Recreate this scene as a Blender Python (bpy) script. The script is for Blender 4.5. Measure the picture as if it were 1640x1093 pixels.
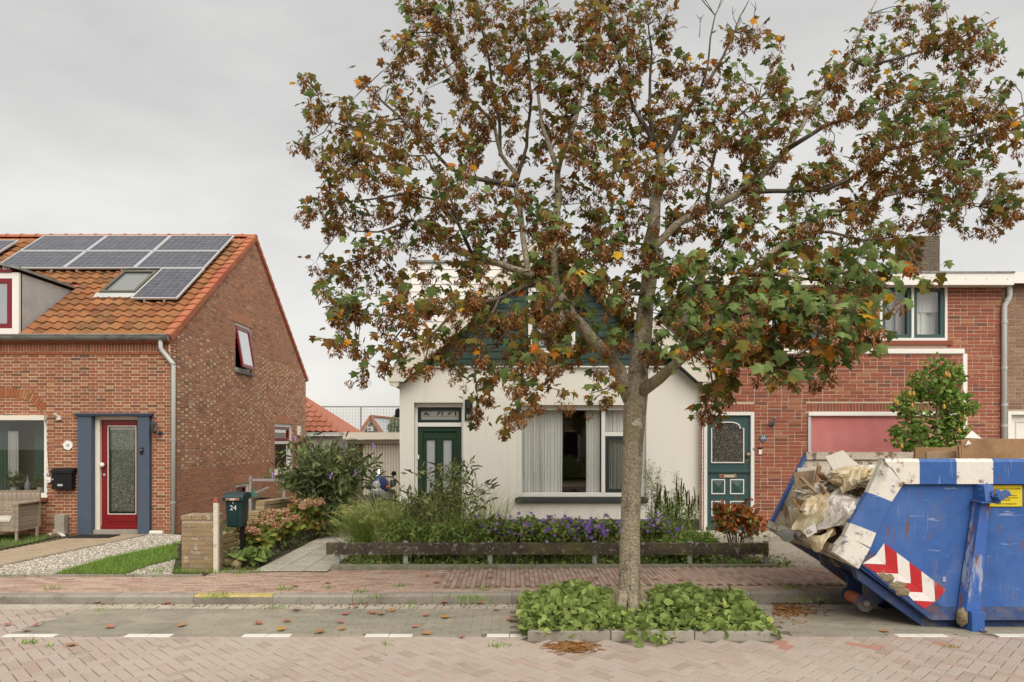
import bpy, bmesh, math, random
import numpy as np
from mathutils import Vector, Matrix, noise as mnoise

random.seed(7)
np.random.seed(7)
SC = bpy.context.scene
for _o in list(bpy.data.objects):
    bpy.data.objects.remove(_o)

# ---------------------------------------------------------------- camera, sky, sun, exposure
HC = 2.05          # eye height above the road
FPX = 1092.0       # focal length in photograph pixels
CX, HY = 820.0, 705.0
cam_d = bpy.data.cameras.new('camera')
cam_d.sensor_width = 36.0
cam_d.lens = FPX / 1640.0 * 36.0
cam_d.shift_y = (HY - 546.5) / 1640.0
cam_d.clip_start = 0.05
cam_d.clip_end = 2000.0
cam = bpy.data.objects.new('camera', cam_d)
cam.location = (0, 0, HC)
cam.rotation_euler = (math.radians(90), 0, 0)
SC.collection.objects.link(cam)
SC.camera = cam

world = bpy.data.worlds.new('World')
SC.world = world
world.use_nodes = True
SUN_EL, SUN_AZ = math.radians(50), math.radians(162)   # azimuth clockwise from +Y: behind the camera


def build_world():
    nt = world.node_tree
    nt.nodes.clear()
    N, L = nt.nodes.new, nt.links.new
    out = N('ShaderNodeOutputWorld')
    bg = N('ShaderNodeBackground')
    bg.inputs['Strength'].default_value = 0.1
    sky = N('ShaderNodeTexSky')
    sky.sky_type = 'NISHITA'
    sky.sun_disc = False
    sky.sun_elevation = SUN_EL
    sky.sun_rotation = SUN_AZ
    sky.dust_density = 3.0
    tc = N('ShaderNodeTexCoord')
    sep = N('ShaderNodeSeparateXYZ')
    L(tc.outputs['Generated'], sep.inputs[0])
    ramp = N('ShaderNodeValToRGB')
    e = ramp.color_ramp.elements
    e[0].position, e[0].color = 0.0, (0.80, 0.76, 0.685, 1)
    e[1].position, e[1].color = 1.0, (0.70, 0.69, 0.675, 1)
    for p, c in ((0.06, (0.85, 0.82, 0.765, 1)), (0.17, (0.84, 0.818, 0.78, 1)), (0.30, (0.79, 0.772, 0.742, 1)), (0.42, (0.735, 0.72, 0.695, 1)), (0.54, (0.65, 0.638, 0.618, 1)), (0.62, (0.64, 0.626, 0.605, 1))):
        x = e.new(p)
        x.color = c
    L(sep.outputs['Z'], ramp.inputs[0])
    mp = N('ShaderNodeMapping')
    mp.inputs['Scale'].default_value = (1.2, 1.2, 3.6)
    L(tc.outputs['Generated'], mp.inputs[0])
    nz = N('ShaderNodeTexNoise')
    nz.inputs['Scale'].default_value = 2.3
    nz.inputs['Detail'].default_value = 5
    nz.inputs['Roughness'].default_value = 0.55
    L(mp.outputs[0], nz.inputs['Vector'])
    mr = N('ShaderNodeMapRange')
    mr.inputs['From Min'].default_value = 0.3
    mr.inputs['From Max'].default_value = 0.7
    mr.inputs['To Min'].default_value = 0.87
    mr.inputs['To Max'].default_value = 1.09
    L(nz.outputs['Fac'], mr.inputs['Value'])
    mul = N('ShaderNodeVectorMath')
    mul.operation = 'MULTIPLY'
    L(ramp.outputs[0], mul.inputs[0])
    L(mr.outputs[0], mul.inputs[1])
    sc = N('ShaderNodeVectorMath')
    sc.operation = 'SCALE'
    sc.inputs['Scale'].default_value = 4.35
    L(mul.outputs[0], sc.inputs[0])
    mix = N('ShaderNodeMix')
    mix.data_type = 'RGBA'
    mix.inputs[0].default_value = 0.94
    L(sky.outputs[0], mix.inputs[6])
    L(sc.outputs[0], mix.inputs[7])
    L(mix.outputs[2], bg.inputs['Color'])
    L(bg.outputs[0], out.inputs[0])


build_world()
sun_d = bpy.data.lights.new('sun', 'SUN')
sun_d.energy = 1.5
sun_d.angle = math.radians(60)
sun_d.color = (1.0, 0.94, 0.845)
sun = bpy.data.objects.new('sun', sun_d)
_sd = Vector((math.sin(SUN_AZ) * math.cos(SUN_EL), math.cos(SUN_AZ) * math.cos(SUN_EL), math.sin(SUN_EL)))
sun.rotation_euler = _sd.to_track_quat('Z', 'Y').to_euler()
SC.collection.objects.link(sun)
vs = SC.view_settings
vs.view_transform = 'Standard'
vs.look = 'None'
vs.exposure = 1.22
vs.gamma = 1.0
vs.use_curve_mapping = False
SC.cycles.max_bounces = 6
SC.cycles.diffuse_bounces = 3
SC.cycles.glossy_bounces = 3
SC.cycles.transmission_bounces = 4
SC.cycles.transparent_max_bounces = 10
SC.cycles.caustics_reflective = False
SC.cycles.caustics_refractive = False
SC.cycles.use_denoising = True

# ---------------------------------------------------------------- helpers


def at(px, py, Y):
    return Vector(((px - CX) * Y / FPX, Y, HC + (HY - py) * Y / FPX))


def gx(px, Y):
    return (px - CX) * Y / FPX


def gz(py, Y):
    return HC + (HY - py) * Y / FPX


def gnd(px, py, z):
    Y = (HC - z) * FPX / (py - HY)
    return Vector(((px - CX) * Y / FPX, Y, z))


F = 14.0
fx = lambda px: gx(px, F)
fz = lambda py: gz(py, F)
U = random.uniform
WM = {}


def link(o, parent=None):
    SC.collection.objects.link(o)
    if parent is not None:
        o.parent = parent
        o.matrix_parent_inverse = WM[parent.name].inverted()
    WM[o.name] = o.matrix_basis.copy()
    return o


def setp(o, label=None, cat=None, group=None, kind=None):
    for k, v in (('label', label), ('category', cat), ('group', group), ('kind', kind)):
        if v:
            o[k] = v
    return o


def thing(name, label, cat, loc=(0, 0, 0), group=None):
    o = bpy.data.objects.new(name, None)
    o.empty_display_size = 0.1
    o.location = loc
    WMat = Matrix.Translation(Vector(loc))
    SC.collection.objects.link(o)
    WM[o.name] = WMat
    return setp(o, label, cat, group)


def np_mesh(name, V, groups, mats, rnd=None, midx=None, smooth=False):
    """V (n,3); groups: list of int arrays (m,k); rnd and midx per face, in the groups' order."""
    me = bpy.data.meshes.new(name)
    V = np.asarray(V, dtype=np.float32)
    groups = [np.asarray(g, dtype=np.int32) for g in groups if len(g)]
    nf = sum(len(g) for g in groups)
    nl = sum(g.size for g in groups)
    me.vertices.add(len(V))
    me.vertices.foreach_set('co', V.ravel())
    me.loops.add(nl)
    me.loops.foreach_set('vertex_index', np.concatenate([g.ravel() for g in groups]))
    me.polygons.add(nf)
    tot = np.concatenate([np.full(len(g), g.shape[1], dtype=np.int32) for g in groups])
    start = np.concatenate([[0], np.cumsum(tot)[:-1]]).astype(np.int32)
    me.polygons.foreach_set('loop_start', start)
    me.polygons.foreach_set('loop_total', tot)
    if midx is not None:
        me.polygons.foreach_set('material_index', np.asarray(midx, dtype=np.int32))
    me.polygons.foreach_set('use_smooth', np.full(nf, bool(smooth)))
    for m in (mats if isinstance(mats, (list, tuple)) else [mats]):
        me.materials.append(m)
    if rnd is not None:
        a = me.attributes.new('rnd', 'FLOAT', 'FACE')
        a.data.foreach_set('value', np.asarray(rnd, dtype=np.float32))
    me.update(calc_edges=True)
    me.validate()
    return me


def scatter(templates, idx, A, T, rnd):
    """templates: [(V, [faces])]; idx (n,), A (n,3,3), T (n,3), rnd (n,) -> V, groups, rnd per face"""
    Vs, G, R, off = [], {}, {}, 0
    idx = np.asarray(idx)
    for ti, (tv, tf) in enumerate(templates):
        sel = np.nonzero(idx == ti)[0]
        if not len(sel):
            continue
        tv = np.asarray(tv, dtype=np.float64)
        P = np.einsum('nij,kj->nki', A[sel], tv) + T[sel][:, None, :]
        Vs.append(P.reshape(-1, 3))
        base = off + np.arange(len(sel)) * len(tv)
        byk = {}
        for f in tf:
            byk.setdefault(len(f), []).append(f)
        for k, fl in byk.items():
            fa = np.asarray(fl)
            fa = (base[:, None, None] + fa[None]).reshape(-1, k)
            G.setdefault(k, []).append(fa)
            R.setdefault(k, []).append(np.repeat(rnd[sel], len(fl)))
        off += len(sel) * len(tv)
    ks = sorted(G)
    return np.concatenate(Vs), [np.concatenate(G[k]) for k in ks], np.concatenate([np.concatenate(R[k]) for k in ks])


def mobj(name, me, parent=None, **kw):
    o = bpy.data.objects.new(name, me)
    link(o, parent)
    return setp(o, **kw)


class MB:
    def __init__(self):
        self.v, self.f, self.m, self.r = [], [], [], []
        self.cm, self.cr = 0, 0.5

    def add(self, pts, faces, m=None, r=None):
        o = len(self.v)
        self.v += [tuple(p) for p in pts]
        for f in faces:
            self.f.append(tuple(o + i for i in f))
            self.m.append(self.cm if m is None else m)
            self.r.append(self.cr if r is None else r)
        return self

    def box(self, x0, x1, y0, y1, z0, z1, m=None, r=None):
        p = [(x0, y0, z0), (x1, y0, z0), (x1, y1, z0), (x0, y1, z0), (x0, y0, z1), (x1, y0, z1), (x1, y1, z1), (x0, y1, z1)]
        return self.add(p, [(0, 3, 2, 1), (4, 5, 6, 7), (0, 1, 5, 4), (1, 2, 6, 5), (2, 3, 7, 6), (3, 0, 4, 7)], m, r)

    def hexa(self, a, b, m=None, r=None):
        """two quads a, b (4 points each) joined into a solid"""
        return self.add(list(a) + list(b), [(0, 3, 2, 1), (4, 5, 6, 7), (0, 1, 5, 4), (1, 2, 6, 5), (2, 3, 7, 6), (3, 0, 4, 7)], m, r)

    def prism(self, poly, d, m=None, r=None):
        """poly: list of 3-D points, extruded along d"""
        n = len(poly)
        d = Vector(d)
        p = [Vector(q) for q in poly] + [Vector(q) + d for q in poly]
        fs = [tuple(range(n - 1, -1, -1)), tuple(range(n, 2 * n))]
        fs += [(i, (i + 1) % n, n + (i + 1) % n, n + i) for i in range(n)]
        return self.add(p, fs, m, r)

    def quad(self, *p, m=None, r=None):
        return self.add(p, [tuple(range(len(p)))], m, r)

    def bar(self, a, b, w, h, up=(0, 0, 1), m=None, r=None):
        a, b = Vector(a), Vector(b)
        d = (b - a).normalized()
        s = d.cross(Vector(up))
        if s.length < 1e-4:
            s = d.cross(Vector((1, 0, 0)))
        s.normalize()
        t = s.cross(d).normalized()
        s, t = s * w / 2, t * h / 2
        return self.hexa([a - s - t, a + s - t, a + s + t, a - s + t], [b - s - t, b + s - t, b + s + t, b - s + t], m, r)

    def tube(self, pts, rad, n=8, cap=True, m=None, r=None, jit=0.0):
        pts = [Vector(p) for p in pts]
        k = len(pts)
        rad = [rad] * k if not isinstance(rad, (list, tuple)) else rad
        V, Fc = [], []
        prev = None
        for i, p in enumerate(pts):
            d = (pts[min(i + 1, k - 1)] - pts[max(i - 1, 0)])
            d = d.normalized() if d.length > 1e-9 else Vector((0, 0, 1))
            if prev is None:
                s = d.cross(Vector((0, 1, 0.01)))
                if s.length < 1e-3:
                    s = d.cross(Vector((1, 0, 0)))
            else:
                s = prev - d * prev.dot(d)
            s.normalize()
            prev = s
            t = d.cross(s)
            for j in range(n):
                a = 2 * math.pi * j / n
                q = rad[i] * (1 + (U(-jit, jit) if jit else 0))
                V.append(p + s * (math.cos(a) * q) + t * (math.sin(a) * q))
        for i in range(k - 1):
            for j in range(n):
                Fc.append((i * n + j, i * n + (j + 1) % n, (i + 1) * n + (j + 1) % n, (i + 1) * n + j))
        if cap:
            Fc.append(tuple(range(n - 1, -1, -1)))
            Fc.append(tuple((k - 1) * n + j for j in range(n)))
        return self.add(V, Fc, m, r)

    def lathe(self, prof, c, axis=(0, 0, 1), n=16, m=None, r=None):
        """prof: (radius, height) along axis from c"""
        ax = Vector(axis).normalized()
        s = ax.orthogonal().normalized()
        t = ax.cross(s)
        c = Vector(c)
        V, Fc = [], []
        for (q, h) in prof:
            for j in range(n):
                a = 2 * math.pi * j / n
                V.append(c + ax * h + s * (q * math.cos(a)) + t * (q * math.sin(a)))
        for i in range(len(prof) - 1):
            for j in range(n):
                Fc.append((i * n + j, i * n + (j + 1) % n, (i + 1) * n + (j + 1) % n, (i + 1) * n + j))
        Fc.append(tuple(range(n - 1, -1, -1)))
        Fc.append(tuple((len(prof) - 1) * n + j for j in range(n)))
        return self.add(V, Fc, m, r)

    def grid(self, fn, nu, nv, m=None, r=None):
        V = [fn(i / nu, j / nv) for j in range(nv + 1) for i in range(nu + 1)]
        w = nu + 1
        return self.add(V, [(j * w + i, j * w + i + 1, (j + 1) * w + i + 1, (j + 1) * w + i) for j in range(nv) for i in range(nu)], m, r)

    def build(self, name, mats, parent=None, smooth=False, bevel=0.0, **kw):
        me = bpy.data.meshes.new(name)
        me.from_pydata(self.v, [], self.f)
        for m in (mats if isinstance(mats, (list, tuple)) else [mats]):
            me.materials.append(m)
        me.polygons.foreach_set('material_index', self.m)
        if smooth:
            me.polygons.foreach_set('use_smooth', [True] * len(self.f))
        a = me.attributes.new('rnd', 'FLOAT', 'FACE')
        a.data.foreach_set('value', self.r)
        bm = bmesh.new()
        bm.from_mesh(me)
        bmesh.ops.recalc_face_normals(bm, faces=bm.faces)
        if bevel:
            bmesh.ops.bevel(bm, geom=[e for e in bm.edges if len(e.link_faces) == 2 and e.calc_face_angle() > 0.6], offset=bevel, segments=2, affect='EDGES', profile=0.6)
        bm.to_mesh(me)
        bm.free()
        me.update()
        return mobj(name, me, parent, **kw)


class Plane:
    """a wall's frame: u along it, z up, n outwards"""

    def __init__(self, O, Uv, N):
        self.O, self.U, self.N = Vector(O), Vector(Uv), Vector(N)

    def p(self, u, z, n=0.0):
        return self.O + self.U * u + Vector((0, 0, z)) + self.N * n

    def box(self, mb, u0, u1, z0, z1, n0, n1, m=None, r=None):
        return mb.hexa([self.p(u0, z0, n0), self.p(u1, z0, n0), self.p(u1, z1, n0), self.p(u0, z1, n0)],
                       [self.p(u0, z0, n1), self.p(u1, z0, n1), self.p(u1, z1, n1), self.p(u0, z1, n1)], m, r)

    def frame(self, mb, u0, u1, z0, z1, w, n0, n1, m=None, wb=None, wt=None):
        wb = w if wb is None else wb
        wt = w if wt is None else wt
        self.box(mb, u0, u0 + w, z0, z1, n0, n1, m)
        self.box(mb, u1 - w, u1, z0, z1, n0, n1, m)
        self.box(mb, u0 + w, u1 - w, z0, z0 + wb, n0, n1, m)
        self.box(mb, u0 + w, u1 - w, z1 - wt, z1, n0, n1, m)


def clip_poly(poly, clip):
    """Sutherland-Hodgman, convex counter-clockwise clip polygon, 2-D"""
    out = poly
    for i in range(len(clip)):
        a, b = clip[i], clip[(i + 1) % len(clip)]
        inp, out = out, []
        if not inp:
            break
        side = lambda p: (b[0] - a[0]) * (p[1] - a[1]) - (b[1] - a[1]) * (p[0] - a[0])
        for j in range(len(inp)):
            p, q = inp[j], inp[(j + 1) % len(inp)]
            sp, sq = side(p), side(q)
            if sp >= 0:
                out.append(p)
            if (sp > 0 > sq) or (sp < 0 < sq):
                t = sp / (sp - sq)
                out.append((p[0] + t * (q[0] - p[0]), p[1] + t * (q[1] - p[1])))
    return out


def wall_mesh(mb, pl, poly, holes, depth=0.25, m=None):
    """front and back skin with openings, and the reveals"""
    us = sorted(set([p[0] for p in poly] + [h[0] for h in holes] + [h[1] for h in holes]))
    zs = sorted(set([p[1] for p in poly] + [h[2] for h in holes] + [h[3] for h in holes]))
    for i in range(len(us) - 1):
        for j in range(len(zs) - 1):
            u0, u1, z0, z1 = us[i], us[i + 1], zs[j], zs[j + 1]
            cu, cz = (u0 + u1) / 2, (z0 + z1) / 2
            if any(h[0] < cu < h[1] and h[2] < cz < h[3] for h in holes):
                continue
            c = clip_poly([(u0, z0), (u1, z0), (u1, z1), (u0, z1)], poly)
            if len(c) < 3:
                continue
            mb.quad(*[pl.p(u, z, 0) for u, z in c], m=m)
            mb.quad(*[pl.p(u, z, -depth) for u, z in c], m=m)
    for (u0, u1, z0, z1) in holes:
        for a, b in (((u0, z0), (u1, z0)), ((u1, z0), (u1, z1)), ((u1, z1), (u0, z1)), ((u0, z1), (u0, z0))):
            mb.quad(pl.p(*a, 0), pl.p(*b, 0), pl.p(*b, -depth), pl.p(*a, -depth), m=m)
    n = len(poly)
    for i in range(n):
        a, b = poly[i], poly[(i + 1) % n]
        mb.quad(pl.p(*a, 0), pl.p(*b, 0), pl.p(*b, -depth), pl.p(*a, -depth), m=m)


# ---------------------------------------------------------------- pieces (bricks, tiles, pavers)
NB = 10
_piece_cache = {}


def piece_mesh(name, mat, tv, tf, rnd, key):
    b = int(rnd * NB) if rnd < 1 else NB - 1
    k = (name, mat.name, key, b)
    if k not in _piece_cache:
        mb = MB()
        mb.add(tv, tf, r=(b + 0.5) / NB)
        me = bpy.data.meshes.new(name)
        me.from_pydata(mb.v, [], mb.f)
        me.materials.append(mat)
        a = me.attributes.new('rnd', 'FLOAT', 'FACE')
        a.data.foreach_set('value', mb.r)
        me.update()
        _piece_cache[k] = me
    return _piece_cache[k]


def box_piece(sx, sy, sz, ch=0.0):
    """box on x,y with its outer face at +z; back open; chamfered when ch"""
    x, y, z = sx / 2, sy / 2, sz
    q = [(-x, -y), (x, -y), (x, y), (-x, y)]
    if ch:
        v = [(a, b, 0) for a, b in q] + [(a, b, z - ch) for a, b in q] + [(a * (1 - ch / x), b * (1 - ch / y), z) for a, b in q]
        f = [(8, 9, 10, 11)] + [(i, (i + 1) % 4, 4 + (i + 1) % 4, 4 + i) for i in range(4)] + [(4 + i, 4 + (i + 1) % 4, 8 + (i + 1) % 4, 8 + i) for i in range(4)]
    else:
        v = [(a, b, 0) for a, b in q] + [(a, b, z) for a, b in q]
        f = [(4, 5, 6, 7)] + [(i, (i + 1) % 4, 4 + (i + 1) % 4, 4 + i) for i in range(4)]
    return v, f


def emit_pieces(name, items, mat, parent, limit, rest_name, focus=(0, 0, HC), inview=True):
    """items: (loc Vector, rot 3x3 Matrix, template key, (tv, tf), rnd). The `limit` nearest ones in frame become objects."""
    def score(it):
        p = it[0]
        d = (p - Vector(focus)).length
        if inview:
            if p.y < 0.5:
                return 1e6 + d
            px, py = CX + p.x * FPX / p.y, HY - (p.z - HC) * FPX / p.y
            if not (-5 < px < 1645 and -5 < py < 1092):
                return 1e5 + d
        return d
    order = sorted(range(len(items)), key=lambda i: score(items[i]))
    for i in order[:limit]:
        loc, rot, key, (tv, tf), rnd = items[i]
        o = bpy.data.objects.new(name, piece_mesh(name, mat, tv, tf, rnd, key))
        o.matrix_basis = Matrix.Translation(loc) @ rot.to_4x4()
        SC.collection.objects.link(o)
        o.parent = parent
        o.matrix_parent_inverse = WM[parent.name].inverted()
    rest = [items[i] for i in order[limit:]]
    if rest:
        keys, temps, idx = {}, [], []
        for it in rest:
            if it[2] not in keys:
                keys[it[2]] = len(temps)
                temps.append(it[3])
            idx.append(keys[it[2]])
        A = np.array([[list(r) for r in it[1]] for it in rest])
        T = np.array([list(it[0]) for it in rest])
        R = np.array([it[4] for it in rest])
        V, G, R = scatter(temps, idx, A, T, R)
        mobj(rest_name, np_mesh(rest_name, V, G, mat, R), parent, kind='stuff')


def lay_bricks(pl, poly, holes, L=0.21, H=0.05, j=0.0125, z0=None, u_lim=None, proud=0.007, rndfn=None, headers=0.35, n_off=0.0, flemish=False):
    """random-bond brickwork on a wall plane inside a convex polygon, around rectangular holes"""
    items = []
    zmin, zmax = min(p[1] for p in poly), max(p[1] for p in poly)
    z = zmin if z0 is None else z0
    rot0 = Matrix((pl.U, Vector((0, 0, 1)), pl.N)).transposed()
    hd = (L - j) / 2
    row = 0
    while z + H <= zmax + 0.02:
        zc = z + H / 2
        xs = []
        n = len(poly)
        for i in range(n):
            a, b = poly[i], poly[(i + 1) % n]
            if (a[1] - zc) * (b[1] - zc) < 0:
                xs.append(a[0] + (zc - a[1]) / (b[1] - a[1]) * (b[0] - a[0]))
        if len(xs) >= 2:
            u0, u1 = min(xs), max(xs)
            if u_lim:
                u0, u1 = max(u0, u_lim[0]), min(u1, u_lim[1])
            spans = [(u0, u1)]
            for h in holes:
                if h[2] < z + H * 0.8 and h[3] > z + H * 0.2:
                    ns = []
                    for a, b in spans:
                        if h[1] <= a or h[0] >= b:
                            ns.append((a, b))
                        else:
                            if h[0] - a > 0.03:
                                ns.append((a, h[0]))
                            if b - h[1] > 0.03:
                                ns.append((h[1], b))
                    spans = ns
            for a, b in spans:
                u = a + 0.002
                first = True
                unit = L + hd + 2 * j
                while u < b - 0.025:
                    if flemish:      # stretchers and headers by turns, every other course shifted by half
                        ph = (u - 0.001 + (unit / 2 if row % 2 else 0)) % unit
                        if ph < L + 0.004:
                            l, full = L - ph, L
                        else:
                            l, full = unit - j - ph, hd
                        if l < 0.03:
                            u += max(l, 0) + j
                            continue
                        if abs(l - full) < 0.006:
                            l = full
                    else:
                        l = hd if (random.random() < headers or (first and row % 2)) else L
                    first = False
                    if u + l > b - 0.03:
                        l = b - u - 0.002
                    if l < 0.025:
                        break
                    kind = 's' if abs(l - L) < 1e-6 else ('h' if abs(l - hd) < 1e-6 else None)
                    if kind is None:
                        l = max(0.03, round(l / 0.03) * 0.03 if l > 0.045 else l)
                        l = min(l, b - u)
                    sz = proud + U(-0.0025, 0.003)
                    szq = round(sz / 0.002) * 0.002
                    loc = pl.p(u + l / 2, zc + U(-0.001, 0.001), n_off)
                    hh = H
                    rr = rndfn(u + l / 2, zc, kind) if rndfn else random.random()
                    rot = rot0 @ Matrix.Rotation(U(-0.006, 0.006), 3, 'Z')
                    items.append((loc, rot, (round(l, 3), hh, round(szq, 4)), box_piece(round(l, 3), hh, szq), min(max(rr, 0), 0.999)))
                    u += l + j
        z += H + j
        row += 1
    return items


def soldier_row(pl, u0, u1, z0, h, w=0.05, j=0.012, proud=0.012, base=0.5, spread=0.3, n_off=0.0):
    items = []
    rot0 = Matrix((pl.U, Vector((0, 0, 1)), pl.N)).transposed()
    n = max(1, int((u1 - u0 + j) / (w + j)))
    st = (u1 - u0 + j) / n
    for i in range(n):
        szq = round((proud + U(-0.002, 0.002)) / 0.002) * 0.002
        items.append((pl.p(u0 + st * (i + 0.5) - j / 2, z0 + h / 2, n_off), rot0, ('sold', round(st - j, 4), round(h, 3), round(szq, 4)), box_piece(st - j, h, szq), min(max(base + U(-spread, spread), 0), 0.999)))
    return items


def text_obj(txt, name, loc, size, mat, parent, rot=(math.pi / 2, 0, 0), align='CENTER', ext=0.001, font_scale=1.0):
    cu = bpy.data.curves.new(name, 'FONT')
    cu.body = txt
    cu.size = size
    cu.extrude = ext
    cu.align_x = align
    cu.align_y = 'CENTER'
    cu.resolution_u = 3
    cu.materials.append(mat)
    tmp = bpy.data.objects.new(name, cu)
    SC.collection.objects.link(tmp)
    bpy.context.view_layer.update()
    me = bpy.data.meshes.new_from_object(tmp.evaluated_get(bpy.context.evaluated_depsgraph_get()))
    bpy.data.objects.remove(tmp)
    o = bpy.data.objects.new(name, me)
    o.location = loc
    o.rotation_euler = rot
    o.scale = (font_scale, 1, 1)
    SC.collection.objects.link(o)
    if parent is not None:
        o.parent = parent
        o.matrix_parent_inverse = WM[parent.name].inverted()
    return o


# ---------------------------------------------------------------- materials


def mat_new(name):
    m = bpy.data.materials.new(name)
    m.use_nodes = True
    nt = m.node_tree
    nt.nodes.clear()
    out = nt.nodes.new('ShaderNodeOutputMaterial')
    return m, nt, out


def mixc(nt, a, b, fac, mode='MIX'):
    n = nt.nodes.new('ShaderNodeMix')
    n.data_type = 'RGBA'
    n.blend_type = mode
    n.clamp_factor = True
    for sock, v in ((n.inputs[6], a), (n.inputs[7], b), (n.inputs[0], fac)):
        if hasattr(v, 'is_linked') or isinstance(v, bpy.types.NodeSocket):
            nt.links.new(v, sock)
        elif isinstance(v, (tuple, list)):
            sock.default_value = tuple(v) + (1,) * (4 - len(v))
        else:
            sock.default_value = v
    return n.outputs[2]


def noise_fac(nt, vec, scale, lo, hi, detail=4, rough=0.55, kind='noise', to0=0.0, to1=1.0, stretch=None):
    if stretch:
        mp = nt.nodes.new('ShaderNodeMapping')
        mp.inputs['Scale'].default_value = stretch
        nt.links.new(vec, mp.inputs[0])
        vec = mp.outputs[0]
    if kind == 'voronoi':
        t = nt.nodes.new('ShaderNodeTexVoronoi')
        t.inputs['Scale'].default_value = scale
        o = t.outputs['Distance']
    else:
        t = nt.nodes.new('ShaderNodeTexNoise')
        t.inputs['Scale'].default_value = scale
        t.inputs['Detail'].default_value = detail
        t.inputs['Roughness'].default_value = rough
        o = t.outputs['Fac']
    nt.links.new(vec, t.inputs['Vector'])
    mr = nt.nodes.new('ShaderNodeMapRange')
    mr.inputs['From Min'].default_value = lo
    mr.inputs['From Max'].default_value = hi
    mr.inputs['To Min'].default_value = to0
    mr.inputs['To Max'].default_value = to1
    nt.links.new(o, mr.inputs['Value'])
    return mr.outputs[0]


def M(name, cols, rough=0.8, fine=(60, 0.25), patches=(), bump=None, spec=0.3, metal=0.0, trans=0.0, const=False, coat=0.0):
    """cols: one colour, or a list laid out over the per-piece value rnd. patches: (colour, scale, lo, hi, strength[, stretch])"""
    m, nt, out = mat_new(name)
    L = nt.links.new
    geo = nt.nodes.new('ShaderNodeNewGeometry')
    pos = geo.outputs['Position']
    if isinstance(cols[0], (tuple, list)):
        at_ = nt.nodes.new('ShaderNodeAttribute')
        at_.attribute_name = 'rnd'
        rp = nt.nodes.new('ShaderNodeValToRGB')
        rp.color_ramp.interpolation = 'CONSTANT' if const else 'LINEAR'
        e = rp.color_ramp.elements
        n = len(cols)
        for i, c in enumerate(cols):
            p = i / n if const else i / max(1, n - 1)
            if len(c) == 4:
                p, c = c[0], c[1:]
            el = e[i] if i < 2 else e.new(p)
            el.position = p
            el.color = tuple(c) + (1,)
        L(at_.outputs['Fac'], rp.inputs[0])
        col = rp.outputs[0]
    else:
        rgb = nt.nodes.new('ShaderNodeRGB')
        rgb.outputs[0].default_value = tuple(cols) + (1,)
        col = rgb.outputs[0]
    if fine:
        f = noise_fac(nt, pos, fine[0], 0.25, 0.75, to0=1 - fine[1], to1=1 + fine[1])
        vm = nt.nodes.new('ShaderNodeVectorMath')
        vm.operation = 'SCALE'
        L(col, vm.inputs[0])
        L(f, vm.inputs['Scale'])
        col = vm.outputs[0]
    for p in patches:
        c, s, lo, hi, st = p[:5]
        f = noise_fac(nt, pos, s, lo, hi, detail=6, rough=0.62, to1=st, stretch=p[5] if len(p) > 5 else None)
        col = mixc(nt, col, c, f)
    b = nt.nodes.new('ShaderNodeBsdfPrincipled')
    L(col, b.inputs['Base Color'])
    b.inputs['Roughness'].default_value = rough
    b.inputs['Specular IOR Level'].default_value = spec
    b.inputs['Metallic'].default_value = metal
    if coat:
        b.inputs['Coat Weight'].default_value = coat
        b.inputs['Coat Roughness'].default_value = 0.15
    if bump:
        bp = nt.nodes.new('ShaderNodeBump')
        bp.inputs['Strength'].default_value = bump[1]
        bp.inputs['Distance'].default_value = bump[2] if len(bump) > 2 else 0.01
        t = nt.nodes.new('ShaderNodeTexNoise')
        t.inputs['Scale'].default_value = bump[0]
        t.inputs['Detail'].default_value = 5
        L(pos, t.inputs['Vector'])
        L(t.outputs['Fac'], bp.inputs['Height'])
        L(bp.outputs[0], b.inputs['Normal'])
    sh = b.outputs[0]
    if trans:
        tr = nt.nodes.new('ShaderNodeBsdfTranslucent')
        L(col, tr.inputs[0])
        mx = nt.nodes.new('ShaderNodeMixShader')
        mx.inputs[0].default_value = trans
        L(sh, mx.inputs[1])
        L(tr.outputs[0], mx.inputs[2])
        sh = mx.outputs[0]
    L(sh, out.inputs[0])
    return m


def glass_mat(name, tint=(0.9, 0.94, 0.92), refl=0.16, rough=0.01):
    m, nt, out = mat_new(name)
    L = nt.links.new
    tr = nt.nodes.new('ShaderNodeBsdfTransparent')
    tr.inputs[0].default_value = tuple(tint) + (1,)
    gl = nt.nodes.new('ShaderNodeBsdfGlossy')
    gl.inputs['Roughness'].default_value = rough
    lw = nt.nodes.new('ShaderNodeLayerWeight')
    lw.inputs['Blend'].default_value = 0.35
    mr = nt.nodes.new('ShaderNodeMapRange')
    mr.inputs['To Min'].default_value = refl
    mr.inputs['To Max'].default_value = 0.95
    L(lw.outputs['Fresnel'], mr.inputs['Value'])
    mx = nt.nodes.new('ShaderNodeMixShader')
    L(mr.outputs[0], mx.inputs[0])
    L(tr.outputs[0], mx.inputs[1])
    L(gl.outputs[0], mx.inputs[2])
    L(mx.outputs[0], out.inputs[0])
    return m


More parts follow.
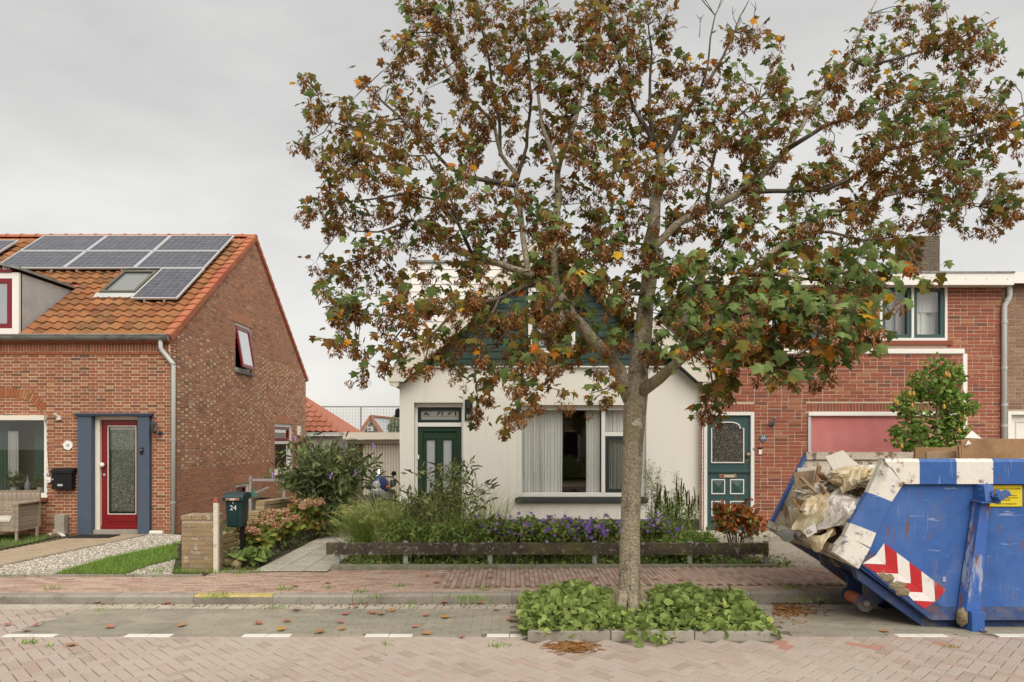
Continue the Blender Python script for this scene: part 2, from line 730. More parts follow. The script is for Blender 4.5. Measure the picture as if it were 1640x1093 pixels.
moss = (0.10, 0.095, 0.04)
soot = (0.07, 0.055, 0.045)
MT = dict(
    brick_l=M('brick_orange_mixed', [(0, 0.13, 0.0712, 0.0451), (0.12, 0.21, 0.076, 0.041), (0.3, 0.29, 0.095, 0.0476), (0.5, 0.33, 0.114, 0.0541), (0.65, 0.27, 0.1045, 0.0541), (0.82, 0.34, 0.1377, 0.0615), (0.9, 0.37, 0.19, 0.0861), (1, 0.39, 0.2375, 0.1107)], 0.85, (45, 0.22), [(soot, 0.9, 0.55, 0.8, 0.45)], (140, 0.35, 0.004)),
    brick_g=M('brick_brown_weathered', [(0.2528, 0.1503, 0.109), (0.3726, 0.1829, 0.1212), (0.4524, 0.2091, 0.1273), (0.4924, 0.2418, 0.1454), (0.4125, 0.2156, 0.1394), (0.5322, 0.3267, 0.2), (0.7451, 0.5881, 0.3999)], 0.9, (45, 0.2), [(soot, 0.7, 0.5, 0.85, 0.35)], (140, 0.35, 0.004)),
    brick_r=M('brick_red', [(0, 0.1682, 0.0785, 0.058), (0.1, 0.2473, 0.0785, 0.0497), (0.3, 0.3067, 0.0878, 0.0531), (0.55, 0.3463, 0.1016, 0.0597), (0.75, 0.2869, 0.0878, 0.0522), (0.9, 0.3661, 0.1294, 0.0704), (1, 0.3661, 0.1756, 0.0995)], 0.85, (45, 0.2), [(soot, 0.8, 0.56, 0.85, 0.4), ((0.5, 0.44, 0.4), 2.2, 0.66, 0.8, 0.35)], (140, 0.35, 0.004)),
    brick_n=M('brick_brown_neighbour', [(0.22, 0.13, 0.09), (0.28, 0.17, 0.115), (0.33, 0.205, 0.14), (0.25, 0.15, 0.11)], 0.9, (45, 0.2), (), (140, 0.35, 0.004)),
    mortar_l=M('mortar_pale', (0.68, 0.58, 0.45), 0.95, (80, 0.2), [(soot, 1.0, 0.5, 0.8, 0.4)], (200, 0.3, 0.003)),
    mortar_g=M('mortar_grey_brown', (0.46, 0.37, 0.29), 0.95, (80, 0.2), [(soot, 1.0, 0.5, 0.8, 0.4)], (200, 0.3, 0.003)),
    mortar_r=M('mortar_buff', (0.58, 0.485, 0.375), 0.95, (80, 0.2), [(soot, 1.0, 0.55, 0.85, 0.35)], (200, 0.3, 0.003)),
    plaster=M('white_plaster', (0.83, 0.80, 0.725), 0.9, (25, 0.03), [((0.62, 0.58, 0.48), 0.7, 0.55, 0.9, 0.22), ((0.56, 0.53, 0.45), 3.0, 0.5, 0.8, 0.28, (1.8, 1.8, 0.18)), ((0.5, 0.47, 0.4), 1.3, 0.6, 0.75, 0.2)], (170, 0.25, 0.004)),
    white=M('white_paint', (0.83, 0.81, 0.765), 0.45, (30, 0.03), [((0.6, 0.57, 0.5), 2.5, 0.58, 0.9, 0.3)], None, 0.4),
    cream=M('cream_paint', (0.74, 0.70, 0.60), 0.5, (30, 0.05), [((0.45, 0.40, 0.32), 3.0, 0.55, 0.85, 0.4)]),
    green_board=M('dark_green_boards', [(0.021, 0.055, 0.046), (0.03, 0.068, 0.056)], 0.5, (30, 0.1), [((0.06, 0.10, 0.10), 2.0, 0.55, 0.85, 0.35, (0.4, 1, 2))], (40, 0.12, 0.003)),
    green_door=M('bottle_green_paint', (0.015, 0.052, 0.028), 0.42, (30, 0.06), (), (30, 0.05, 0.002), 0.45),
    teal=M('slate_green_paint', (0.038, 0.088, 0.09), 0.45, (30, 0.06), (), None, 0.45),
    red=M('oxblood_paint', (0.20, 0.008, 0.012), 0.28, (30, 0.06), (), None, 0.5),
    slate=M('slate_blue_paint', (0.075, 0.10, 0.145), 0.55, (30, 0.05), [((0.11, 0.14, 0.19), 3, 0.55, 0.8, 0.4)]),
    black=M('black_metal', (0.012, 0.012, 0.014), 0.4, (50, 0.1)),
    dark=M('dark_interior', (0.018, 0.016, 0.014), 0.9, None),
    room=M('room_wall', (0.22, 0.19, 0.16), 0.9, None),
    grey=M('galvanised_steel', (0.38, 0.39, 0.385), 0.55, (60, 0.15), [((0.25, 0.25, 0.24), 4, 0.5, 0.8, 0.5)], None, 0.4, 0.25),
    zinc=M('weathered_zinc', (0.27, 0.275, 0.26), 0.6, (40, 0.2), [((0.08, 0.08, 0.075), 3.0, 0.48, 0.7, 0.75, (1, 1, 3)), ((0.45, 0.44, 0.41), 5, 0.55, 0.75, 0.6)], None, 0.35, 0.2),
    pvc=M('grey_plastic_pipe', (0.52, 0.53, 0.51), 0.5, (40, 0.05), [((0.3, 0.3, 0.27), 4, 0.55, 0.85, 0.35)]),
    lead=M('lead_sheet', (0.48, 0.49, 0.475), 0.6, (20, 0.12), [((0.3, 0.32, 0.31), 2.5, 0.45, 0.75, 0.5)], None, 0.3),
    tile=M('clay_roof_tile', [(0.1568, 0.064, 0.0315), (0.2665, 0.1017, 0.0394), (0.3292, 0.1318, 0.0511), (0.2978, 0.128, 0.0472), (0.3684, 0.1506, 0.0669), (0.2586, 0.1355, 0.0472)], 0.85, (25, 0.22), [((0.22, 0.13, 0.045), 1.3, 0.48, 0.7, 0.55), ((0.13, 0.07, 0.045), 2.2, 0.5, 0.68, 0.6), ((0.06, 0.05, 0.04), 7.0, 0.57, 0.7, 0.7)], (60, 0.3, 0.006)),
    tile_red=M('clay_verge_tile', [(0.36, 0.10, 0.055), (0.43, 0.14, 0.075), (0.40, 0.15, 0.07)], 0.8, (25, 0.18), [((0.12, 0.07, 0.05), 5, 0.6, 0.8, 0.5)], (60, 0.25, 0.005)),
    tile_far=M('clay_outbuilding_tile', [(0.3168, 0.1092, 0.063), (0.3872, 0.1472, 0.0893), (0.352, 0.133, 0.084)], 0.85, (20, 0.15)),
    roofing=M('dark_roofing', (0.09, 0.085, 0.08), 0.9, (30, 0.2)),
    alu=M('aluminium', (0.62, 0.63, 0.63), 0.4, (40, 0.05), (), None, 0.5, 0.4),
    concrete=M('concrete', [(0.30, 0.27, 0.225), (0.38, 0.35, 0.30)], 0.95, (60, 0.2), [(moss, 2.0, 0.52, 0.75, 0.55), ((0.14, 0.12, 0.10), 5, 0.55, 0.8, 0.5)], (90, 0.5, 0.006)),
    kerb=M('kerb_concrete', [(0.27, 0.245, 0.205), (0.33, 0.30, 0.255)], 0.95, (70, 0.25), [((0.12, 0.105, 0.07), 2.2, 0.48, 0.75, 0.65), ((0.08, 0.075, 0.06), 7, 0.55, 0.8, 0.5)], (90, 0.5, 0.006)),
    yellow_kerb=M('kerb_yellow_paint', (0.46, 0.37, 0.14), 0.9, (40, 0.25), [((0.30, 0.27, 0.22), 6, 0.5, 0.7, 0.8)], (90, 0.4, 0.005)),
    joint=M('paver_joint_sand', (0.17, 0.14, 0.105), 1.0, (60, 0.3), [((0.09, 0.09, 0.04), 2, 0.55, 0.75, 0.6)]),
    paver=M('pink_concrete_paver', [(0.3201, 0.25, 0.205), (0.3735, 0.3, 0.25), (0.4074, 0.325, 0.27), (0.388, 0.33, 0.285), (0.4268, 0.345, 0.295), (0.3589, 0.27, 0.22)], 0.95, (130, 0.32), [((0.52, 0.46, 0.375), 0.55, 0.45, 0.75, 0.45), ((0.22, 0.18, 0.14), 1.1, 0.54, 0.75, 0.5), ((0.13, 0.11, 0.09), 3.0, 0.62, 0.72, 0.5)], (260, 0.6, 0.003)),
    paver_red=M('red_concrete_paver', (0.40, 0.21, 0.16), 0.95, (130, 0.25), (), (260, 0.6, 0.003)),
    paver_grey=M('grey_concrete_paver', [(0.2374, 0.2192, 0.1756), (0.2671, 0.248, 0.1976), (0.2909, 0.2676, 0.214)], 0.95, (130, 0.3), [((0.42, 0.355, 0.27), 0.8, 0.47, 0.68, 0.65), ((0.13, 0.12, 0.09), 1.4, 0.52, 0.75, 0.6)], (220, 0.7, 0.004)),
    paver_white=M('white_concrete_paver', (0.66, 0.64, 0.58), 0.9, (110, 0.12), [((0.42, 0.39, 0.33), 5, 0.55, 0.8, 0.5)], (220, 0.4, 0.003)),
    paver_pale=M('pale_gutter_paver', [(0.40, 0.36, 0.29), (0.46, 0.42, 0.35)], 0.95, (110, 0.2), [((0.25, 0.21, 0.15), 3, 0.5, 0.75, 0.5)], (220, 0.4, 0.003)),
    clinker=M('red_clinker_paver', [(0.2798, 0.1944, 0.152), (0.3615, 0.2383, 0.185), (0.4198, 0.2822, 0.2181), (0.4081, 0.301, 0.2379), (0.4664, 0.3449, 0.2709), (0.3498, 0.2445, 0.1982)], 0.9, (70, 0.22), [((0.33, 0.27, 0.20), 0.9, 0.5, 0.75, 0.45), ((0.13, 0.11, 0.07), 2.5, 0.58, 0.8, 0.45)], (160, 0.5, 0.004)),
    clinker_tan=M('tan_path_paver', [(0.33, 0.25, 0.165), (0.40, 0.315, 0.215), (0.36, 0.285, 0.20)], 0.95, (70, 0.2), [((0.2, 0.17, 0.09), 1.5, 0.5, 0.75, 0.4)], (160, 0.5, 0.004)),
    soil=M('garden_soil', (0.075, 0.06, 0.04), 1.0, (30, 0.4), [((0.10, 0.12, 0.04), 1.2, 0.45, 0.65, 0.7)], (40, 0.9, 0.03)),
    ground=M('open_ground', (0.14, 0.13, 0.08), 1.0, (3, 0.3), [((0.08, 0.12, 0.04), 0.1, 0.4, 0.6, 0.8)]),
    gravel=M('shell_gravel', [(0.50, 0.45, 0.37), (0.62, 0.58, 0.50), (0.40, 0.345, 0.27), (0.70, 0.67, 0.60), (0.34, 0.25, 0.19)], 0.9, (90, 0.3)),
    gravel_bed=M('gravel_bed', (0.44, 0.40, 0.33), 0.95, (120, 0.5), [((0.28, 0.24, 0.18), 9, 0.45, 0.65, 0.6)], (150, 0.9, 0.02)),
    slab=M('exposed_aggregate_slab', [(0.40, 0.37, 0.30), (0.50, 0.465, 0.385)], 0.95, (38, 0.45), [((0.27, 0.235, 0.16), 2.2, 0.46, 0.7, 0.6), ((0.62, 0.59, 0.52), 30, 0.55, 0.65, 0.7)], (220, 0.9, 0.008)),
    bark=M('sycamore_bark', (0.37, 0.315, 0.23), 0.95, (34, 0.5), [((0.17, 0.135, 0.10), 13, 0.51, 0.62, 0.75, (1, 1, 0.35)), ((0.42, 0.385, 0.31), 9, 0.56, 0.64, 0.8), ((0.27, 0.26, 0.11), 3.2, 0.50, 0.66, 0.75), ((0.36, 0.20, 0.04), 4.2, 0.65, 0.70, 0.8), ((0.62, 0.58, 0.48), 3.4, 0.655, 0.68, 0.95)], (38, 1.0, 0.03)),
    twig=M('twig_bark', (0.115, 0.095, 0.075), 0.9, (30, 0.3), [((0.20, 0.19, 0.12), 6, 0.5, 0.7, 0.6)]),
    leaf=M('sycamore_leaf', [(0.0976, 0.1464, 0.0427), (0.183, 0.2562, 0.0854), (0.1342, 0.1891, 0.061), (0.244, 0.3233, 0.1159), (0.1708, 0.1586, 0.0366), (0.2074, 0.1647, 0.0366), (0.2196, 0.1342, 0.0366), (0.1586, 0.0854, 0.0268), (0.244, 0.1159, 0.0366), (0.5856, 0.2684, 0.0305), (0.671, 0.4026, 0.0427), (0.5368, 0.1708, 0.0305)], 0.75, (22, 0.22), [((0.12, 0.06, 0.02), 14, 0.6, 0.75, 0.6)], None, 0.06, trans=0.38, const=True),
    seed=M('sycamore_keys', [(0.0515, 0.0255, 0.0141), (0.1956, 0.0756, 0.0272), (0.3089, 0.1337, 0.0435), (0.3913, 0.1976, 0.0651), (0.4633, 0.279, 0.1196), (0.2677, 0.1045, 0.0327)], 0.75, (40, 0.2), (), None, 0.15, trans=0.25),
    foliage=M('green_leaves', [(0.081, 0.1378, 0.0356), (0.1458, 0.2268, 0.0568), (0.2106, 0.3078, 0.0728), (0.2916, 0.3806, 0.0972), (0.3726, 0.405, 0.1216)], 0.7, (25, 0.2), trans=0.25),
    foliage_grey=M('greyish_leaves', [(0.135, 0.1773, 0.0675), (0.2025, 0.2531, 0.0929), (0.2869, 0.3375, 0.1266), (0.405, 0.4387, 0.1856)], 0.75, (25, 0.2), trans=0.25),
    foliage_dark=M('dark_leaves', [(0.0756, 0.1142, 0.0437), (0.126, 0.1764, 0.0672), (0.1848, 0.2436, 0.0924), (0.2856, 0.3192, 0.1428)], 0.7, (25, 0.2), trans=0.2),
    foliage_fresh=M('fresh_leaves', [(0.1123, 0.1966, 0.0351), (0.1825, 0.2948, 0.0562), (0.2527, 0.3791, 0.0772), (0.365, 0.4493, 0.1123)], 0.7, (25, 0.2), trans=0.3),
    lawn=M('lawn_blades', [(0.135, 0.2565, 0.0338), (0.189, 0.3375, 0.0473), (0.243, 0.405, 0.0675), (0.324, 0.4185, 0.1013)], 0.6, (12, 0.2), trans=0.3),
    mallow=M('mallow_leaves', [(0.13, 0.192, 0.05), (0.208, 0.2816, 0.08), (0.286, 0.3712, 0.11), (0.377, 0.4608, 0.15), (0.468, 0.512, 0.13)], 0.75, (25, 0.2), (), None, .1, trans=0.3),
    feather=M('feather_grass', [(0.1674, 0.2576, 0.0459), (0.2447, 0.3433, 0.0745), (0.3478, 0.4214, 0.1147), (0.541, 0.5462, 0.218), (0.6698, 0.6711, 0.2982)], 0.7, None, trans=0.25),
    spike=M('brown_flower_spike', [(0.05, 0.03, 0.018), (0.09, 0.055, 0.03), (0.14, 0.09, 0.04)], 0.9, (60, 0.3)),
    purple=M('violet_petals', [(0.405, 0.2231, 0.75), (0.6075, 0.3506, 0.975), (0.7848, 0.5419, 1.0875)], 0.6, None, trans=0.25),
    hydrangea=M('faded_hydrangea_head', [(0.425, 0.1875, 0.1375), (0.575, 0.2875, 0.2), (0.675, 0.4125, 0.2625), (0.625, 0.475, 0.275), (0.4125, 0.375, 0.15)], 0.75, (60, 0.2), trans=0.15),
    hyd_leaf=M('hydrangea_leaf', [(0.1287, 0.2002, 0.0429), (0.2145, 0.3003, 0.0572), (0.3146, 0.4004, 0.0786), (0.3718, 0.286, 0.0715), (0.286, 0.1144, 0.0572)], 0.55, (25, 0.2), trans=0.25),
    autumn=M('orange_red_leaves', [(0.35, 0.0825, 0.026), (0.45, 0.135, 0.0325), (0.525, 0.21, 0.0455), (0.25, 0.075, 0.026), (0.2, 0.225, 0.0455)], 0.6, (25, 0.2), trans=0.25),
    dead=M('dead_leaf', [(0.40, 0.14, 0.10), (0.45, 0.19, 0.13), (0.42, 0.22, 0.10), (0.27, 0.13, 0.08), (0.52, 0.28, 0.03), (0.36, 0.11, 0.08)], 0.8, (30, 0.25), trans=0.1),
    old_wood=M('mossy_rail_wood', [(0.055, 0.045, 0.038), (0.07, 0.058, 0.048)], 0.95, (30, 0.35), [((0.34, 0.32, 0.27), 11, 0.56, 0.63, 0.75), ((0.13, 0.13, 0.045), 2.0, 0.48, 0.66, 0.7), ((0.16, 0.10, 0.08), 3.0, 0.55, 0.75, 0.4)], (50, 0.7, 0.008)),
    pillar_brick=M('lichen_pillar_brick', [(0.26, 0.19, 0.12), (0.31, 0.24, 0.155), (0.34, 0.235, 0.125), (0.25, 0.20, 0.15)], 0.95, (60, 0.3), [((0.55, 0.52, 0.46), 7, 0.57, 0.66, 0.75), ((0.14, 0.13, 0.06), 2.6, 0.5, 0.7, 0.55), ((0.42, 0.26, 0.09), 1.8, 0.58, 0.7, 0.45)], (70, 0.7, 0.008)),
    stone_tan=M('tan_walling_stone', [(0.32, 0.24, 0.13), (0.40, 0.31, 0.17), (0.36, 0.27, 0.17), (0.45, 0.35, 0.2)], 0.95, (40, 0.25), [((0.12, 0.11, 0.06), 3, 0.52, 0.75, 0.5)], (50, 0.7, 0.01)),
    box_green=M('mailbox_green', (0.012, 0.040, 0.043), 0.45, (40, 0.08), [((0.035, 0.07, 0.075), 3, 0.55, 0.8, 0.4)], None, 0.45),
    post_paint=M('flaking_white_post', (0.66, 0.62, 0.52), 0.9, (50, 0.15), [((0.25, 0.19, 0.13), 9, 0.58, 0.68, 0.8)], (60, 0.6, 0.005)),
    blue=M('container_blue', (0.037, 0.115, 0.36), 0.5, (20, 0.05), [((0.10, 0.19, 0.45), 1.2, 0.45, 0.7, 0.6), ((0.025, 0.065, 0.24), 2.0, 0.5, 0.75, 0.55), ((0.20, 0.19, 0.17), 3.0, 0.58, 0.76, 0.35, (1, 1, .4)), ((0.26, 0.36, 0.56), 7, 0.62, 0.70, 0.55, (5, 1, 0.3)), ((0.34, 0.42, 0.58), 5, 0.64, 0.67, 0.6, (.5, 1, 4)), ((0.19, 0.08, 0.035), 7.0, 0.625, 0.66, 0.9, (2.2, 1, .35))], (2.2, 0.25, 0.05), 0.35),
    blue_rust=M('container_blue_rusted', (0.05, 0.13, 0.42), 0.65, (20, 0.1), [((0.42, 0.45, 0.52), 8, 0.53, 0.6, 0.7, (1, 1, 0.25)), ((0.21, 0.085, 0.04), 11, 0.55, 0.6, 0.95, (1.6, 1, 0.3))], (40, 0.4, 0.004), 0.35),
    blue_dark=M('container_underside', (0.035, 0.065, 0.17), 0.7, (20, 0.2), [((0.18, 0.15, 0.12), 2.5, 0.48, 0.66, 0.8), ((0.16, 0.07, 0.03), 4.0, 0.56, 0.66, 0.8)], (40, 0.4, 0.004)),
    rim_white=M('container_white_stripe', (0.74, 0.71, 0.64), 0.6, (20, 0.06), [((0.26, 0.25, 0.19), 4.0, 0.52, 0.68, 0.6), ((0.22, 0.10, 0.045), 8.0, 0.60, 0.65, 0.85), ((0.06, 0.12, 0.32), 11, 0.63, 0.66, 0.8)], None, 0.35),
    inner=M('container_inside_peeling', (0.60, 0.54, 0.44), 0.85, (30, 0.2), [((0.14, 0.08, 0.05), 7.0, 0.50, 0.58, 0.85), ((0.36, 0.27, 0.17), 2.0, 0.45, 0.7, 0.6)], (50, 0.6, 0.006)),
    chev_red=M('chevron_red', (0.46, 0.025, 0.03), 0.4, (40, 0.08), [((0.35, 0.22, 0.18), 9, 0.6, 0.66, 0.7), ((.25, .12, .09), 3, .5, .75, .5)]),
    chev_white=M('chevron_white', (0.74, 0.71, 0.68), 0.4, (40, 0.05), [((0.4, 0.35, 0.28), 6, 0.54, 0.7, 0.6)]),
    mud=M('dried_mud', (0.26, 0.21, 0.13), 1.0, (60, 0.4), (), (60, 0.9, 0.02)),
    sign=M('yellow_sign', (0.70, 0.56, 0.03), 0.5, (40, 0.04)),
    print=M('black_print', (0.015, 0.015, 0.015), 0.7, None),
    whiteprint=M('white_print', (0.80, 0.79, 0.76), 0.6, None),
    board_white=M('white_debris_board', (0.72, 0.68, 0.60), 0.9, (40, 0.08), [((0.5, 0.42, 0.32), 4, 0.55, 0.8, 0.5)]),
    board_brown=M('brown_debris_board', (0.34, 0.24, 0.155), 0.9, (25, 0.2), [((0.18, 0.12, 0.075), 3, 0.5, 0.75, 0.7), ((0.52, 0.45, 0.34), 5, 0.6, 0.8, 0.6)]),
    cardboard=M('brown_board', (0.33, 0.20, 0.105), 0.85, (25, 0.12), [((0.18, 0.095, 0.045), 2.5, 0.5, 0.75, 0.7), ((0.42, 0.27, 0.13), 4, 0.5, 0.75, 0.5)]),
    bag_tan=M('dirty_yellow_wool', (0.68, 0.56, 0.36), 0.7, (20, 0.2), [((0.36, 0.22, 0.10), 6, 0.55, 0.7, 0.6), ((0.76, 0.70, 0.56), 5, 0.48, 0.66, 0.8)], (30, 0.6, 0.02)),
    bag_clear=M('clear_plastic_film', (0.70, 0.665, 0.61), 0.25, (18, 0.2), [((0.42, 0.35, 0.27), 6, 0.5, 0.66, 0.7), ((0.45, 0.5, 0.56), 9, 0.6, 0.7, 0.5)], (14, 0.5, 0.03), 0.7),
    bag_print=M('printed_plastic_film', (0.66, 0.63, 0.57), 0.25, (18, 0.2), [((0.40, 0.10, 0.12), 9, 0.62, 0.66, 0.8), ((0.12, 0.2, 0.3), 11, 0.64, 0.67, 0.7), ((0.42, 0.34, 0.22), 5, 0.5, 0.66, 0.7)], (14, 0.5, 0.03), 0.7),
    wicker=M('grey_wicker', [(0.26, 0.205, 0.155), (0.34, 0.275, 0.21), (0.40, 0.33, 0.26)], 0.85, (50, 0.2)),
    cushion=M('pale_cushion', (0.60, 0.56, 0.48), 0.9, (40, 0.1)),
    moto_blue=M('motorcycle_blue', (0.035, 0.055, 0.2), 0.25, None, (), None, 0.5, 0.0, coat=0.5),
    moto_silver=M('motorcycle_silver', (0.48, 0.50, 0.56), 0.3, None, (), None, 0.5, 0.3),
    orange=M('orange_lens', (0.6, 0.16, 0.02), 0.3, None),
    rubber=M('black_rubber', (0.02, 0.02, 0.02), 0.8, None),
    pear=M('ripe_pear', (0.50, 0.30, 0.06), 0.5, (60, 0.15), [((0.38, 0.14, 0.04), 9, 0.5, 0.7, 0.6)]),
    screen=M('red_screen_fabric', (0.54, 0.18, 0.175), 0.7, (14, 0.05), [((0.62, 0.29, 0.28), 0.9, 0.4, 0.7, 0.6, (1, 1, 2))], (400, 0.2, 0.002)),
    sheer=M('grey_sheer_curtain', (0.90, 0.89, 0.86), 0.9, None, trans=0.08),
    net=M('white_net_curtain', (0.90, 0.89, 0.86), 0.9, (90, 0.12), trans=0.08),
    greencurt=M('green_curtain', (0.10, 0.21, 0.16), 0.9, (10, 0.1), trans=0.2),
    floor_wood=M('room_floor', (0.12, 0.08, 0.05), 0.6, None),
    brass=M('brass', (0.40, 0.30, 0.15), 0.35, (40, 0.15), (), None, 0.5, 0.7),
    frost=M('frosted_glass', (0.42, 0.44, 0.45), 0.25, (8, 0.08), (), None, 0.6),
    far_white=M('far_white_wall', (0.66, 0.64, 0.60), 0.8, None),
    far_brown=M('far_brown_wall', (0.22, 0.16, 0.12), 0.9, None),
    far_roof=M('far_grey_roof', (0.42, 0.44, 0.46), 0.5, None),
    wirem=M('fence_wire', (0.30, 0.31, 0.30), 0.6, None, (), None, 0.4, 0.3),
    glass=glass_mat('window_glass', (0.95, 0.97, 0.96), 0.09),
    glass_sky=glass_mat('roof_window_glass', (0.75, 0.80, 0.80), 0.45),
    lamp_glass=glass_mat('lantern_glass', (0.8, 0.8, 0.75), 0.15),
)


def panel_mat():
    """solar panel face: cells printed under glass, laid out in the mesh's own UV"""
    m, nt, out = mat_new('solar_cells')
    L = nt.links.new
    uv = nt.nodes.new('ShaderNodeUVMap')
    uv.uv_map = 'UVMap'
    br = nt.nodes.new('ShaderNodeTexBrick')
    br.offset = 0.0
    br.inputs['Scale'].default_value = 1.0
    br.inputs['Brick Width'].default_value = 1.0
    br.inputs['Row Height'].default_value = 1.0
    br.inputs['Mortar Size'].default_value = 0.022
    br.inputs['Mortar Smooth'].default_value = 0.0
    br.inputs['Bias'].default_value = 0.0
    br.inputs['Color1'].default_value = (0.045, 0.045, 0.062, 1)
    br.inputs['Color2'].default_value = (0.062, 0.064, 0.085, 1)
    br.inputs['Mortar'].default_value = (0.22, 0.215, 0.22, 1)
    L(uv.outputs[0], br.inputs['Vector'])
    geo = nt.nodes.new('ShaderNodeNewGeometry')
    f = noise_fac(nt, geo.outputs['Position'], 5, 0.3, 0.7, to0=0.8, to1=1.25)
    vm = nt.nodes.new('ShaderNodeVectorMath')
    vm.operation = 'SCALE'
    L(br.outputs[0], vm.inputs[0])
    L(f, vm.inputs['Scale'])
    b = nt.nodes.new('ShaderNodeBsdfPrincipled')
    L(vm.outputs[0], b.inputs['Base Color'])
    b.inputs['Roughness'].default_value = 0.25
    b.inputs['Specular IOR Level'].default_value = 0.5
    L(b.outputs[0], out.inputs[0])
    return m


def lace_mat(name, bg, fg, scale, lo=0.30, hi=0.42, stretch=(1, 1, 1)):
    m, nt, out = mat_new(name)
    L = nt.links.new
    geo = nt.nodes.new('ShaderNodeNewGeometry')
    mp = nt.nodes.new('ShaderNodeMapping')
    mp.inputs['Scale'].default_value = stretch
    L(geo.outputs['Position'], mp.inputs[0])
    w = nt.nodes.new('ShaderNodeTexNoise')
    w.inputs['Scale'].default_value = scale
    w.inputs['Detail'].default_value = 1.5
    w.inputs['Distortion'].default_value = 2.2
    L(mp.outputs[0], w.inputs['Vector'])
    mr = nt.nodes.new('ShaderNodeMapRange')
    mr.inputs['From Min'].default_value = lo
    mr.inputs['From Max'].default_value = hi
    # ridges of the noise: distance of the value from one half
    mt = nt.nodes.new('ShaderNodeMath')
    mt.operation = 'SUBTRACT'
    L(w.outputs['Fac'], mt.inputs[0])
    mt.inputs[1].default_value = 0.5
    ab = nt.nodes.new('ShaderNodeMath')
    ab.operation = 'ABSOLUTE'
    L(mt.outputs[0], ab.inputs[0])
    L(ab.outputs[0], mr.inputs['Value'])
    col = mixc(nt, fg, bg, mr.outputs[0])
    b = nt.nodes.new('ShaderNodeBsdfPrincipled')
    L(col, b.inputs['Base Color'])
    b.inputs['Roughness'].default_value = 0.85
    L(b.outputs[0], out.inputs[0])
    return m


MT['solar'] = panel_mat()
MT['lace'] = lace_mat('leafy_lace', (0.13, 0.17, 0.11), (0.60, 0.61, 0.57), 14, 0.015, 0.05)
MT['reed'] = lace_mat('reed_pattern_glass', (0.035, 0.032, 0.026), (0.42, 0.41, 0.36), 16, 0.004, 0.016, (1, 1, 0.6))

# ================================================================ THE SETTING


def zp(x):
    """pavement height: dropped kerb at the left, full kerb at the right"""
    t = min(max((x + 2.0) / 4.0, 0), 1)
    return 0.10 + 0.045 * t


ZG = 0.115     # garden level
b = MB()
b.quad((-300, -120, -0.09), (300, -120, -0.09), (300, 500, -0.09), (-300, 500, -0.09))
b.build('ground', MT['ground'], kind='structure')
b = MB()
b.quad((-40, -6, -0.012), (40, -6, -0.012), (40, 8.56, -0.012), (-40, 8.56, -0.012))
road = b.build('road', MT['joint'], kind='structure')


def flat_piece(x, y, z, ang, sx, sy, h, ch, rnd, tilt=0.006):
    rot = Matrix.Rotation(ang, 3, 'Z') @ Matrix.Rotation(U(-tilt, tilt), 3, 'X') @ Matrix.Rotation(U(-tilt, tilt), 3, 'Y')
    return (Vector((x, y, z)), rot, (sx, sy, h, ch), box_piece(sx, sy, h, ch), rnd)


YL = 7.14      # line between carriageway and parking bay
XP = -5.32     # left end of the bay
BED = (0.16, 2.74, 7.0, 8.5)
W = 0.105
items, reds = [], []
c45 = math.sqrt(0.5)
RED = [(2.73, 6.83), (3.55, 6.80), (4.40, 6.82)]
for i in range(-110, 110):
    for k in range(-110, 110):
        t = (i - k) % 4
        if t == 0:
            a, bb, ang = (i + 1) * W, (k + 0.5) * W, 0.0
        elif t == 3:
            a, bb, ang = (i + 0.5) * W, (k + 1) * W, math.pi / 2
        else:
            continue
        x, y = (a - bb) * c45, (a + bb) * c45 + 6.2
        ok = -8.5 < x < 8.5 and 4.3 < y < 8.36 and (y < YL + 0.02 or (x < XP + 0.02))
        if BED[0] - 0.08 < x < BED[1] + 0.08 and y > BED[2] - 0.03:
            ok = False
        if ok:
            it = flat_piece(x, y, -0.008 + U(-0.0015, 0.0015), ang + math.pi / 4, 0.204, 0.099, 0.008, 0.0035, min(max(random.gauss(0.5, 0.24), 0), 0.99))
            if any((x - p) ** 2 + (y - q) ** 2 < 0.012 for p, q in RED):
                reds.append(it)
            else:
                items.append(it)
emit_pieces('paver', items, MT['paver'], road, 300, 'road_pavers')
emit_pieces('red_paver', reds, MT['paver_red'], road, 20, 'red_pavers')

# parking bay of grey pavers, white blocks along its edge, pale gutter course at the kerb
b = MB()
b.quad((XP, YL - 0.05, -0.008), (40, YL - 0.05, -0.008), (40, 8.56, -0.008), (XP, 8.56, -0.008))
bay = b.build('parking_bay', MT['joint'], kind='structure')
items = []
row = 0
y = YL + 0.12
while y < 8.28:
    x = XP + (0.107 if row % 2 else 0)
    while x < 9:
        if not (BED[0] - 0.1 < x + 0.105 < BED[1] + 0.16 and y > BED[2] - 0.1):
            items.append(flat_piece(x + 0.105, y, -0.0055 + U(-0.001, 0.001), 0, 0.2095, 0.1035, 0.0075, 0.002, random.random(), 0.003))
        x += 0.212
    y += 0.106
    row += 1
emit_pieces('grey_paver', items, MT['paver_grey'], bay, 300, 'grey_pavers')
dash = [(6, 90), (200, 276), (388, 466), (584, 661), (779, 853), (1435, 1516), (1596, 1676)]
dx = []
for a, c in dash:
    dx.append((gx(a, YL), gx(c, YL)))
x, items, gi = XP, [], []
while x < 9.0:
    xc = x + 0.125
    if not (BED[0] - 0.02 < xc < BED[1] + 0.1):
        white = any(a - 0.06 < xc < c + 0.06 for a, c in dx)
        if not white:
            gi.append(flat_piece(xc, YL + 0.01, -0.0055, 0, 0.246, 0.10, 0.0075, 0.002, random.random(), 0.003))
    x += 0.25
for a, c in dx:
    for q in range(2):
        w = (c - a) / 2
        items.append(flat_piece(a + w * (q + 0.5), YL + 0.005, -0.0045, 0, round(w - 0.008, 3), 0.105, 0.0085, 0.003, random.random(), 0.003))
